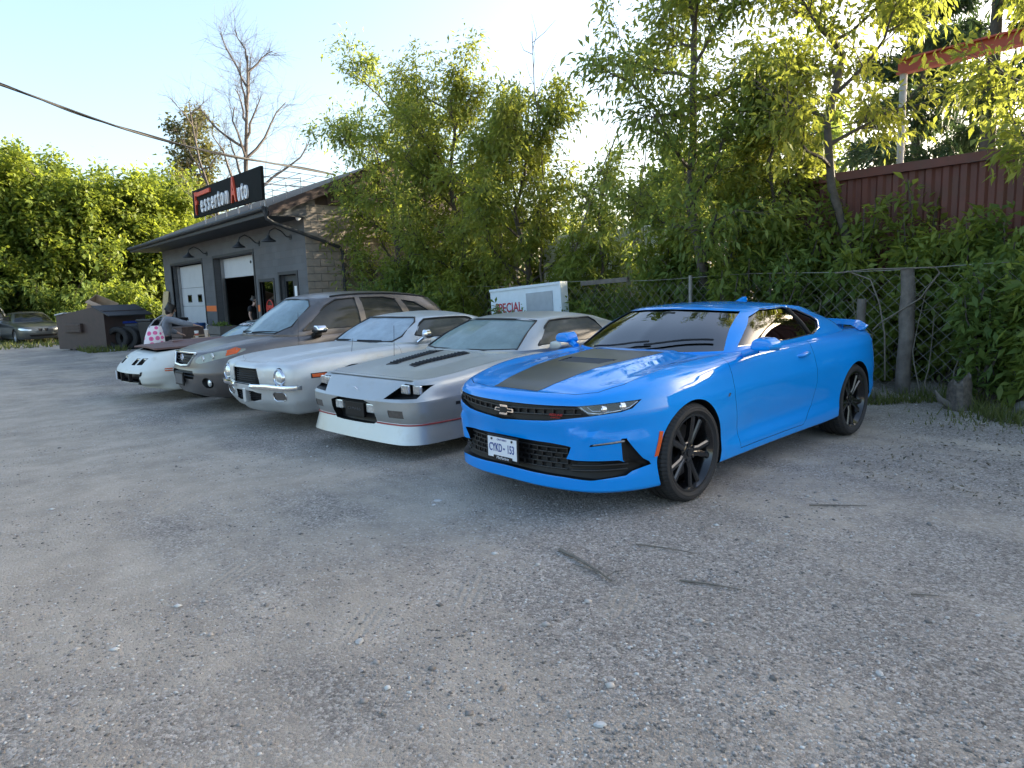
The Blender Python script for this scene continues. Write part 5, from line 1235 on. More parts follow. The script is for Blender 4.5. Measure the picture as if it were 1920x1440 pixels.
def shop_sign():
    s = empty('shop_sign', (-21.38, 7.30, 3.9), 0, 'black shop sign board with raised red and white lettering on the garage roof', 'sign')
    def part(m, n, mats, sm=None):
        m.v = [tuple(Vector(v)-s.location) for v in m.v]; return m.obj(n, mats, s, sm)
    m = MB().prism([(-24.36, 4.24), (-18.40, 4.15), (-18.36, 5.01), (-24.30, 5.11)], 'y', 7.26, 7.34); part(m, 'board', [SIGNBLACK])
    T = lambda x, z: Matrix.Translation(Vector((x, 7.235, z))-Vector(s.location)) @ Matrix.Rotation(R(90), 4, 'X')
    text_obj('letter', 'F', .98, SIGNRED, T(-23.86, 4.62), s, .03, .52, bold=.02)
    part(MB().b2((-23.72, 7.205, 4.86), (-22.45, 7.26, 4.98)), 'letter_bar', [SIGNRED])
    x = -23.48
    for ch, w_ in zip('esserton', (.36, .32, .32, .36, .24, .26, .37, .37)):
        text_obj('letter', ch, .78, SIGNWHITE, T(x+w_/2, 4.57), s, .03, .60, bold=.008); x += w_+.012
    text_obj('letter', 'A', .98, SIGNRED, T(-20.42, 4.62), s, .03, .60, bold=.02)
    x = -20.13
    for ch, w_ in zip('uto', (.30, .22, .30)):
        text_obj('letter', ch, .78, SIGNWHITE, T(x+w_/2, 4.53), s, .03, .56, bold=.008); x += w_+.012
    GALV = pm('galvanised', (.40, .40, .41), .5, .3, var=.1)
    for x in (-18.5, -19.5, -20.5, -21.5, -22.5, -23.5):
        m = MB(); m.tube([(x, 7.36, 4.98), (x+.05, 9.4, 4.86)], .010, 5); m.tube([(x, 7.36, 4.3), (x, 7.36, 3.95)], .02, 5); part(m, 'brace', [GALV])
        m = MB(); m.tube([(x+.03, 8.4, 4.94), (x+.03, 8.4, 4.38)], .009, 5); part(m, 'brace', [GALV])
    for y, z in ((7.9, 4.95), (8.4, 4.92), (8.9, 4.89)):
        m = MB(); m.tube([(-23.5, y, z), (-18.48, y, z)], .009, 5); part(m, 'rail', [GALV])
    for z in (4.55, 4.75):
        m = MB(); m.tube([(-18.47, 7.36, z), (-18.42, 8.4+(4.75-z), z+.02)], .012, 5); part(m, 'rail', [GALV])
shop_sign()
def gooseneck(x, label, y0=8.0, z0=3.18):
    o = empty('wall_lamp', (x, y0, z0), 0, label, 'lamp', 'barn lamps on the garage front')
    m = MB(); m.lathe([(.0001, -.02), (.08, -.02), (.08, .0), (.0001, 0)], 14, 'Y'); m.obj('base_plate', [DARKTRIM], o, 40)
    m = MB(); m.tube([(0, 0, 0), (0, -.12, .02), (0, -.25, .16), (0, -.42, .24), (0, -.58, .16), (0, -.62, .02)], .018, 6); m.obj('arm', [DARKTRIM], o, 60)
    m = MB(); m.lathe([(.04, .06), (.06, .0), (.19, -.09), (.195, -.11), (.185, -.105), (.05, -.01), (.0001, -.005)], 18, 'Z', Matrix.Translation((0, -.62, -.02))); m.obj('shade', [DARKTRIM], o, 40)
gooseneck(-25.78, 'black gooseneck lamp over the closed white overhead door'); gooseneck(-20.8, 'black gooseneck lamp over the open garage doorway'); gooseneck(-18.5, 'black gooseneck lamp above the entrance door at the corner')
def flood():
    o = empty('flood_light', (-17.62, 7.95, 3.62), 0, 'small pale flood light under the roof edge at the garage corner', 'lamp')
    m = MB(); m.tube([(0, 0, .06), (.05, -.03, .02)], .015, 6); m.obj('bracket', [DARKTRIM], o); m = MB(); m.lathe([(.02, 0), (.055, .04), (.06, .12), (.05, .13), (.0001, .10)], 12, 'Z', Matrix.Translation((.05, -.03, .02)) @ Matrix.Rotation(R(120), 4, 'X')); m.obj('lamp_head', [SIGNWHITE], o, 40)
flood()
def neon():
    o = empty('neon_sign', (-20.42, 8.045, 1.22), 0, 'round glowing neon sign inside the garage window', 'sign')
    A = emit_mat('neon_pink', (.45, .05, .04), .03); W_ = emit_mat('neon_white', (.5, .38, .3), .03)
    m = MB(); m.lathe([(.0001, .0), (.38, .0), (.38, .01), (.0001, .01)], 28, 'Y'); m.obj('backing', [BLACK], o)
    m = MB(); m.tube([(.33*math.cos(a), -.02, .33*math.sin(a)) for a in np.linspace(0, 2*math.pi, 28, endpoint=False)], .016, 6, closed=True); m.obj('ring', [A], o)
    text_obj('lettering', 'OPEN', .26, A, Matrix.Translation((0, -.02, .03)) @ Matrix.Rotation(R(90), 4, 'X'), o, .01, .85)
    m = MB(); m.tube([(.27*math.cos(a), -.02, .27*math.sin(a)) for a in np.linspace(R(215), R(325), 10)], .018, 6); m.obj('arc', [W_], o)
neon(); [setattr(q, 'scale', (.78, 1, .78)) for q in bpy.data.objects if q.name == 'neon_sign']
# ---------------------------------------------------------------- trees, shrubs, grass
def leaf_mat(name, c1, c2, trans, tw=.45):
    m, nt, b = node_mat(name); N = nt.nodes.new; L = nt.links.new; out = nt.nodes['Material Output']
    g = N('ShaderNodeNewGeometry'); rp = N('ShaderNodeValToRGB'); e = rp.color_ramp.elements
    e[0].color = (*c1, 1); e[1].color = (*c2, 1); e[0].position = .1; e[1].position = .9
    L(g.outputs['Random Per Island'], rp.inputs[0]); L(rp.outputs[0], b.inputs['Base Color']); b.inputs['Roughness'].default_value = .55; b.inputs['Specular IOR Level'].default_value = .35
    t = N('ShaderNodeBsdfTranslucent'); mx = N('ShaderNodeMix'); mx.data_type = 'RGBA'; mx.blend_type = 'MIX'; mx.inputs['Factor'].default_value = .6
    L(rp.outputs[0], mx.inputs[6]); mx.inputs[7].default_value = (*trans, 1); L(mx.outputs[2], t.inputs[0])
    ms = N('ShaderNodeMixShader'); ms.inputs[0].default_value = tw; L(b.outputs[0], ms.inputs[1]); L(t.outputs[0], ms.inputs[2]); L(ms.outputs[0], out.inputs[0]); return m
LEAF_MID = leaf_mat('maple_leaf', (.095, .15, .032), (.22, .28, .07), (.48, .55, .08), .5)
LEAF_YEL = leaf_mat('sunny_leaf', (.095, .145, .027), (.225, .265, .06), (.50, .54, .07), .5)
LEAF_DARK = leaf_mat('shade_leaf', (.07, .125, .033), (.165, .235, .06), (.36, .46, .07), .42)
LEAF_FAR = leaf_mat('wood_leaf', (.075, .125, .022), (.19, .24, .045), (.42, .50, .05), .45)
LEAF_OLIVE = leaf_mat('olive_leaf', (.07, .085, .028), (.15, .15, .05), (.25, .25, .06), .35)
NEEDLE = leaf_mat('pine_needle', (.030, .060, .030), (.065, .105, .045), (.12, .20, .06), .25)
def leaves_mesh(P, D, size, rng, per=6, droop=.5, w=.36, spread=.12, flat=.5):
    """P (n,3) leaf stalk points, D (n,3) outward directions: compound leaves of `per` leaflets"""
    n = len(P); P = np.repeat(P, per, 0); D = np.repeat(D, per, 0); k = len(P)
    d = D+rng.normal(0, .75, (k, 3)); d[:, 2] -= droop*(.4+rng.rand(k)); d /= np.linalg.norm(d, axis=1)[:, None]
    s = size*(.45+1.05*rng.rand(k)**1.3); base = P+rng.normal(0, spread, (k, 3))*.7
    up = np.tile([0, 0, 1.], (k, 1))+rng.normal(0, flat, (k, 3))
    side = np.cross(d, up); side /= np.linalg.norm(side, axis=1)[:, None]+1e-9; nor = np.cross(side, d)
    ww = (w*s)[:, None]*.5; L = s[:, None]
    a = base; b_ = base+d*L*.45+side*ww+nor*L*.05; c = base+d*L-np.array([0, 0, 1.])*L*.12; e = base+d*L*.45-side*ww+nor*L*.05
    V = np.stack([a, b_, c, e], 1).reshape(-1, 3); F = np.arange(k*4).reshape(k, 4); return V, F
def grow(base, top, height_r, n_limb, spread, rng, start=.25, up=.5, wig=.12, sub=5, twig=5, limb_r=.35, tlen=.35, taper_top=.5, droopy=0., azr=None):
    """returns wood tubes and leaf anchor points"""
    base = Vector(base); top = Vector(top); H = (top-base).length; N = 9
    tr = [base.lerp(top, i/(N-1))+Vector((rng.normal(0, wig), rng.normal(0, wig), 0))*(0 if i == 0 else min(1, i/3)) for i in range(N)]
    tubes = [(tr, [height_r*(1-.8*i/(N-1))+.006 for i in range(N)], 7)]; pts = []; dirs = []
    ga = rng.rand()*6.28
    for i in range(n_limb):
        t = start+(1-start)*(i+.3+.5*rng.rand())/n_limb; k = min(N-2, int(t*(N-1))); p = tr[k].lerp(tr[k+1], t*(N-1)-k)
        ga += 2.4+rng.normal(0, .4)
        az = ga if azr is None else azr[0]+(azr[1]-azr[0])*rng.rand()
        el = up*(.5+.9*rng.rand()); L = spread*(1-taper_top*((t-start)/(1-start)))*(.7+.5*rng.rand())
        d = Vector((math.cos(az)*math.cos(el), math.sin(az)*math.cos(el), math.sin(el)))
        q = [p]
        for j in range(5): q.append(q[-1]+(d+Vector(rng.normal(0, .18, 3))+Vector((0, 0, .10*j-droopy*j*.12))).normalized()*L/5)
        r0 = height_r*limb_r*(1-.6*t)+.008
        tubes.append((q, [r0*(1-.75*j/5)+.004 for j in range(6)], 5))
        for s_ in range(sub):
            u = .25+.75*(s_+rng.rand())/sub; j = min(4, int(u*5)); b = q[j].lerp(q[j+1], u*5-j)
            dd = (q[j+1]-q[j]).normalized()+Vector(rng.normal(0, .65, 3))+Vector((0, 0, .15)); dd.normalize(); l2 = L*(.30+.25*rng.rand())
            e1 = b+dd*l2*.5; e2 = e1+(dd+Vector(rng.normal(0, .3, 3))).normalized()*l2*.5
            tubes.append(([b, e1, e2], [.011, .007, .004], 4))
            for w_ in range(twig):
                v = rng.rand(); c = b.lerp(e1, v*2) if v < .5 else e1.lerp(e2, v*2-1)
                td = (dd+Vector(rng.normal(0, .8, 3))+Vector((0, 0, -.15*droopy))).normalized(); l3 = tlen*(.5+rng.rand())
                tubes.append(([c, c+td*l3], [.005, .002], 3))
                for h in (.25, .5, .75, 1.0): pts.append(c+td*l3*h); dirs.append(td)
    return tubes, np.array([tuple(p) for p in pts]), np.array([tuple(d) for d in dirs])
def tree(name, base, top, r, n_limb, spread, label, leafmat, size=.11, per=5, seed=0, cat='tree', group=None, barkm=None, droop=.5, w=.36, lspread=.10, keep=1., part='crown', **kw):
    rng = np.random.RandomState(seed); zb = base[2] if len(base) > 2 else float(gz(base[0], base[1]))
    o = empty(name, (base[0], base[1], zb), 0, label, cat, group)
    tubes, P, D = grow((0, 0, -.05), (top[0]-base[0], top[1]-base[1], top[2]-zb), r, n_limb, spread, rng, **kw)
    m = MB()
    for q, rs, n in tubes: m.tube(q, rs, n, cap=False)
    m.obj('trunk', [barkm or BARK], o, 60, fix=False)
    if leafmat and len(P):
        ok = (P[:, 2] > .05)
        if keep < 1: ok &= rng.rand(len(P)) < keep
        V, F = leaves_mesh(P[ok], D[ok], size, rng, per, droop, w, lspread)
        V[:, 2] = np.maximum(V[:, 2], .02)
        link(part, npmesh(part, V, F), o, [leafmat])
    return o
def bush(name, base, h, rad, label, leafmat, size=.10, n=420, seed=0, per=6, group=None, stems=7, flatY=1., bark=None, droop=.45, cat='shrub'):
    rng = np.random.RandomState(seed); zb = float(gz(base[0], base[1])); o = empty(name, (base[0], base[1], zb), 0, label, cat, group)
    m = MB(); P = []; D = []
    for i in range(stems):
        a = rng.rand()*6.28; rr = rad*(.35+.65*rng.rand()); hh = h*(.55+.45*rng.rand()); q = [Vector((math.cos(a)*.1, math.sin(a)*.1, -.03))]
        for j in range(1, 6):
            t = j/5; q.append(Vector((math.cos(a)*rr*t**1.4, math.sin(a)*rr*t**1.4*flatY, hh*t))+Vector(rng.normal(0, .05, 3)))
        m.tube(q, [.018*(1-.75*j/5)+.003 for j in range(6)], 4, cap=False)
        k = n//stems
        for _ in range(k):
            t = .12+.88*rng.rand()**.8; j = min(4, int(t*5)); b = np.array(q[j].lerp(q[j+1], t*5-j))
            off = rng.normal(0, 1, 3); off /= np.linalg.norm(off); off *= rad*.42*rng.rand()**.6*(1.15-.55*t); off[1] *= flatY
            p = b+off; p[2] = max(.04, p[2]); P.append(p); dd = off+np.array([0, 0, .02]); D.append(dd/np.linalg.norm(dd))
    m.obj('stems', [bark or BARK], o, 60, fix=False)
    V, F = leaves_mesh(np.array(P), np.array(D), size, rng, per, droop, .38, .07); V[:, 2] = np.maximum(V[:, 2], .015)
    link('foliage', npmesh('foliage', V, F), o, [leafmat]); return o
G1 = 'trees growing between fence and container'
# trees along the fence, left to right
tree('box_elder', (-15.9, 9.9), (-16.7, 10.3, 6.5), .10, 20, 2.8, 'bushy yellow green tree hiding the tan side wall of the garage', LEAF_MID, .125, 10, 11, group=G1, keep=.78, start=.14, up=.5, sub=6, twig=7, tlen=.45, droop=.7, lspread=.16)
tree('box_elder', (-14.4, 10.4), (-14.3, 10.6, 6.2), .10, 20, 2.2, 'tall leafy tree with twin tops right of the garage wall', LEAF_YEL, .125, 10, 12, group=G1, keep=.78, start=.16, up=.55, sub=6, twig=7, tlen=.45, droop=.7, lspread=.16)
tree('box_elder', (-11.6, 10.2), (-11.3, 10.3, 5.2), .085, 16, 1.8, 'slim forked tree with a visible grey trunk left of the white sign', LEAF_YEL, .125, 10, 13, group=G1, keep=.78, start=.26, up=.6, sub=6, twig=7, tlen=.42, droop=.8, lspread=.15)
tree('box_elder', (-9.2, 10.3), (-9.3, 10.5, 3.9), .05, 9, .55, 'thin sparse tree with dead upper twigs above the white sign', LEAF_MID, .125, 10, 14, group=G1, keep=.78, start=.30, up=.6, sub=4, twig=4, tlen=.4, droop=.8, lspread=.11)
tree('box_elder', (-6.5, 10.1), (-7.1, 10.0, 7.6), .105, 20, 1.65, 'tall tree with a dark leaning trunk behind the blue car roof', LEAF_MID, .125, 10, 15, group=G1, keep=.62, start=.22, up=.45, sub=6, twig=7, tlen=.42, droop=.8, lspread=.15, taper_top=.35)
tree('box_elder', (-5.55, 10.35), (-5.6, 10.5, 4.5), .05, 10, .9, 'slender tree crowding the tall leaning trunk on its right', LEAF_YEL, .125, 10, 16, group=G1, keep=.62, start=.30, up=.5, sub=5, twig=7, tlen=.4, droop=.8, lspread=.15)
tree('box_elder', (-4.25, 10.25), (-5.15, 10.1, 7.4), .075, 15, 1.45, 'open tree with a bright curved trunk in front of the red container', LEAF_YEL, .125, 10, 17, group=G1, keep=.62, start=.40, up=.45, sub=5, twig=7, tlen=.4, droop=.8, lspread=.15, taper_top=.3)
tree('box_elder', (-2.15, 10.1), (-1.9, 9.9, 6.2), .05, 8, 1.1, 'leafy tree cut by the right edge of the picture', LEAF_YEL, .125, 10, 18, group=G1, keep=.42, start=.34, up=.4, sub=5, twig=7, tlen=.4, droop=.9, lspread=.15, taper_top=.3)
# woods behind, which shade the lot
# left wood
GL = 'broadleaf trees beyond the dumpster'
for i, (x, y, h, sp, lb) in enumerate([(-46.5, 2.2, 8.6, 4.3, 'broad sunlit tree at the left edge of the picture'), (-45.0, 6.6, 7.0, 4.0, 'broad sunlit tree above the brown dumpster'), (-51, 5.2, 8.8, 4.3, 'tall sunlit tree rising behind the two at the left edge'),
        (-45.0, 11.0, 6.8, 3.6, 'sunlit tree left of the garage roof end'), (-50, 11.2, 7.6, 4.0, 'tree crown just left of the thin dark tree'), (-57, 16.0, 7.0, 4.0, 'sunlit tree behind the lower left end of the sign'), (-52, -2.5, 10.2, 5., 'tree just entering the picture at its far left edge')]):
    tree('broadleaf_tree', (x, y), (x+.3, y+.2, h), .22, 26, sp, lb, LEAF_FAR, .27, 9, 30+i, group=GL, start=.10, up=.5, sub=6, twig=6, tlen=.8, droop=.3, w=.6, lspread=.38, taper_top=.45)
GU = 'shaded undergrowth at the edge of the wood'
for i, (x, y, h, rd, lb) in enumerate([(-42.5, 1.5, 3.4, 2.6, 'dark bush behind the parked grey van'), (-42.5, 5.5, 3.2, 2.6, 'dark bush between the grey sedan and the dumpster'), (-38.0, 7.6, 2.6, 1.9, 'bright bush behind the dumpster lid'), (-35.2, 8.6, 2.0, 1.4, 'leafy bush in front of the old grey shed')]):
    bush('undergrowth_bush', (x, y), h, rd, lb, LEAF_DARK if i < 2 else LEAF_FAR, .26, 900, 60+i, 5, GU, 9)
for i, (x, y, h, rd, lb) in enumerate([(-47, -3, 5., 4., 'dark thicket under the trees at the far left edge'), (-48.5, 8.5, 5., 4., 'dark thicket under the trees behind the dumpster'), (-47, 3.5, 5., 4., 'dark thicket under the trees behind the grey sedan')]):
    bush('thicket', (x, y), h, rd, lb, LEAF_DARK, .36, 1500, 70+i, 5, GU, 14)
tree('poplar', (-52.7, 15.8), (-53.2, 16.1, 14.0), .20, 26, 2.6, 'thin dark open tree standing behind the garage sign', LEAF_OLIVE, .26, 4, 40, start=.25, up=.8, sub=5, twig=5, tlen=.5, droop=.2, w=.6, lspread=.25)
tree('dead_tree', (-37.6, 13.8), (-37.3, 14.4, 14.2), .20, 13, 4.8, 'bare dead tree with pale upswept branches behind the sign', None, seed=41, barkm=pm('dead_wood', (.085, .075, .07), .9, var=.2), start=.42, up=1.0, sub=12, twig=9, tlen=1.0, limb_r=.60, taper_top=.55)
tree('dead_tree', (-38.2, 13.6), (-40.6, 12.4, 12.2), .13, 7, 2.6, 'bare dead stem leaning left behind the sign', None, seed=42, barkm=MATS['dead_wood'], start=.45, up=.9, sub=8, twig=6, tlen=.7, limb_r=.5)
# woods and pines behind the container
def pine(base, h, r, label, seed, n=24, spread=3.2):
    rng = np.random.RandomState(seed); zb = 0.; o = empty('pine_tree', (base[0], base[1], zb), 0, label, 'tree', 'pines behind the container'); m = MB(); P = []; D = []
    m.tube([(0, 0, -.1), (.1, 0, h*.5), (.15, .1, h)], [r, r*.7, .03], 7, cap=False)
    for i in range(n):
        t = .22+.76*(i+rng.rand()*.5)/n; z = h*t; a = i*2.4+rng.rand(); L = spread*(1.05-t*.85)*(.7+.5*rng.rand())
        q = [Vector((0, 0, z))]; d = Vector((math.cos(a), math.sin(a), .12))
        for j in range(4): q.append(q[-1]+(d+Vector((0, 0, -.05*j))+Vector(rng.normal(0, .08, 3)))*L/4)
        m.tube(q, [.05*(1-t*.6), .04*(1-t*.5), .03, .02, .008], 4, cap=False)
        for _ in range(90):
            u = .18+.82*rng.rand(); j = min(3, int(u*4)); b = np.array(q[j].lerp(q[j+1], u*4-j)); sd = np.array([-math.sin(a), math.cos(a), 0])*rng.normal(0, .26*L*u)*.7
            P.append(b+sd+np.array([0, 0, rng.normal(0.05, .08)])); dd = np.array([math.cos(a), math.sin(a), .25])+rng.normal(0, .5, 3); D.append(dd/np.linalg.norm(dd))
    m.obj('trunk', [BARK], o, 60, fix=False); V, F = leaves_mesh(np.array(P), np.array(D), .42, rng, 9, .15, .16, .14)
    link('crown', npmesh('crown', V, F), o, [NEEDLE])
pine((-6.6, 24.5), 15., .26, 'dark pine with layered boughs, the largest above the container', 80, 30, 4.2)
pine((-9.6, 27.5), 13., .24, 'dark pine left of the largest one above the container', 81, 28, 3.6)
pine((-3.0, 24.0), 14., .24, 'dark pine at the right edge above the container', 82, 28, 4.0)
for i, (x, y, h, sp, lb) in enumerate([(-17.6, 34.5, 9.4, 3.4, 'distant dark tree seen over the left end of the container'), (-22, 30, 7.5, 3.2, 'distant tree low behind the slim forked tree'), (-14.5, 22, 5.2, 2.6, 'low tree behind the white trailer')]):
    tree('broadleaf_tree', (x, y), (x+.3, y+.2, h), .2, 20, sp, lb, LEAF_DARK, .30, 6, 90+i, group='trees behind the container', start=.12, up=.5, sub=5, twig=5, tlen=.6, droop=.3, w=.6, lspread=.3)
# hedge along the fence
GH = 'shrubs tangled through the fence'
hedge = [(-15.2, 8.9, 2.3, 1.3, LEAF_DARK, .13, 'dark dense shrub behind the crossover roof'), (-13.4, 9.3, 2.0, 1.2, LEAF_DARK, .13, 'dark shrub between the crossover and the fence'), (-12.2, 9.2, 2.6, .8, LEAF_YEL, .13, 'bright upright shrub at the left end of the white sign'),
         (-9.5, 9.2, 1.35, 1.0, LEAF_DARK, .12, 'low shrub under the white sign'), (-8.3, 9.5, 1.6, 1.0, LEAF_DARK, .12, 'shrub right of the white sign'), (-7.6, 10.3, 2.8, 1.1, LEAF_MID, .13, 'light green shrub left of the tall leaning trunk'),
         (-8.6, 10.6, 1.7, .8, LEAF_MID, .13, 'light green shrub in front of the white trailer'), (-6.3, 9.9, 2.7, 1.2, LEAF_DARK, .13, 'dark shrub above the blue car roof'), (-5.2, 10.2, 2.3, 1.0, LEAF_MID, .14, 'shrub with drooping pale leaves at the container left end'),
         (-4.6, 9.9, 1.9, .9, LEAF_DARK, .14, 'shrub hanging over the fence above the blue car tail'), (-3.7, 10.1, 2.0, .9, LEAF_MID, .15, 'shrub with pale leaf sprays over the fence post'), (-2.9, 10.1, 2.6, .7, LEAF_MID, .15, 'tall pointed shrub in front of the red container'),
         (-2.2, 9.9, 2.1, .9, LEAF_DARK, .15, 'dark shrub at the right edge above the fence'), (-1.7, 9.1, 1.5, .8, LEAF_MID, .14, 'yellowish shrub low at the right edge of the fence'), (-16.8, 10.6, 2.6, 1.1, LEAF_DARK, .14, 'shrub growing against the garage side wall'),
         (-13.0, 10.6, 4.4, 1.5, LEAF_MID, .16, 'tall shrub filling the gap between the two leafy trees'), (-10.3, 10.5, 2.7, 1.1, LEAF_MID, .15, 'tall shrub right above the white sign'), (-14.6, 9.6, 3.4, 1.4, LEAF_MID, .16, 'tall shrub behind the crossover, under the leafy trees'),
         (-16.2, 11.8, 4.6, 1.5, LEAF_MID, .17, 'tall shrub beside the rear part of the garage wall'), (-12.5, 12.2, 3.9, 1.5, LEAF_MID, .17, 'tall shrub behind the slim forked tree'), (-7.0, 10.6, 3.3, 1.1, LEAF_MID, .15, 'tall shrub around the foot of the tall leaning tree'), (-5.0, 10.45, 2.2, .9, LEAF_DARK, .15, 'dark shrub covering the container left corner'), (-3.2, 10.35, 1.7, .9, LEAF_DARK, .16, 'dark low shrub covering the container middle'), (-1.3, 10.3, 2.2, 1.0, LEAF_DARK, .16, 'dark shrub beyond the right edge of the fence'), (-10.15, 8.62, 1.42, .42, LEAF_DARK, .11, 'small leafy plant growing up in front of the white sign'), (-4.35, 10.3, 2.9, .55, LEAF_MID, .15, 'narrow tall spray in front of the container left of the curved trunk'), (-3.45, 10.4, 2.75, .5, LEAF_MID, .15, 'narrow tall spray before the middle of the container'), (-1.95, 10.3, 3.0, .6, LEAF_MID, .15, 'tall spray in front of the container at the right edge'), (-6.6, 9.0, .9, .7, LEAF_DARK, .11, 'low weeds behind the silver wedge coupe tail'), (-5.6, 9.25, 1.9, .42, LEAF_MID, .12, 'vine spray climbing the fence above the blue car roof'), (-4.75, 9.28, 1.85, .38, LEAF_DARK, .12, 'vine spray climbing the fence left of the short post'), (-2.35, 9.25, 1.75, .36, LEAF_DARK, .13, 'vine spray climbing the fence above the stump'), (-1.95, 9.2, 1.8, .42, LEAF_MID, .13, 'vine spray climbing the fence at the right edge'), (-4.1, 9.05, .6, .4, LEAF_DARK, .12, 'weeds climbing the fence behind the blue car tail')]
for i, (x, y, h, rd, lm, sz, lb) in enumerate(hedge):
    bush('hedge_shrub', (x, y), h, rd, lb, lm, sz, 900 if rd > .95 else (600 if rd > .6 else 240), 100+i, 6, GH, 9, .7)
def bare_shoots():
    rng = np.random.RandomState(9); k = 0
    for x, y, h, lx in ((-10.3, 10.2, 5.2, 1.9), (-10.9, 10.4, 6.9, -.3), (-8.9, 10.6, 4.6, .6)):
        m = MB(); q = [Vector((0, 0, 0))]
        for j in range(1, 8): q.append(Vector((lx*(j/7)**1.5, .1*j/7, h*j/7))+Vector(rng.normal(0, .05, 3)))
        m.tube(q, [.03*(1-.85*j/7)+.003 for j in range(8)], 5, cap=False)
        for s in range(12):
            u = .4+.6*rng.rand(); j = min(6, int(u*7)); b = q[j].lerp(q[j+1], u*7-j); d = Vector((rng.normal(0, .5), rng.normal(0, .4), .8)).normalized(); L = .4+.7*rng.rand()
            e = b+d*L*.5; m.tube([b, e, e+(d+Vector(rng.normal(0, .3, 3))).normalized()*L*.5], [.008, .006, .003], 4, cap=False)
        tag(m.obj('bare_sapling', [DRYTWIG], None, 60, loc=(x, y, float(gz(x, y))), fix=False), ['bare sapling leaning right with thin dead twigs', 'single tall bare shoot rising above the slim forked tree', 'bare sapling above the right end of the white sign'][k], 'sapling', 'bare saplings'); k += 1
bare_shoots()
def grass():
    rng = np.random.RandomState(21); P = []
    for _ in range(9000):
        x = -14+13.2*rng.rand(); edge = 8.55+.35*math.sin(x*1.7)+.25*math.sin(x*4.1)+(.0 if x < -4 else -.22*(x+4)*.35); y = edge+abs(rng.normal(0, .35)); P.append((x, y))
    for cx, cy, n, s in ((-.75, 6.6, 300, .12), (-2.2, 8.2, 200, .25), (-1.1, 7.6, 200, .2)):
        for _ in range(n): P.append((cx+rng.normal(0, s), cy+rng.normal(0, s)))
    for _ in range(5000): P.append((-33-12*rng.rand(), -6+13.5*rng.rand()))
    for _ in range(500): P.append((-29.2+2.6*rng.rand(), 4.2+1.2*rng.rand()))
    P = np.array(P); far = P[:, 0] < -25; n = len(P); z = gz(P[:, 0], P[:, 1]); h = np.where(far, .10+.16*rng.rand(n), np.where(P[:, 1] < 8.2, .02+.05*rng.rand(n), .05+.16*rng.rand(n)**2)); a = rng.rand(n)*6.28; wd = np.where(far, .03, .006+.006*rng.rand(n)); ln = rng.normal(0, .4, (n, 2))*h[:, None]
    b0 = np.stack([P[:, 0]+np.cos(a)*wd, P[:, 1]+np.sin(a)*wd, z-.01], 1); b1 = np.stack([P[:, 0]-np.cos(a)*wd, P[:, 1]-np.sin(a)*wd, z-.01], 1); t = np.stack([P[:, 0]+ln[:, 0], P[:, 1]+ln[:, 1], z+h], 1)
    V = np.stack([b0, b1, t], 1).reshape(-1, 3); F = np.arange(n*3).reshape(n, 3)
    tag(link('grass', npmesh('grass', V, F), None, [leaf_mat('grass_blade', (.06, .085, .02), (.16, .17, .05), (.2, .25, .05), .3)]), 'short weedy grass along the fence and lot edges', 'grass', kind='stuff')
grass()
def fallen_leaves():
    rng = np.random.RandomState(33); n = 900; x = -2.4+1.6*rng.rand(n); y = 5.2+3.4*rng.rand(n); z = gz(x, y)+.012; P = np.stack([x, y, z], 1); D = rng.normal(0, 1, (n, 3)); D[:, 2] = 0
    V, F = leaves_mesh(P, D, .035, rng, 1, 0, .5, .02, .3); V[:, 2] = np.maximum(V[:, 2], gz(V[:, 0], V[:, 1])+.004)
    tag(link('leaf_litter', npmesh('leaf_litter', V, F), None, [pm('dead_leaf', (.10, .085, .055), .9, var=.5)]), 'dry leaf litter on the ground beside the fence', 'leaves', kind='stuff')
fallen_leaves()
# ---------------------------------------------------------------- container, fence, gantry, trailer, white sign
CONT = pm('container_red', (.11, .036, .028), .6, var=.18, scale=3, dirt=((.085, .040, .030), 4., .5), bump=.1, bscale=30)
def container():
    o = empty('shipping_container', (.55, 11.9, .28), 0, 'rust red shipping container behind the fence and shrubs', 'container')
    x0, x1, H = -6.1, 6.1, 2.82
    def corr(y, sgn, name):
        xs = []; x = x0+.1; ys = []
        while x < x1-.1:
            for dx, dy in ((0, 0), (.07, 0), (.105, .036), (.175, .036), (.21, 0)): xs.append(x+dx); ys.append(dy)
            x += .21
        v = []; f = []
        for a, d in zip(xs, ys): 
            for z in (.14, H-.10): v += [(a, y+sgn*d, z), (a, y+sgn*(d+.004), z)]
        for i in range(len(xs)-1):
            a = i*4; b = a+4; f += [(a, b, b+2, a+2), (a+1, a+3, b+3, b+1)]
        MB().add(v, f).obj(name, [CONT], o)
    corr(-1.2, 1, 'side_panel'); corr(1.2, -1, 'side_panel')
    for y in (-1.22, 1.22):
        MB().b2((x0, y-.04, H-.12), (x1, y+.04, H)).obj('top_rail', [CONT], o); MB().b2((x0, y-.04, 0), (x1, y+.04, .15)).obj('bottom_rail', [CONT], o)
        for x in (x0+.06, x1-.06): MB().b2((x-.09, y-.045, -.01), (x+.09, y+.045, H+.012)).obj('corner_post', [CONT], o)
    for x in (x0+.02, x1-.06): MB().b2((x, -1.15, .1), (x+.04, 1.15, H-.08)).obj('end_panel', [CONT], o)
    MB().b2((x0+.1, -1.18, H-.06), (x1-.1, 1.18, H-.03)).obj('roof_panel', [CONT], o)
container()
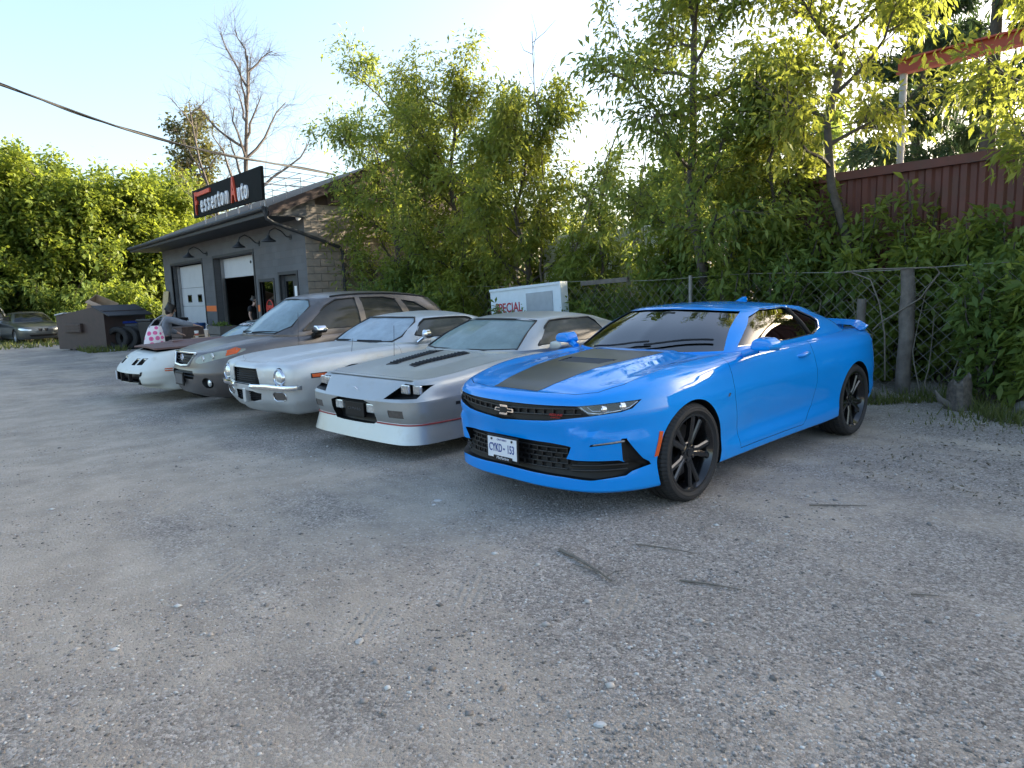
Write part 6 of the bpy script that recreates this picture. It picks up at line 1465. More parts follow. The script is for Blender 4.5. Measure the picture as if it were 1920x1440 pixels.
def gantry():
    o = empty('gantry_frame', (-1.8, 14.0, 0), 0, 'red painted steel beam on posts above the container', 'gantry')
    BEAM = pm('beam_red', (.42, .085, .05), .55, var=.12, scale=3); POST = pm('pale_post', (.45, .46, .44), .6, var=.15)
    b = MB().b2((-3.4, -.09, 5.17), (5.6, .09, 5.20)); b.b2((-3.4, -.09, 5.40), (5.6, .09, 5.43)); b.b2((-3.4, -.012, 5.195), (5.6, .012, 5.405)); b.obj('beam', [BEAM], o)
    for x in (-3.3, 5.4): m = MB(); m.tube([(x, 0, .0), (x, 0, 5.17)], .06, 10); m.obj('post', [POST], o, 50)
gantry()
WIRE = pm('galvanised_wire', (.30, .29, .28), .6, .1, var=.2)
OLDWOOD = pm('weathered_post', (.13, .115, .10), .95, var=.3, scale=9, bump=.6, bscale=35)
def fence():
    y = 9.4; xa, xb, h = -13.4, -.4, 1.60; p = .085
    o = empty('chain_link_fence', (-7, y, 0), 0, 'rusty chain link fence running behind the parked cars', 'fence')
    n = int((xb-xa)/p); zs = np.arange(0, h+.001, p); V = []; F = []; r = .0035
    for i in range(n):
        x0 = xa+7+i*p; k = 0; c = []
        for j, z in enumerate(zs):
            xx = x0+(p/2 if (i+j) % 2 else -p/2); wob = .02*math.sin(xx*1.9+z*2)+.015*math.sin(xx*5.1); zz = z+.03+.02*math.sin(xx*.9)
            c.append((xx, wob+(.003 if j % 2 else -.003), zz))
        b = len(V)
        for q in c: V += [(q[0]-r, q[1], q[2]), (q[0]+r*.5, q[1]-r, q[2]), (q[0]+r*.5, q[1]+r, q[2])]
        for j in range(len(c)-1):
            a = b+j*3
            for k in range(3): F.append((a+k, a+(k+1) % 3, a+3+(k+1) % 3, a+3+k))
    tag(link('wire_mesh', npmesh('wire_mesh', np.array(V), np.array(F)), o, [WIRE]), kind='stuff')
    for x in (-13.2, -9.8, -6.5): m = MB(); m.tube([(x+7, .04, -.1), (x+7, .04, 1.66)], .03, 8); m.obj('fence_post', [WIRE], o, 50)
    for x, r_, hh in ((-3.28, .085, 1.62), (-3.83, .055, 1.25), (-.9, .07, 1.6)):
        rng = random.Random(int(x*10)); m = MB(); m.tube([(x+7+rng.uniform(-.02, .02), .02, z) for z in np.linspace(-.1, hh, 7)], [r_*(1+rng.uniform(-.1, .1)) for _ in range(7)], 9); m.obj('fence_post', [OLDWOOD], o, 60)
    m = MB(); m.tube([(xa+7+i*.5, .03*math.sin(i), 1.625+.02*math.sin(i*.9)) for i in range(27)], .004, 4); m.obj('top_wire', [WIRE], o)
    rng = np.random.RandomState(8)
    for k in range(12):      # dead vine stems woven into the mesh
        x = 2.2+4.0*rng.rand(); q = [(x, -.03, 0)]
        for j in range(1, 7): q.append((q[-1][0]+rng.normal(0, .09), -.02+rng.normal(0, .015), 1.55*j/6*(.7+.3*rng.rand())))
        m = MB(); m.tube(q, [.009-.001*j for j in range(7)], 5); m.obj('vine_stem', [DRYTWIG], o, 60)
    for pts in ([(2.85, -.06, 1.60), (3.3, -.08, 1.63), (4.05, -.08, 1.62), (4.1, -.08, 1.56), (3.9, -.07, 1.25), (3.45, -.06, .95), (3.35, -.05, .85)], [(3.0, -.05, 1.62), (3.3, -.06, 1.5), (3.42, -.06, 1.2), (3.5, -.06, .8), (3.52, -.05, .2)]):
        m = MB(); m.tube(pts, .010, 6); m.obj('vine_stem', [DRYTWIG], o, 60)
fence()
def stump():
    o = empty('broken_stump', (-2.47, 8.78, float(gz(-2.47, 8.78))), .3, 'splintered grey tree stump at the foot of the fence', 'stump')
    rng = random.Random(2); m = MB(); n = 14; vs = []; fs = []; zs = [(-.05, .20), (.08, .16), (.22, .145), (.34, .135)]
    for z, r in zs:
        for k in range(n): a = 2*math.pi*k/n; q = r*(1+.18*math.sin(3*a)+rng.uniform(-.06, .06)); vs.append((q*math.cos(a), q*math.sin(a)*.8, z))
    for k in range(n): a = 2*math.pi*k/n; q = .11*(1+rng.uniform(-.2, .2)); vs.append((q*math.cos(a), q*math.sin(a)*.8, .34+rng.choice((0, .02, .05, .10, .13))*(1.25 if math.cos(a) > 0 else .5)))
    vs.append((0, 0, .32))
    for i in range(4):
        for k in range(n): fs.append((i*n+k, i*n+(k+1) % n, (i+1)*n+(k+1) % n, (i+1)*n+k))
    for k in range(n): fs.append((4*n+k, 4*n+(k+1) % n, len(vs)-1))
    m.add(vs, fs); o.scale = (.8, .8, .85); m.obj('trunk', [pm('splintered_wood', (.10, .085, .07), .95, var=.5, scale=18, bump=.7, bscale=50)], o, 35)
    m = MB(); m.tube([(-.10, -.05, .05), (-.24, -.06, .14), (-.30, -.05, .26)], [.05, .04, .012], 7); m.obj('root', [OLDWOOD], o, 50)
    for (x, y, s, lb) in ((-3.55, 8.95, .13, 'grey boulder at the fence foot behind the blue car'), (-1.9, 8.95, .10, 'small rock under the weeds right of the stump')):
        rng = random.Random(int(s*100)); mm = MB(); mm.lathe([(.0001, -.5*s), (s*.8, -.3*s), (s, .2*s), (s*.85, .7*s), (.4*s, 1.05*s), (.0001, 1.1*s)], 10)
        mm.v = [(a*(1+rng.uniform(-.15, .15)), b*(1+rng.uniform(-.15, .15)), c) for a, b, c in mm.v]; tag(mm.obj('boulder', [pm('grey_rock', (.17, .16, .145), .95, var=.25, scale=8, bump=.4)], None, 45, loc=(x, y, float(gz(x, y))+s*.3)), lb, 'rock', 'rocks along the fence')
stump()
DRUM = pm('blue_plastic', (.012, .07, .22), .5, var=.2)
def drum(loc, r, h, label, tilt=0, rim=True, mat=None):
    o = empty('plastic_drum', loc, 0, label, 'drum', 'blue drums'); m = MB(); p = [(.0001, 0), (r*.95, 0), (r, .03), (r, h*.3), (r*1.03, h*.32), (r, h*.35), (r, h*.64), (r*1.03, h*.66), (r, h*.69), (r, h-.03), (r*.96, h), (.0001, h-.01)]
    m.lathe(p, 22); m.obj('body', [mat or DRUM], o, 35); m = MB(); m.lathe([(.0001, h), (.035, h), (.035, h+.02), (.0001, h+.02)], 10, 'Z', Matrix.Translation((r*.5, 0, 0))); m.obj('cap', [BLACK], o, 35)
drum((-2.62, 10.25, .24), .28, .92, 'blue plastic drum behind the chain link fence, right of its wooden post'); drum((-1.75, 10.2, .32), .29, .92, 'blue plastic drum behind the fence at the right edge'); drum((-24.5, 7.05, -.11), .30, .90, 'blue plastic drum standing before the closed overhead door')
def special_sign():
    o = empty('portable_sign', (-9.78, 8.85, 0), R(2), 'white portable roadside sign with red lettering behind the silver coupes', 'sign')
    T = Matrix.Rotation(R(-3.2), 4, 'Y'); WH = pm('sign_panel_white', (.62, .70, .76), .5, var=.05); GP = pm('grey_panel', (.32, .36, .40), .35, var=.08)
    def box(a, b, n, mt, par=o): mm = MB().b2(a, b); mm.v = [tuple(T @ Vector(v)) for v in mm.v]; return mm.obj(n, [mt], par)
    c = box((-.98, 0, .68), (.98, .16, 1.57), 'cabinet', WH)
    box((.06, -.012, .80), (.76, -.001, 1.45), 'blank_panel', GP, c); box((-.985, -.02, 1.55), (.985, .17, 1.60), 'edge_trim', WH, c); box((.955, -.02, .68), (.985, .17, 1.55), 'edge_trim', WH, c)
    text_obj('lettering', 'SPECIAL', .26, pm('sign_red', (.42, .03, .05), .6), T @ Matrix.Translation((-.46, -.004, 1.20)) @ Matrix.Rotation(R(90), 4, 'X'), c, .002, .84, bold=.004)
    for x in (-.8, .8): m = MB(); m.tube([(x, .08, .70), (x, .08, 0)], .03, 6); m.tube([(x, -.3, .02), (x, .46, .02)], .03, 6); m.obj('leg', [DARKMETAL], o, 50)
special_sign()
def trailer():
    o = empty('white_trailer', (-10.2, 12.6, 0), 0, 'white box trailer glimpsed through the shrubs behind the fence', 'trailer'); WH = pm('trailer_white', (.72, .73, .72), .5, var=.05, dirt=((.5, .49, .45), 2., .6))
    m = MB().b2((-1.9, -1.1, .5), (1.9, 1.1, 2.75)); link('box_body', bevel(m.mesh('b'), .05), o, [WH])
    for x in (-1.0, 0, 1.0): MB().b2((x-.02, -1.112, .55), (x+.02, -1.099, 2.7)).obj('panel_seam', [ALLOY], o)
    for x in (-.6, .25):
        for s in (-1, 1): w_ = link('wheel', make_rim('rally', .19, .2), o, [ALLOY], (x, s*.95, .32), (0, 0, 0 if s > 0 else math.pi)); w_.rotation_euler = (0, 0, R(90)*s); link('tyre', make_tyre(.32, .2, .19, 24), w_, [RUBBER])
    m = MB(); m.tube([(1.9, 0, .5), (3.0, 0, .45)], .05, 6); m.obj('drawbar', [DARKMETAL], o)
trailer()
tag(MB().b2((-.55, -.03, -.04), (.55, .03, .04)).obj('rail_board', [OLDWOOD], None, loc=(-8.25, 9.34, 1.62), rot=(0, R(-2), 0)), 'weathered board wired along the fence top right of the white sign', 'board')
def cable(pts, r, label):
    m = MB(); pts = [Vector(p) for p in pts]; q = []
    n = len(pts); t = np.linspace(0, n-1, 60); arr = np.array([tuple(p) for p in pts]); c = np.stack([cspl(np.arange(n), arr[:, i], t) for i in range(3)], 1)
    m.tube([tuple(p) for p in c], r, 6)
    if r > .02: m.tube([(p[0]+.03*math.sin(i*.45), p[1], p[2]+.05*math.cos(i*.45)) for i, p in enumerate(c)], r*.6, 5)
    tag(m.obj('overhead_cable', [SEAL], None, 60), label, 'cable', 'overhead cables')
cable([(-22.0, -9.0, 10.4), (-23.2, -2.6, 8.72), (-23.9, 2.4, 7.58), (-25.2, 7.0, 6.80), (-26.9, 13.7, 6.55)], .034, 'twisted black cable sagging across the sky to the garage roof')
cable([(-12.5, 19.5, 4.8), (-7.45, 14.16, 4.38), (-4.7, 12.7, 4.26), (-2.74, 11.68, 4.25), (.6, 9.6, 4.4)], .014, 'black cable crossing in front of the red beam')
def mast():
    o = MB(); o.tube([(0, 0, 0), (0, 0, 1.2)], .04, 8); o.tube([(0, -.1, 1.05), (0, .1, 1.05)], .03, 6); tag(o.obj('service_mast', [DARKMETAL], None, 40, loc=(-26.9, 13.7, 4.9)), 'short service mast on the garage roof ridge holding the cable', 'mast')
mast()
# ---------------------------------------------------------------- dumpster corner
DUMP = pm('dumpster_brown', (.062, .040, .034), .6, var=.15, scale=4, dirt=((.038, .030, .027), 5., .52), bump=.1)
def dumpster():
    o = empty('dumpster', (-29.75, 3.76, -.11), math.atan2(1.14, 2.15), 'brown steel dumpster with sloped top and flap lids', 'dumpster')
    L, Dp = 2.43, 1.7; prof = [(0, .06), (0, 1.27), (1.95, 1.55), (L, 1.40), (L, .06)]
    MB().prism(prof, 'y', 0, .05).obj('front_panel', [DUMP], o); MB().prism(prof, 'y', Dp-.05, Dp).obj('back_panel', [DUMP], o)
    MB().b2((0, .051, .06), (.05, Dp-.051, 1.26)).obj('side_panel', [DUMP], o); MB().b2((L-.05, .051, .06), (L, Dp-.051, 1.40)).obj('side_panel', [DUMP], o); MB().b2((.051, .051, .06), (L-.051, Dp-.051, .12)).obj('floor_plate', [DUMP], o)
    m = MB().prism([(.55, .66), (1.35, .66), (1.35, .98), (.55, .98)], 'y', -.12, -.001); sl = link('fork_pocket', bevel(m.mesh('p'), .02), o, [DUMP])
    for z in (.72, .82, .92): MB().b2((.60, -.14, z-.02), (1.30, -.121, z+.02)).obj('rib', [DUMP], sl)
    LID = pm('lid_black', (.035, .035, .038), .6, var=.2)
    MB().prism([(1.93, 1.56), (2.75, 1.20), (2.75, 1.235), (1.93, 1.60)], 'y', -.06, Dp+.05).obj('lid', [LID], o); MB().prism([(.0, 1.285), (.45, 1.345), (.45, 1.385), (0, 1.325)], 'y', -.05, Dp).obj('lid', [pm('lid_pale', (.5, .52, .54), .5)], o)
    for x in (.25, 2.2):
        for y in (.25, Dp-.25): m = MB(); m.lathe([(.0001, -.02), (.06, -.02), (.06, .02), (.0001, .02)], 10, 'Y', Matrix.Translation((x, y, .055))); m.obj('caster', [BLACK], o)
    c = empty('cardboard_box', (-29.75+.885*1.35-.469*.7, 3.76+.469*1.35+.885*.7, 1.12), .9, 'torn open cardboard box sticking out of the dumpster', 'box'); CB = pm('cardboard', (.46, .33, .22), .85, var=.12)
    T = Matrix.Rotation(.35, 4, 'X') @ Matrix.Rotation(.5, 4, 'Y')
    for a, b, nm in (((-.4, -.3, 0), (.4, -.285, .6), 'side'), ((-.4, .285, 0), (.4, .3, .6), 'side'), ((-.4, -.284, 0), (-.385, .284, .6), 'side'), ((.385, -.284, 0), (.4, .284, .6), 'side')):
        mm = MB().b2(a, b); mm.v = [tuple(T @ Vector(v)) for v in mm.v]; mm.obj(nm, [CB], c)
    mm = MB().b2((-.4, -.30, .60), (.4, -.55, .615)); mm.v = [tuple(T @ Vector(v)) for v in mm.v]; mm.obj('flap', [CB], c)
dumpster()
def tyres():
    me = make_tyre(.42, .27, .25, 40)
    for i, lb in enumerate(('truck tyre standing nearest the dumpster in the row', 'middle truck tyre of the row beside the dumpster', 'last truck tyre of the row, next to the black bins')):
        tag(link('truck_tyre', me, None, [RUBBER], (-27.62+.10*i, 5.28+.30*i, .30), (.2*i, 0, R(-42-3*i))), lb, 'tyre', 'truck tyres beside the dumpster')
tyres()
def bin_(loc, rz, label, body, lid, h=1.0, w_=.58, open_=0.):
    o = empty('wheelie_bin', loc, rz, label, 'bin', 'refuse bins'); m = MB(); v = []
    for z, s in ((.06, .80), (h*.86, 1.0)): v += [(-w_/2*s, -.32*s, z), (w_/2*s, -.32*s, z), (w_/2*s, .32*s, z), (-w_/2*s, .32*s, z)]
    m.add(v, [(0, 3, 2, 1), (4, 5, 6, 7), (0, 1, 5, 4), (1, 2, 6, 5), (2, 3, 7, 6), (3, 0, 4, 7)]); link('body', bevel(m.mesh('b'), .03), o, [body])
    m = MB().b2((-w_/2-.02, -.36, h*.87), (w_/2+.02, .36, h*.95)); link('lid', bevel(m.mesh('l'), .03), o, [lid]); m = MB(); m.tube([(-w_/2+.04, .40, h*.86), (w_/2-.04, .40, h*.86)], .018, 6); m.obj('handle', [body], o)
    for s in (-1, 1): m = MB(); m.lathe([(.0001, -.025), (.1, -.025), (.1, .025), (.0001, .025)], 14, 'X', Matrix.Translation((s*(w_/2-.05), .30, .10))); m.obj('wheel', [BLACK], o, 40)
BINB = pm('bin_black', (.018, .019, .022), .5, var=.2); BINBLUE = pm('bin_blue', (.02, .06, .42), .5, var=.1); BINGREY = pm('bin_grey', (.17, .19, .23), .5, var=.1)
bin_((-28.35, 5.75, -.11), .4, 'grey bin with a bright blue lid behind the tyres', BINGREY, BINBLUE, 1.05); bin_((-26.95, 6.25, -.11), .5, 'black bin right behind the row of tyres', BINB, BINB, 1.12, .66); bin_((-26.1, 6.75, -.11), .3, 'black bin behind the woman, right of the other bin', BINB, BINB, 1.14, .7)
tag(MB().b2((-.65, -.06, 0), (.65, .06, .05)).obj('concrete_curb', [pm('old_concrete', (.40, .40, .38), .9, var=.1)], None, loc=(-27.75, 4.72, -.11), rot=(0, 0, .6)), 'pale concrete strip lying before the dumpster and tyres', 'kerb')
def shed():
    o = empty('old_shed', (-46, 12.2, -.1), 0, 'old grey shed with brown roof edge half hidden by bushes', 'building'); W_ = pm('shed_grey', (.26, .28, .28), .9, var=.2, scale=2, dirt=((.18, .18, .16), 2., .5))
    w = MB().b2((-5, -.1, 0), (4.2, .1, 3.3)).mesh('w'); w = boolean(w, MB().b2((1.9, -.5, 2.0), (3.9, .5, 2.95)).mesh('c')); link('front_wall', w, o, [W_])
    MB().b2((4.001, .101, 0), (4.2, 4, 3.3)).obj('side_wall', [W_], o); MB().b2((-5.3, -.5, 3.3), (4.5, 4.2, 3.55)).obj('roof', [BROWNWOOD], o); MB().b2((1.9, .12, 2.0), (3.9, .16, 2.95)).obj('dark_board', [SEAL], o)
    MB().b2((1.6, -.16, .0), (4.3, -.11, 1.75)).obj('tin_sheet', [pm('tin', (.35, .40, .44), .45, .4, var=.15)], o)
shed()
tag(MB().b2((-.17, -.012, 0), (.17, .012, 2.15)).obj('plywood_board', [PLYWOOD], None, loc=(-31.0, 7.55, -.15), rot=(R(-10), 0, R(20))), 'tall pale plywood board leaning on the garage corner', 'board')
def planter():
    o = empty('planter_box', (-22.9, 7.35, -.13), 0, 'grey wooden planter box before the garage wall', 'planter'); W_ = pm('grey_planks', (.12, .11, .10), .9, var=.25, scale=8, bump=.3)
    for z in (.02, .30, .58):
        for y in (-.25, .25): MB().b2((-.7, y-.02, z), (.7, y+.02, z+.26)).obj('plank', [W_], o)
        for x in (-.68, .68): MB().b2((x-.02, -.229, z), (x+.02, .229, z+.26)).obj('plank', [W_], o)
    MB().b2((-.65, -.22, .7), (.65, .22, .76)).obj('soil', [pm('soil', (.05, .04, .03), .95)], o)
    rng = np.random.RandomState(4); P = np.stack([-.6+1.2*rng.rand(90), -.2+.4*rng.rand(90), .78+.12*rng.rand(90)], 1); V, F = leaves_mesh(P, np.tile([0, 0, 1.], (90, 1)), .09, rng, 3, 0, .4, .03); link('plants', npmesh('plants', V, F), o, [LEAF_DARK])
planter()
def table():
    o = empty('folding_table', (-16.55, 5.35, -.11), R(90), 'black folding table beside the woman with two drinks on it', 'table')
    m = MB().b2((-.9, -.38, .72), (.9, .38, .76)); link('tabletop', bevel(m.mesh('t'), .01), o, [BLACK])
    for x in (-.75, .75):
        for y in (-.3, .3): m = MB(); m.tube([(x, y, 0), (x, y, .72)], .018, 6); m.obj('leg', [DARKMETAL], o, 50)
        m = MB(); m.tube([(x, -.3, .25), (x, .3, .25)], .014, 6); m.obj('stretcher', [DARKMETAL], o)
    zt = .651; t = empty('cup_tray', (-16.35, 4.80, zt), .2, 'cardboard carry tray under the two drink cups', 'tray'); TR = pm('tray_card', (.50, .36, .22), .9)
    m = MB().b2((-.11, -.20, 0), (.11, .20, .05)); link('base', bevel(m.mesh('b'), .015), t, [TR]); m = MB(); m.tube([(0, -.18, .05), (0, -.18, .10), (0, .18, .10), (0, .18, .05)], .012, 5); m.obj('handle', [TR], t)
    PAPER = pm('cup_paper', (.68, .55, .45), .6, var=.05); RB = pm('cup_red', (.40, .06, .05), .6)
    c = empty('hot_drink_cup', (-16.37, 4.70, zt+.055), 0, 'white lidded hot drink cup with red band', 'cup'); m = MB(); m.lathe([(.0001, 0), (.032, 0), (.045, .13), (.0001, .13)], 18); m.obj('cup', [SIGNWHITE], c, 35); m = MB(); m.lathe([(.0385, .03), (.0435, .09), (.045, .09), (.040, .03)], 18, close=True); m.obj('sleeve', [RB], c, 35); m = MB(); m.lathe([(.0001, .13), (.048, .13), (.047, .145), (.04, .15), (.0001, .15)], 18); m.obj('lid', [SIGNWHITE], c, 35)
    c = empty('iced_drink_cup', (-16.33, 4.90, zt+.055), 0, 'tall pale iced drink cup with a straw', 'cup'); m = MB(); m.lathe([(.0001, 0), (.034, 0), (.048, .16), (.0001, .16)], 18); m.obj('cup', [PAPER], c, 35); m = MB(); m.lathe([(.0001, .16), (.05, .16), (.05, .175), (.0001, .18)], 18); m.obj('lid', [SIGNWHITE], c, 35); m = MB(); m.tube([(0, 0, .17), (.005, .01, .25), (.01, .05, .285)], .006, 6); m.obj('straw', [SIGNWHITE], c)
table()
def crate():
    o = empty('wooden_crate', (-19.35, 5.25, -.13), .3, 'dark brown wooden crate between the woman and the table', 'crate'); W_ = pm('crate_brown', (.085, .058, .05), .8, var=.25, scale=8)
    for k in range(4):
        z = k*.245
        for y in (-.3, .3): MB().b2((-.4, y-.012, z), (.4, y+.012, z+.235)).obj('plank', [W_], o)
        for x in (-.39, .39): MB().b2((x-.012, -.287, z), (x+.012, .287, z+.235)).obj('plank', [W_], o)
    MB().b2((-.41, -.32, .97), (.41, .32, .995)).obj('lid', [W_], o)
crate()
# ---------------------------------------------------------------- parked cars in the background
def far_cars():
    DG = pm('dark_grey_paint', (.07, .08, .085), .3, .4, .5, var=.06); LG = pm('light_grey_paint', (.26, .27, .27), .35, .4, .4, var=.06); GD = glass_mat('far_glass', (.12, .13, .13), (.1, .11, .1), .15)
    plan = [(0, 0), (.3, .02), (.55, .08), (.74, .2), (.85, .4), (.89, .65), (.91, 1.0), (.91, 1.5), (.905, 2.1), (.905, 2.7), (.91, 3.2), (.91, 3.8), (.89, 4.4), (.84, 4.75), (.7, 4.92), (.4, 4.98), (0, 5.0)]
    lines = [([(0, .2), (8, .2), (16, .28)], [(0, .12), (6, .05), (16, .08)]), ([(0, .30), (8, .30), (16, .38)], [(0, .03), (6, .01), (16, .02)]), ([(0, .45), (8, .48), (16, .55)], [(0, .0), (6, .0), (16, .0)]), ([(0, .60), (8, .68), (16, .75)], [(0, .02), (6, .005), (16, .01)]), ([(0, .70), (4, .74), (8, .86), (16, .95)], [(0, .08), (6, .03), (16, .04)]), ([(0, .735), (4, .80), (6, .87), (8, .95), (12, 1.0), (16, 1.02)], [(0, .16), (4, .16), (6, .13), (8, .09), (16, .08)])]
    zc = lambda y: pchip([.1, .2, .8, 1.4, 2, 4, 5], [.73, .76, .88, .95, .97, 1.03, 1.03], y)
    base = [(0, 1.35, .955), (.45, 1.42, .955), (.74, 1.6, .955), (.83, 1.9, .955), (.83, 2.5, .96), (.82, 3.1, .98), (.78, 3.6, 1.0), (.7, 4.0, 1.01), (.45, 4.2, 1.02), (0, 4.25, 1.02)]
    roof = [(0, 2.1, 1.38), (.36, 2.13, 1.37), (.56, 2.22, 1.35), (.61, 2.4, 1.365), (.62, 2.75, 1.37), (.61, 3.1, 1.36), (.58, 3.35, 1.335), (.52, 3.5, 1.31), (.3, 3.6, 1.31), (0, 3.62, 1.31)]
    zr = [(2, 1.36), (2.1, 1.38), (2.5, 1.42), (3, 1.42), (3.4, 1.38), (3.62, 1.31), (3.8, 1.25)]
    ws = [(-.72, .97), (-.55, 1.335), (0, 1.355), (.55, 1.335), (.72, .97)]; sw = [(1.8, 1.0), (2.25, 1.32), (3.1, 1.325), (3.4, 1.26), (3.55, 1.06)]
    pit = [(-.6, 1.55), (0, 1.46), (.6, 1.55), (.72, 1.9), (.72, 3.4), (.55, 3.85), (-.55, 3.85), (-.72, 3.4), (-.72, 1.9)]
    gr = [[(.03, .66), (.20, .66), (.16, .54), (.06, .53)]]; hl = soft([(.40, .62), (.80, .70), (.86, .67), (.80, .60), (.50, .57)], 1); lo = [(-.55, .40), (.55, .40), (.48, .31), (-.48, .31)]
    rec = [(gr[0], 'y', -.5, .6, .03), (mir(gr[0]), 'y', -.5, .6, .03), (lo, 'y', -.5, .6, .03)]
    car, B, ref, ro, ho, ds = make_car('parked_sedan', (-36.9, 4.15, -.11), R(97), 'dark grey sedan parked nose out beside the dumpster', plan, lines, zc, DG, base, roof, zr, [('windscreen', ws, 'y', 1.1, 2.3, GD), ('side_window', sw, 'x', .3, 1.2, GD), ('side_window', sw, 'x', -1.2, -.3, GD)], pit, (1.0, 3.8), (.32, .22, .21, 'ten', ALLOY, .78, .355), None, None, rec, (2,), NU=80, seat=(2.5, .4, .55))
    for s in (1, -1): link('headlight', B.patch(hl if s > 0 else mir(hl), 'y', .001, .006, .06), car, [LIGHT_GLASS])
    plan2 = [(0, 0), (.4, .02), (.65, .07), (.82, .16), (.90, .32), (.93, .6), (.94, .95), (.94, 1.5), (.94, 2.1), (.94, 2.7), (.94, 3.2), (.94, 3.8), (.93, 4.3), (.91, 4.6), (.8, 4.74), (.4, 4.78), (0, 4.8)]
    lines2 = [([(0, .26), (16, .32)], [(0, .1), (6, .05), (16, .08)]), ([(0, .36), (16, .42)], [(0, .0), (6, .0), (16, .0)]), ([(0, .62), (16, .68)], [(0, .0), (6, .0), (16, .0)]), ([(0, .90), (8, .95), (16, 1.0)], [(0, .02), (6, .01), (16, .01)]), ([(0, 1.0), (8, 1.08), (16, 1.12)], [(0, .10), (6, .06), (16, .03)])]
    zc2 = lambda y: pchip([0, .3, 1.2, 2, 5], [1.0, 1.04, 1.12, 1.12, 1.12], y)
    base2 = [(0, 1.1, 1.09), (.5, 1.15, 1.09), (.80, 1.3, 1.09), (.86, 1.7, 1.09), (.87, 2.5, 1.09), (.87, 3.2, 1.09), (.87, 3.9, 1.10), (.85, 4.4, 1.10), (.5, 4.62, 1.10), (0, 4.65, 1.10)]
    roof2 = [(0, 1.65, 1.68), (.42, 1.68, 1.675), (.66, 1.78, 1.66), (.71, 2.1, 1.68), (.72, 2.6, 1.69), (.72, 3.2, 1.69), (.72, 3.8, 1.68), (.70, 4.2, 1.66), (.42, 4.4, 1.66), (0, 4.43, 1.66)]
    car, B, ref, ro, ho, ds = make_car('parked_van', (-40.2, 2.55, -.11), R(95), 'light grey boxy utility vehicle behind the dark grey sedan', plan2, lines2, zc2, LG, base2, roof2, [(1.5, 1.66), (1.65, 1.68), (2.2, 1.74), (3.5, 1.75), (4.43, 1.66), (4.6, 1.6)], [('windscreen', [(-.76, 1.11), (-.64, 1.63), (.64, 1.63), (.76, 1.11)], 'y', .9, 1.85, GD), ('side_window', [(1.6, 1.14), (1.95, 1.62), (4.0, 1.62), (4.1, 1.14)], 'x', .3, 1.2, GD), ('side_window', [(1.6, 1.14), (1.95, 1.62), (4.0, 1.62), (4.1, 1.14)], 'x', -1.2, -.3, GD)], [(-.65, 1.35), (.65, 1.35), (.78, 1.7), (.78, 4.2), (-.78, 4.2), (-.78, 1.7)], (.95, 3.7), (.36, .24, .22, 'ten', ALLOY, .80, .40), None, None, [([(-.5, .9), (.5, .9), (.5, .72), (-.5, .72)], 'y', -.5, .6, .03)], (2,), NU=80, cut_low=.6, seat=(2.3, .7, .55))
    for s in (1, -1): hq = [(.58*s, .92), (.80*s, .92), (.80*s, .74), (.58*s, .74)]; link('headlight', B.patch(hq if s > 0 else hq[::-1], 'y', .001, .006, .06), car, [LIGHT_GLASS])
far_cars()
# ---------------------------------------------------------------- people
def skin(name, V, E, root, sub=2):
    """V: name -> (x,y,z,r) or (x,y,z,rx,ry)"""
    ks = list(V); idx = {k: i for i, k in enumerate(ks)}
    me = bpy.data.meshes.new(name); me.from_pydata([V[k][:3] for k in ks], [(idx[a], idx[b]) for a, b in E], [])
    o = bpy.data.objects.new('tmp', me); COL.objects.link(o)
    md = o.modifiers.new('s', 'SKIN'); md.use_smooth_shade = True; md.branch_smoothing = .6
    if not me.skin_vertices: 
        with bpy.context.temp_override(object=o, active_object=o): bpy.ops.mesh.customdata_skin_add()
    sv = me.skin_vertices[0].data
    for k, i in idx.items():
        q = V[k]; sv[i].radius = (q[3], q[4] if len(q) > 4 else q[3]); sv[i].use_root = (k == root)
    ss = o.modifiers.new('ss', 'SUBSURF'); ss.levels = sub; ss.render_levels = sub
    r = bpy.data.meshes.new_from_object(o.evaluated_get(bpy.context.evaluated_depsgraph_get())); bpy.data.objects.remove(o)
    r.polygons.foreach_set('use_smooth', [True]*len(r.polygons)); return r
SKIN = pm('skin', (.46, .29, .22), .55, var=.06, scale=20)
HAIR = pm('dark_hair', (.012, .010, .009), .45, var=.2, scale=60)
def hand(V, E, wr, d, side, up, pre, r=.009, curl=.3):
    """palm and five fingers from the wrist point along d"""
    d = Vector(d).normalized(); up = Vector(up).normalized(); sd = d.cross(up).normalized()*side; w0 = Vector(wr)
    pm_ = w0+d*.05; V[pre+'palm'] = (*pm_, .026, .014); kn = w0+d*.085; V[pre+'kn'] = (*kn, .030, .012); E += [(pre+'w', pre+'palm'), (pre+'palm', pre+'kn')]
    for i, (off, L) in enumerate(((-.027, .060), (-.009, .072), (.009, .068), (.026, .052))):
        a = kn+sd*off+d*.012; b = a+(d-up*curl*.5).normalized()*L*.55; c = b+(d-up*curl*1.4).normalized()*L*.5
        for k, p in enumerate((a, b, c)): V[f'{pre}f{i}{k}'] = (*p, r*(1-.13*k))
        E += [(pre+'kn', f'{pre}f{i}0'), (f'{pre}f{i}0', f'{pre}f{i}1'), (f'{pre}f{i}1', f'{pre}f{i}2')]
    a = w0+d*.03-sd*.032; b = a+(d*.7-sd*.6).normalized()*.035; c = b+(d-sd*.2-up*.2).normalized()*.03
    for k, p in enumerate((a, b, c)): V[f'{pre}t{k}'] = (*p, r*1.1*(1-.1*k))
    E += [(pre+'palm', pre+'t0'), (pre+'t0', pre+'t1'), (pre+'t1', pre+'t2')]
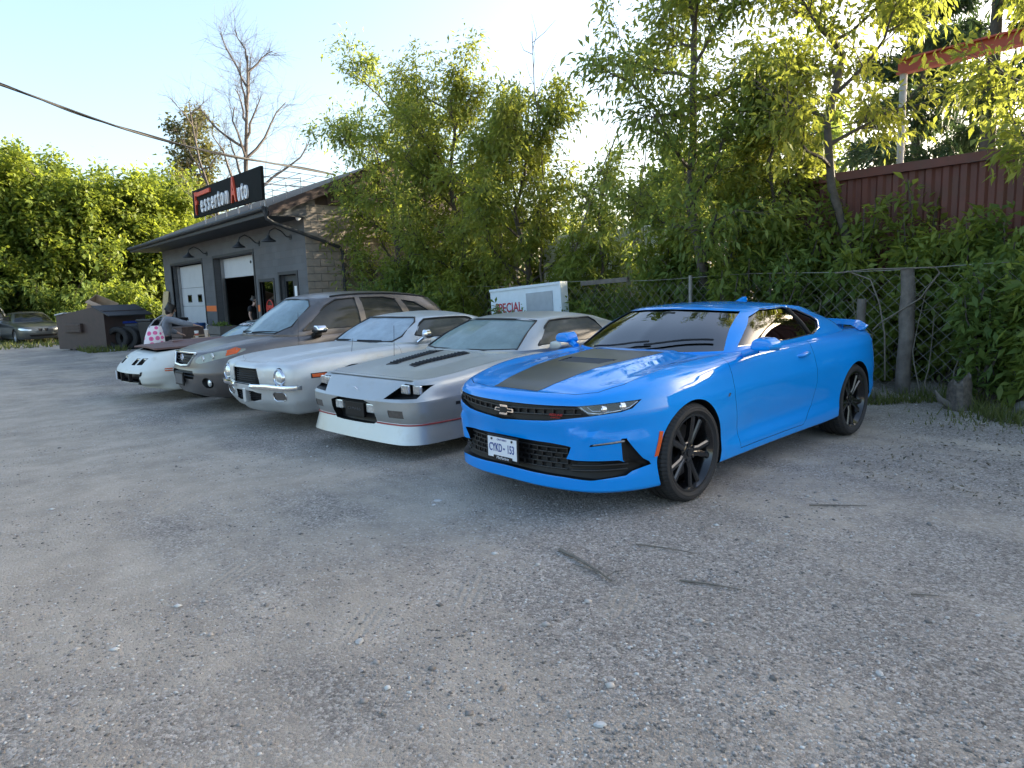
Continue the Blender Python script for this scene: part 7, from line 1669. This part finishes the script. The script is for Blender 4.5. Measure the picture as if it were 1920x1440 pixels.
def person(loc, rz, label, J, cloth, hair_pts, bag=None):
    """J: joints in local metres, y forward, x to the person's right"""
    o = empty('person', loc, rz, label, 'person')
    V = {'pel': (*J['pel'], .12, .095), 'wa': (*J['wa'], .115, .085), 'ch': (*J['ch'], .14, .10), 'nk': (*J['nk'], .05), 'hb': (*J['hb'], .065, .075), 'hm': (*J['hm'], .075, .092), 'ht': (*J['ht'], .060, .075)}
    E = [('pel', 'wa'), ('wa', 'ch'), ('ch', 'nk'), ('nk', 'hb'), ('hb', 'hm'), ('hm', 'ht')]
    f = Vector(J['face']).normalized(); hm = Vector(J['hm']); hb = Vector(J['hb'])
    V['nose'] = (*(hb*.45+hm*.55+f*.098), .014); E.append(('hm', 'nose')); V['chin'] = (*(hb+f*.055-Vector((0, 0, .02))), .035); E.append(('hb', 'chin'))
    sdv = f.cross(Vector((0, 0, 1))).normalized()
    for s in (-1, 1): V[f'ear{s}'] = (*(hm*.7+hb*.3+sdv*s*.078), .018); E.append(('hm', f'ear{s}'))
    for s, n in ((1, 'r'), (-1, 'l')):
        V[n+'sh'] = (*J[n+'sh'], .058); V[n+'el'] = (*J[n+'el'], .042); V[n+'w'] = (*J[n+'w'], .027); E += [('ch', n+'sh'), (n+'sh', n+'el'), (n+'el', n+'w')]
        d = Vector(J[n+'w'])-Vector(J[n+'el']); hand(V, E, J[n+'w'], d, s, J.get(n+'up', (0, 0, 1)), n)
        V[n+'hip'] = (*J[n+'hip'], .085); V[n+'kn_'] = (*J[n+'kn'], .060); V[n+'an'] = (*J[n+'an'], .040); V[n+'toe'] = (*J[n+'toe'], .035, .03); E += [('pel', n+'hip'), (n+'hip', n+'kn_'), (n+'kn_', n+'an'), (n+'an', n+'toe')]
    link('body', skin('body', V, E, 'pel'), o, [SKIN])
    # top
    g = cloth['fat']; T = {k: (*V[k][:3], *[q+g for q in V[k][3:]]) for k in ('wa', 'ch', 'rsh', 'lsh')}
    T['nk'] = (*(Vector(J['nk'])*.75+Vector(J['ch'])*.25), .062+g*.5); T['hem'] = (*(Vector(J['pel'])-Vector((0, 0, .06))), .135+g, .11+g); TE = [('hem', 'wa'), ('wa', 'ch'), ('ch', 'nk'), ('ch', 'rsh'), ('ch', 'lsh')]
    for n in 'rl':
        if cloth['sleeve'] == 'long':
            T[n+'el'] = (*J[n+'el'], .055+g*.5); T[n+'w'] = (*(Vector(J[n+'w'])*.92+Vector(J[n+'el'])*.08), .040+g*.3); TE += [(n+'sh', n+'el'), (n+'el', n+'w')]
        else:
            T[n+'el'] = (*(Vector(J[n+'sh'])*.35+Vector(J[n+'el'])*.65), .062+g); TE += [(n+'sh', n+'el')]
    link('top', skin('top', T, TE, 'ch'), o, [cloth['top']])
    B = {'pel': (*J['pel'], .135, .108)}; BE = []
    for n in 'rl':
        B[n+'hip'] = (*J[n+'hip'], .098); B[n+'kn'] = (*J[n+'kn'], .074); B[n+'an'] = (*(Vector(J[n+'an'])+Vector((0, 0, .02))), .058); BE += [('pel', n+'hip'), (n+'hip', n+'kn'), (n+'kn', n+'an')]
        a = Vector(J[n+'an']); t = Vector(J[n+'toe']); m = {'a': (*(a-Vector((0, 0, .03))), .052), 'b': (*(a*.5+t*.5-Vector((0, 0, .015))), .047, .04), 'c': (*t, .042, .035)}; link('shoe', skin('shoe', m, [('a', 'b'), ('b', 'c')], 'b'), o, [BLACK])
    link('trousers', skin('trousers', B, BE, 'pel'), o, [cloth['bottom']])
    link('hair', skin('hair', {k: v for k, v in hair_pts[0].items()}, hair_pts[1], hair_pts[2]), o, [cloth.get('hair', HAIR)])
    for s in (-1, 1):
        m = MB(); m.lathe([(.0001, -.011), (.009, -.006), (.011, 0), (.0001, .005)], 10, 'Z', Matrix.Translation(hm*.75+hb*.25+f*.083+sdv*s*.03) @ f.to_track_quat('Z', 'Y').to_matrix().to_4x4()); m.obj('eye', [BLACK], o, 40)
    return o
GREYKNIT = pm('grey_hoodie', (.19, .205, .235), .9, var=.15, scale=14, bump=.25, bscale=90)
def woman():
    J = dict(pel=(0, 0, .86), wa=(0, .03, 1.0), ch=(0, .08, 1.20), nk=(0, .13, 1.335), hb=(0, .17, 1.40), hm=(0, .185, 1.475), ht=(0, .185, 1.55), face=(.05, 1, -.25),
             rsh=(.15, .09, 1.27), rel=(.20, .37, 1.16), rw=(.16, .62, 1.10), rup=(0, .2, 1), lsh=(-.15, .08, 1.26), lel=(-.22, .10, 1.0), lw=(-.16, .28, .93), lup=(0, 0, 1),
             rhip=(.09, 0, .80), rkn=(.10, .04, .45), ran=(.10, -.02, .08), rtoe=(.11, .14, .04), lhip=(-.09, 0, .80), lkn=(-.10, .06, .45), lan=(-.10, .02, .08), ltoe=(-.11, .18, .04))
    hp = ({'a': (0, .165, 1.50, .088, .10), 'b': (0, .12, 1.43, .080, .07), 'c': (0, .08, 1.34, .062, .05), 't': (0, .19, 1.545, .072, .08)}, [('t', 'a'), ('a', 'b'), ('b', 'c')], 'a')
    o = person((-16.55, 4.08, -.11), math.atan2(-.24, .97), 'person in grey hoodie reaching toward the drinks with a tote bag on the shoulder', J, dict(fat=.035, sleeve='long', top=GREYKNIT, bottom=pm('black_trousers', (.015, .015, .018), .9)), hp)
    hd = {'a': (0, .03, 1.30, .085, .05), 'b': (0, -.02, 1.24, .07, .035)}; link('hood', skin('hood', hd, [('a', 'b')], 'a'), o, [GREYKNIT])
    # tote bag with round pink flowers
    b = empty('tote_bag', (-16.45, 3.98, .02), math.atan2(-.24, .97), 'white tote bag with round pink flowers hanging from the shoulder', 'bag')
    m, nt, bs = node_mat('pink_flower_print'); N = nt.nodes.new; L = nt.links.new; tc = N('ShaderNodeTexCoord'); vo = N('ShaderNodeTexVoronoi'); vo.inputs['Scale'].default_value = 8.5; vo.inputs['Randomness'].default_value = .45; L(tc.outputs['Object'], vo.inputs['Vector'])
    rp = N('ShaderNodeValToRGB'); e = rp.color_ramp.elements; e[0].position = .10; e[0].color = (.62, .07, .22, 1); e[1].position = .50; e[1].color = (.80, .74, .76, 1); q = e.new(.24); q.color = (.74, .16, .36, 1); q = e.new(.40); q.color = (.72, .13, .32, 1); q = e.new(.44); q.color = (.80, .74, .76, 1); L(vo.outputs['Distance'], rp.inputs[0]); L(rp.outputs[0], bs.inputs['Base Color']); bs.inputs['Roughness'].default_value = .8
    mm = MB(); v = []
    for z, w_, d in ((.50, .20, .03), (.56, .22, .06), (.75, .20, .07), (.93, .15, .04), (1.0, .12, .02)):
        off = -.10-.10*(1-z)
        v += [(.20-d*.4, off-w_, z), (.20+d, off-w_*.5, z), (.20+d*1.3, off, z), (.20+d, off+w_*.5, z), (.20-d*.4, off+w_, z), (.20-d*.6, off, z)]
    fs = [(i*6+k, i*6+(k+1) % 6, (i+1)*6+(k+1) % 6, (i+1)*6+k) for i in range(4) for k in range(6)]+[tuple(range(6)), tuple(range(24, 30))]
    mm.add(v, fs); bm_ = mm.mesh('pouch'); link('pouch', shade(bevel(bm_, .012, 2), 60), b, [m])
    mm = MB(); mm.tube([(.20, -.22, .97), (.21, -.10, 1.12), (.18, .06, 1.215), (.14, .12, 1.21), (.19, .06, 1.12), (.21, -.02, .99)], .016, 6); mm.obj('strap', [pm('grey_strap', (.30, .31, .34), .8)], b, 60)
woman()
def man():
    J = dict(pel=(0, 0, .95), wa=(0, .0, 1.10), ch=(0, -.01, 1.33), nk=(0, .02, 1.48), hb=(0, .05, 1.555), hm=(0, .06, 1.635), ht=(0, .055, 1.715), face=(-.25, 1, -.3),
             rsh=(.19, 0, 1.42), rel=(.25, .0, 1.14), rw=(.24, .08, .90), rup=(1, 0, 0), lsh=(-.19, 0, 1.42), lel=(-.25, .02, 1.14), lw=(-.20, .20, .98), lup=(1, 0, 0),
             rhip=(.10, 0, .88), rkn=(.11, .02, .49), ran=(.11, -.02, .08), rtoe=(.13, .17, .04), lhip=(-.10, 0, .88), lkn=(-.11, .03, .49), lan=(-.11, 0, .08), ltoe=(-.13, .19, .04))
    hp = ({'a': (0, .035, 1.675, .082, .095), 't': (0, .05, 1.715, .074, .085), 'b': (0, -.005, 1.60, .06, .05)}, [('t', 'a'), ('a', 'b')], 'a')
    o = person((-22.25, 8.22, -.13), R(-55), 'person in black t-shirt and blue jeans standing in the open garage doorway', J, dict(fat=.03, sleeve='short', top=pm('black_tee', (.012, .012, .015), .9, var=.2), bottom=pm('blue_jeans', (.015, .05, .16), .9, var=.2)), hp)
    f = Vector(J['face']).normalized(); m = {'a': (*(Vector(J['hb'])+f*.065-Vector((0, 0, .03))), .036, .03), 'b': (*(Vector(J['hb'])+f*.085-Vector((0, 0, .01))), .03, .018)}; link('beard', skin('beard', m, [('a', 'b')], 'a'), o, [HAIR])
man()
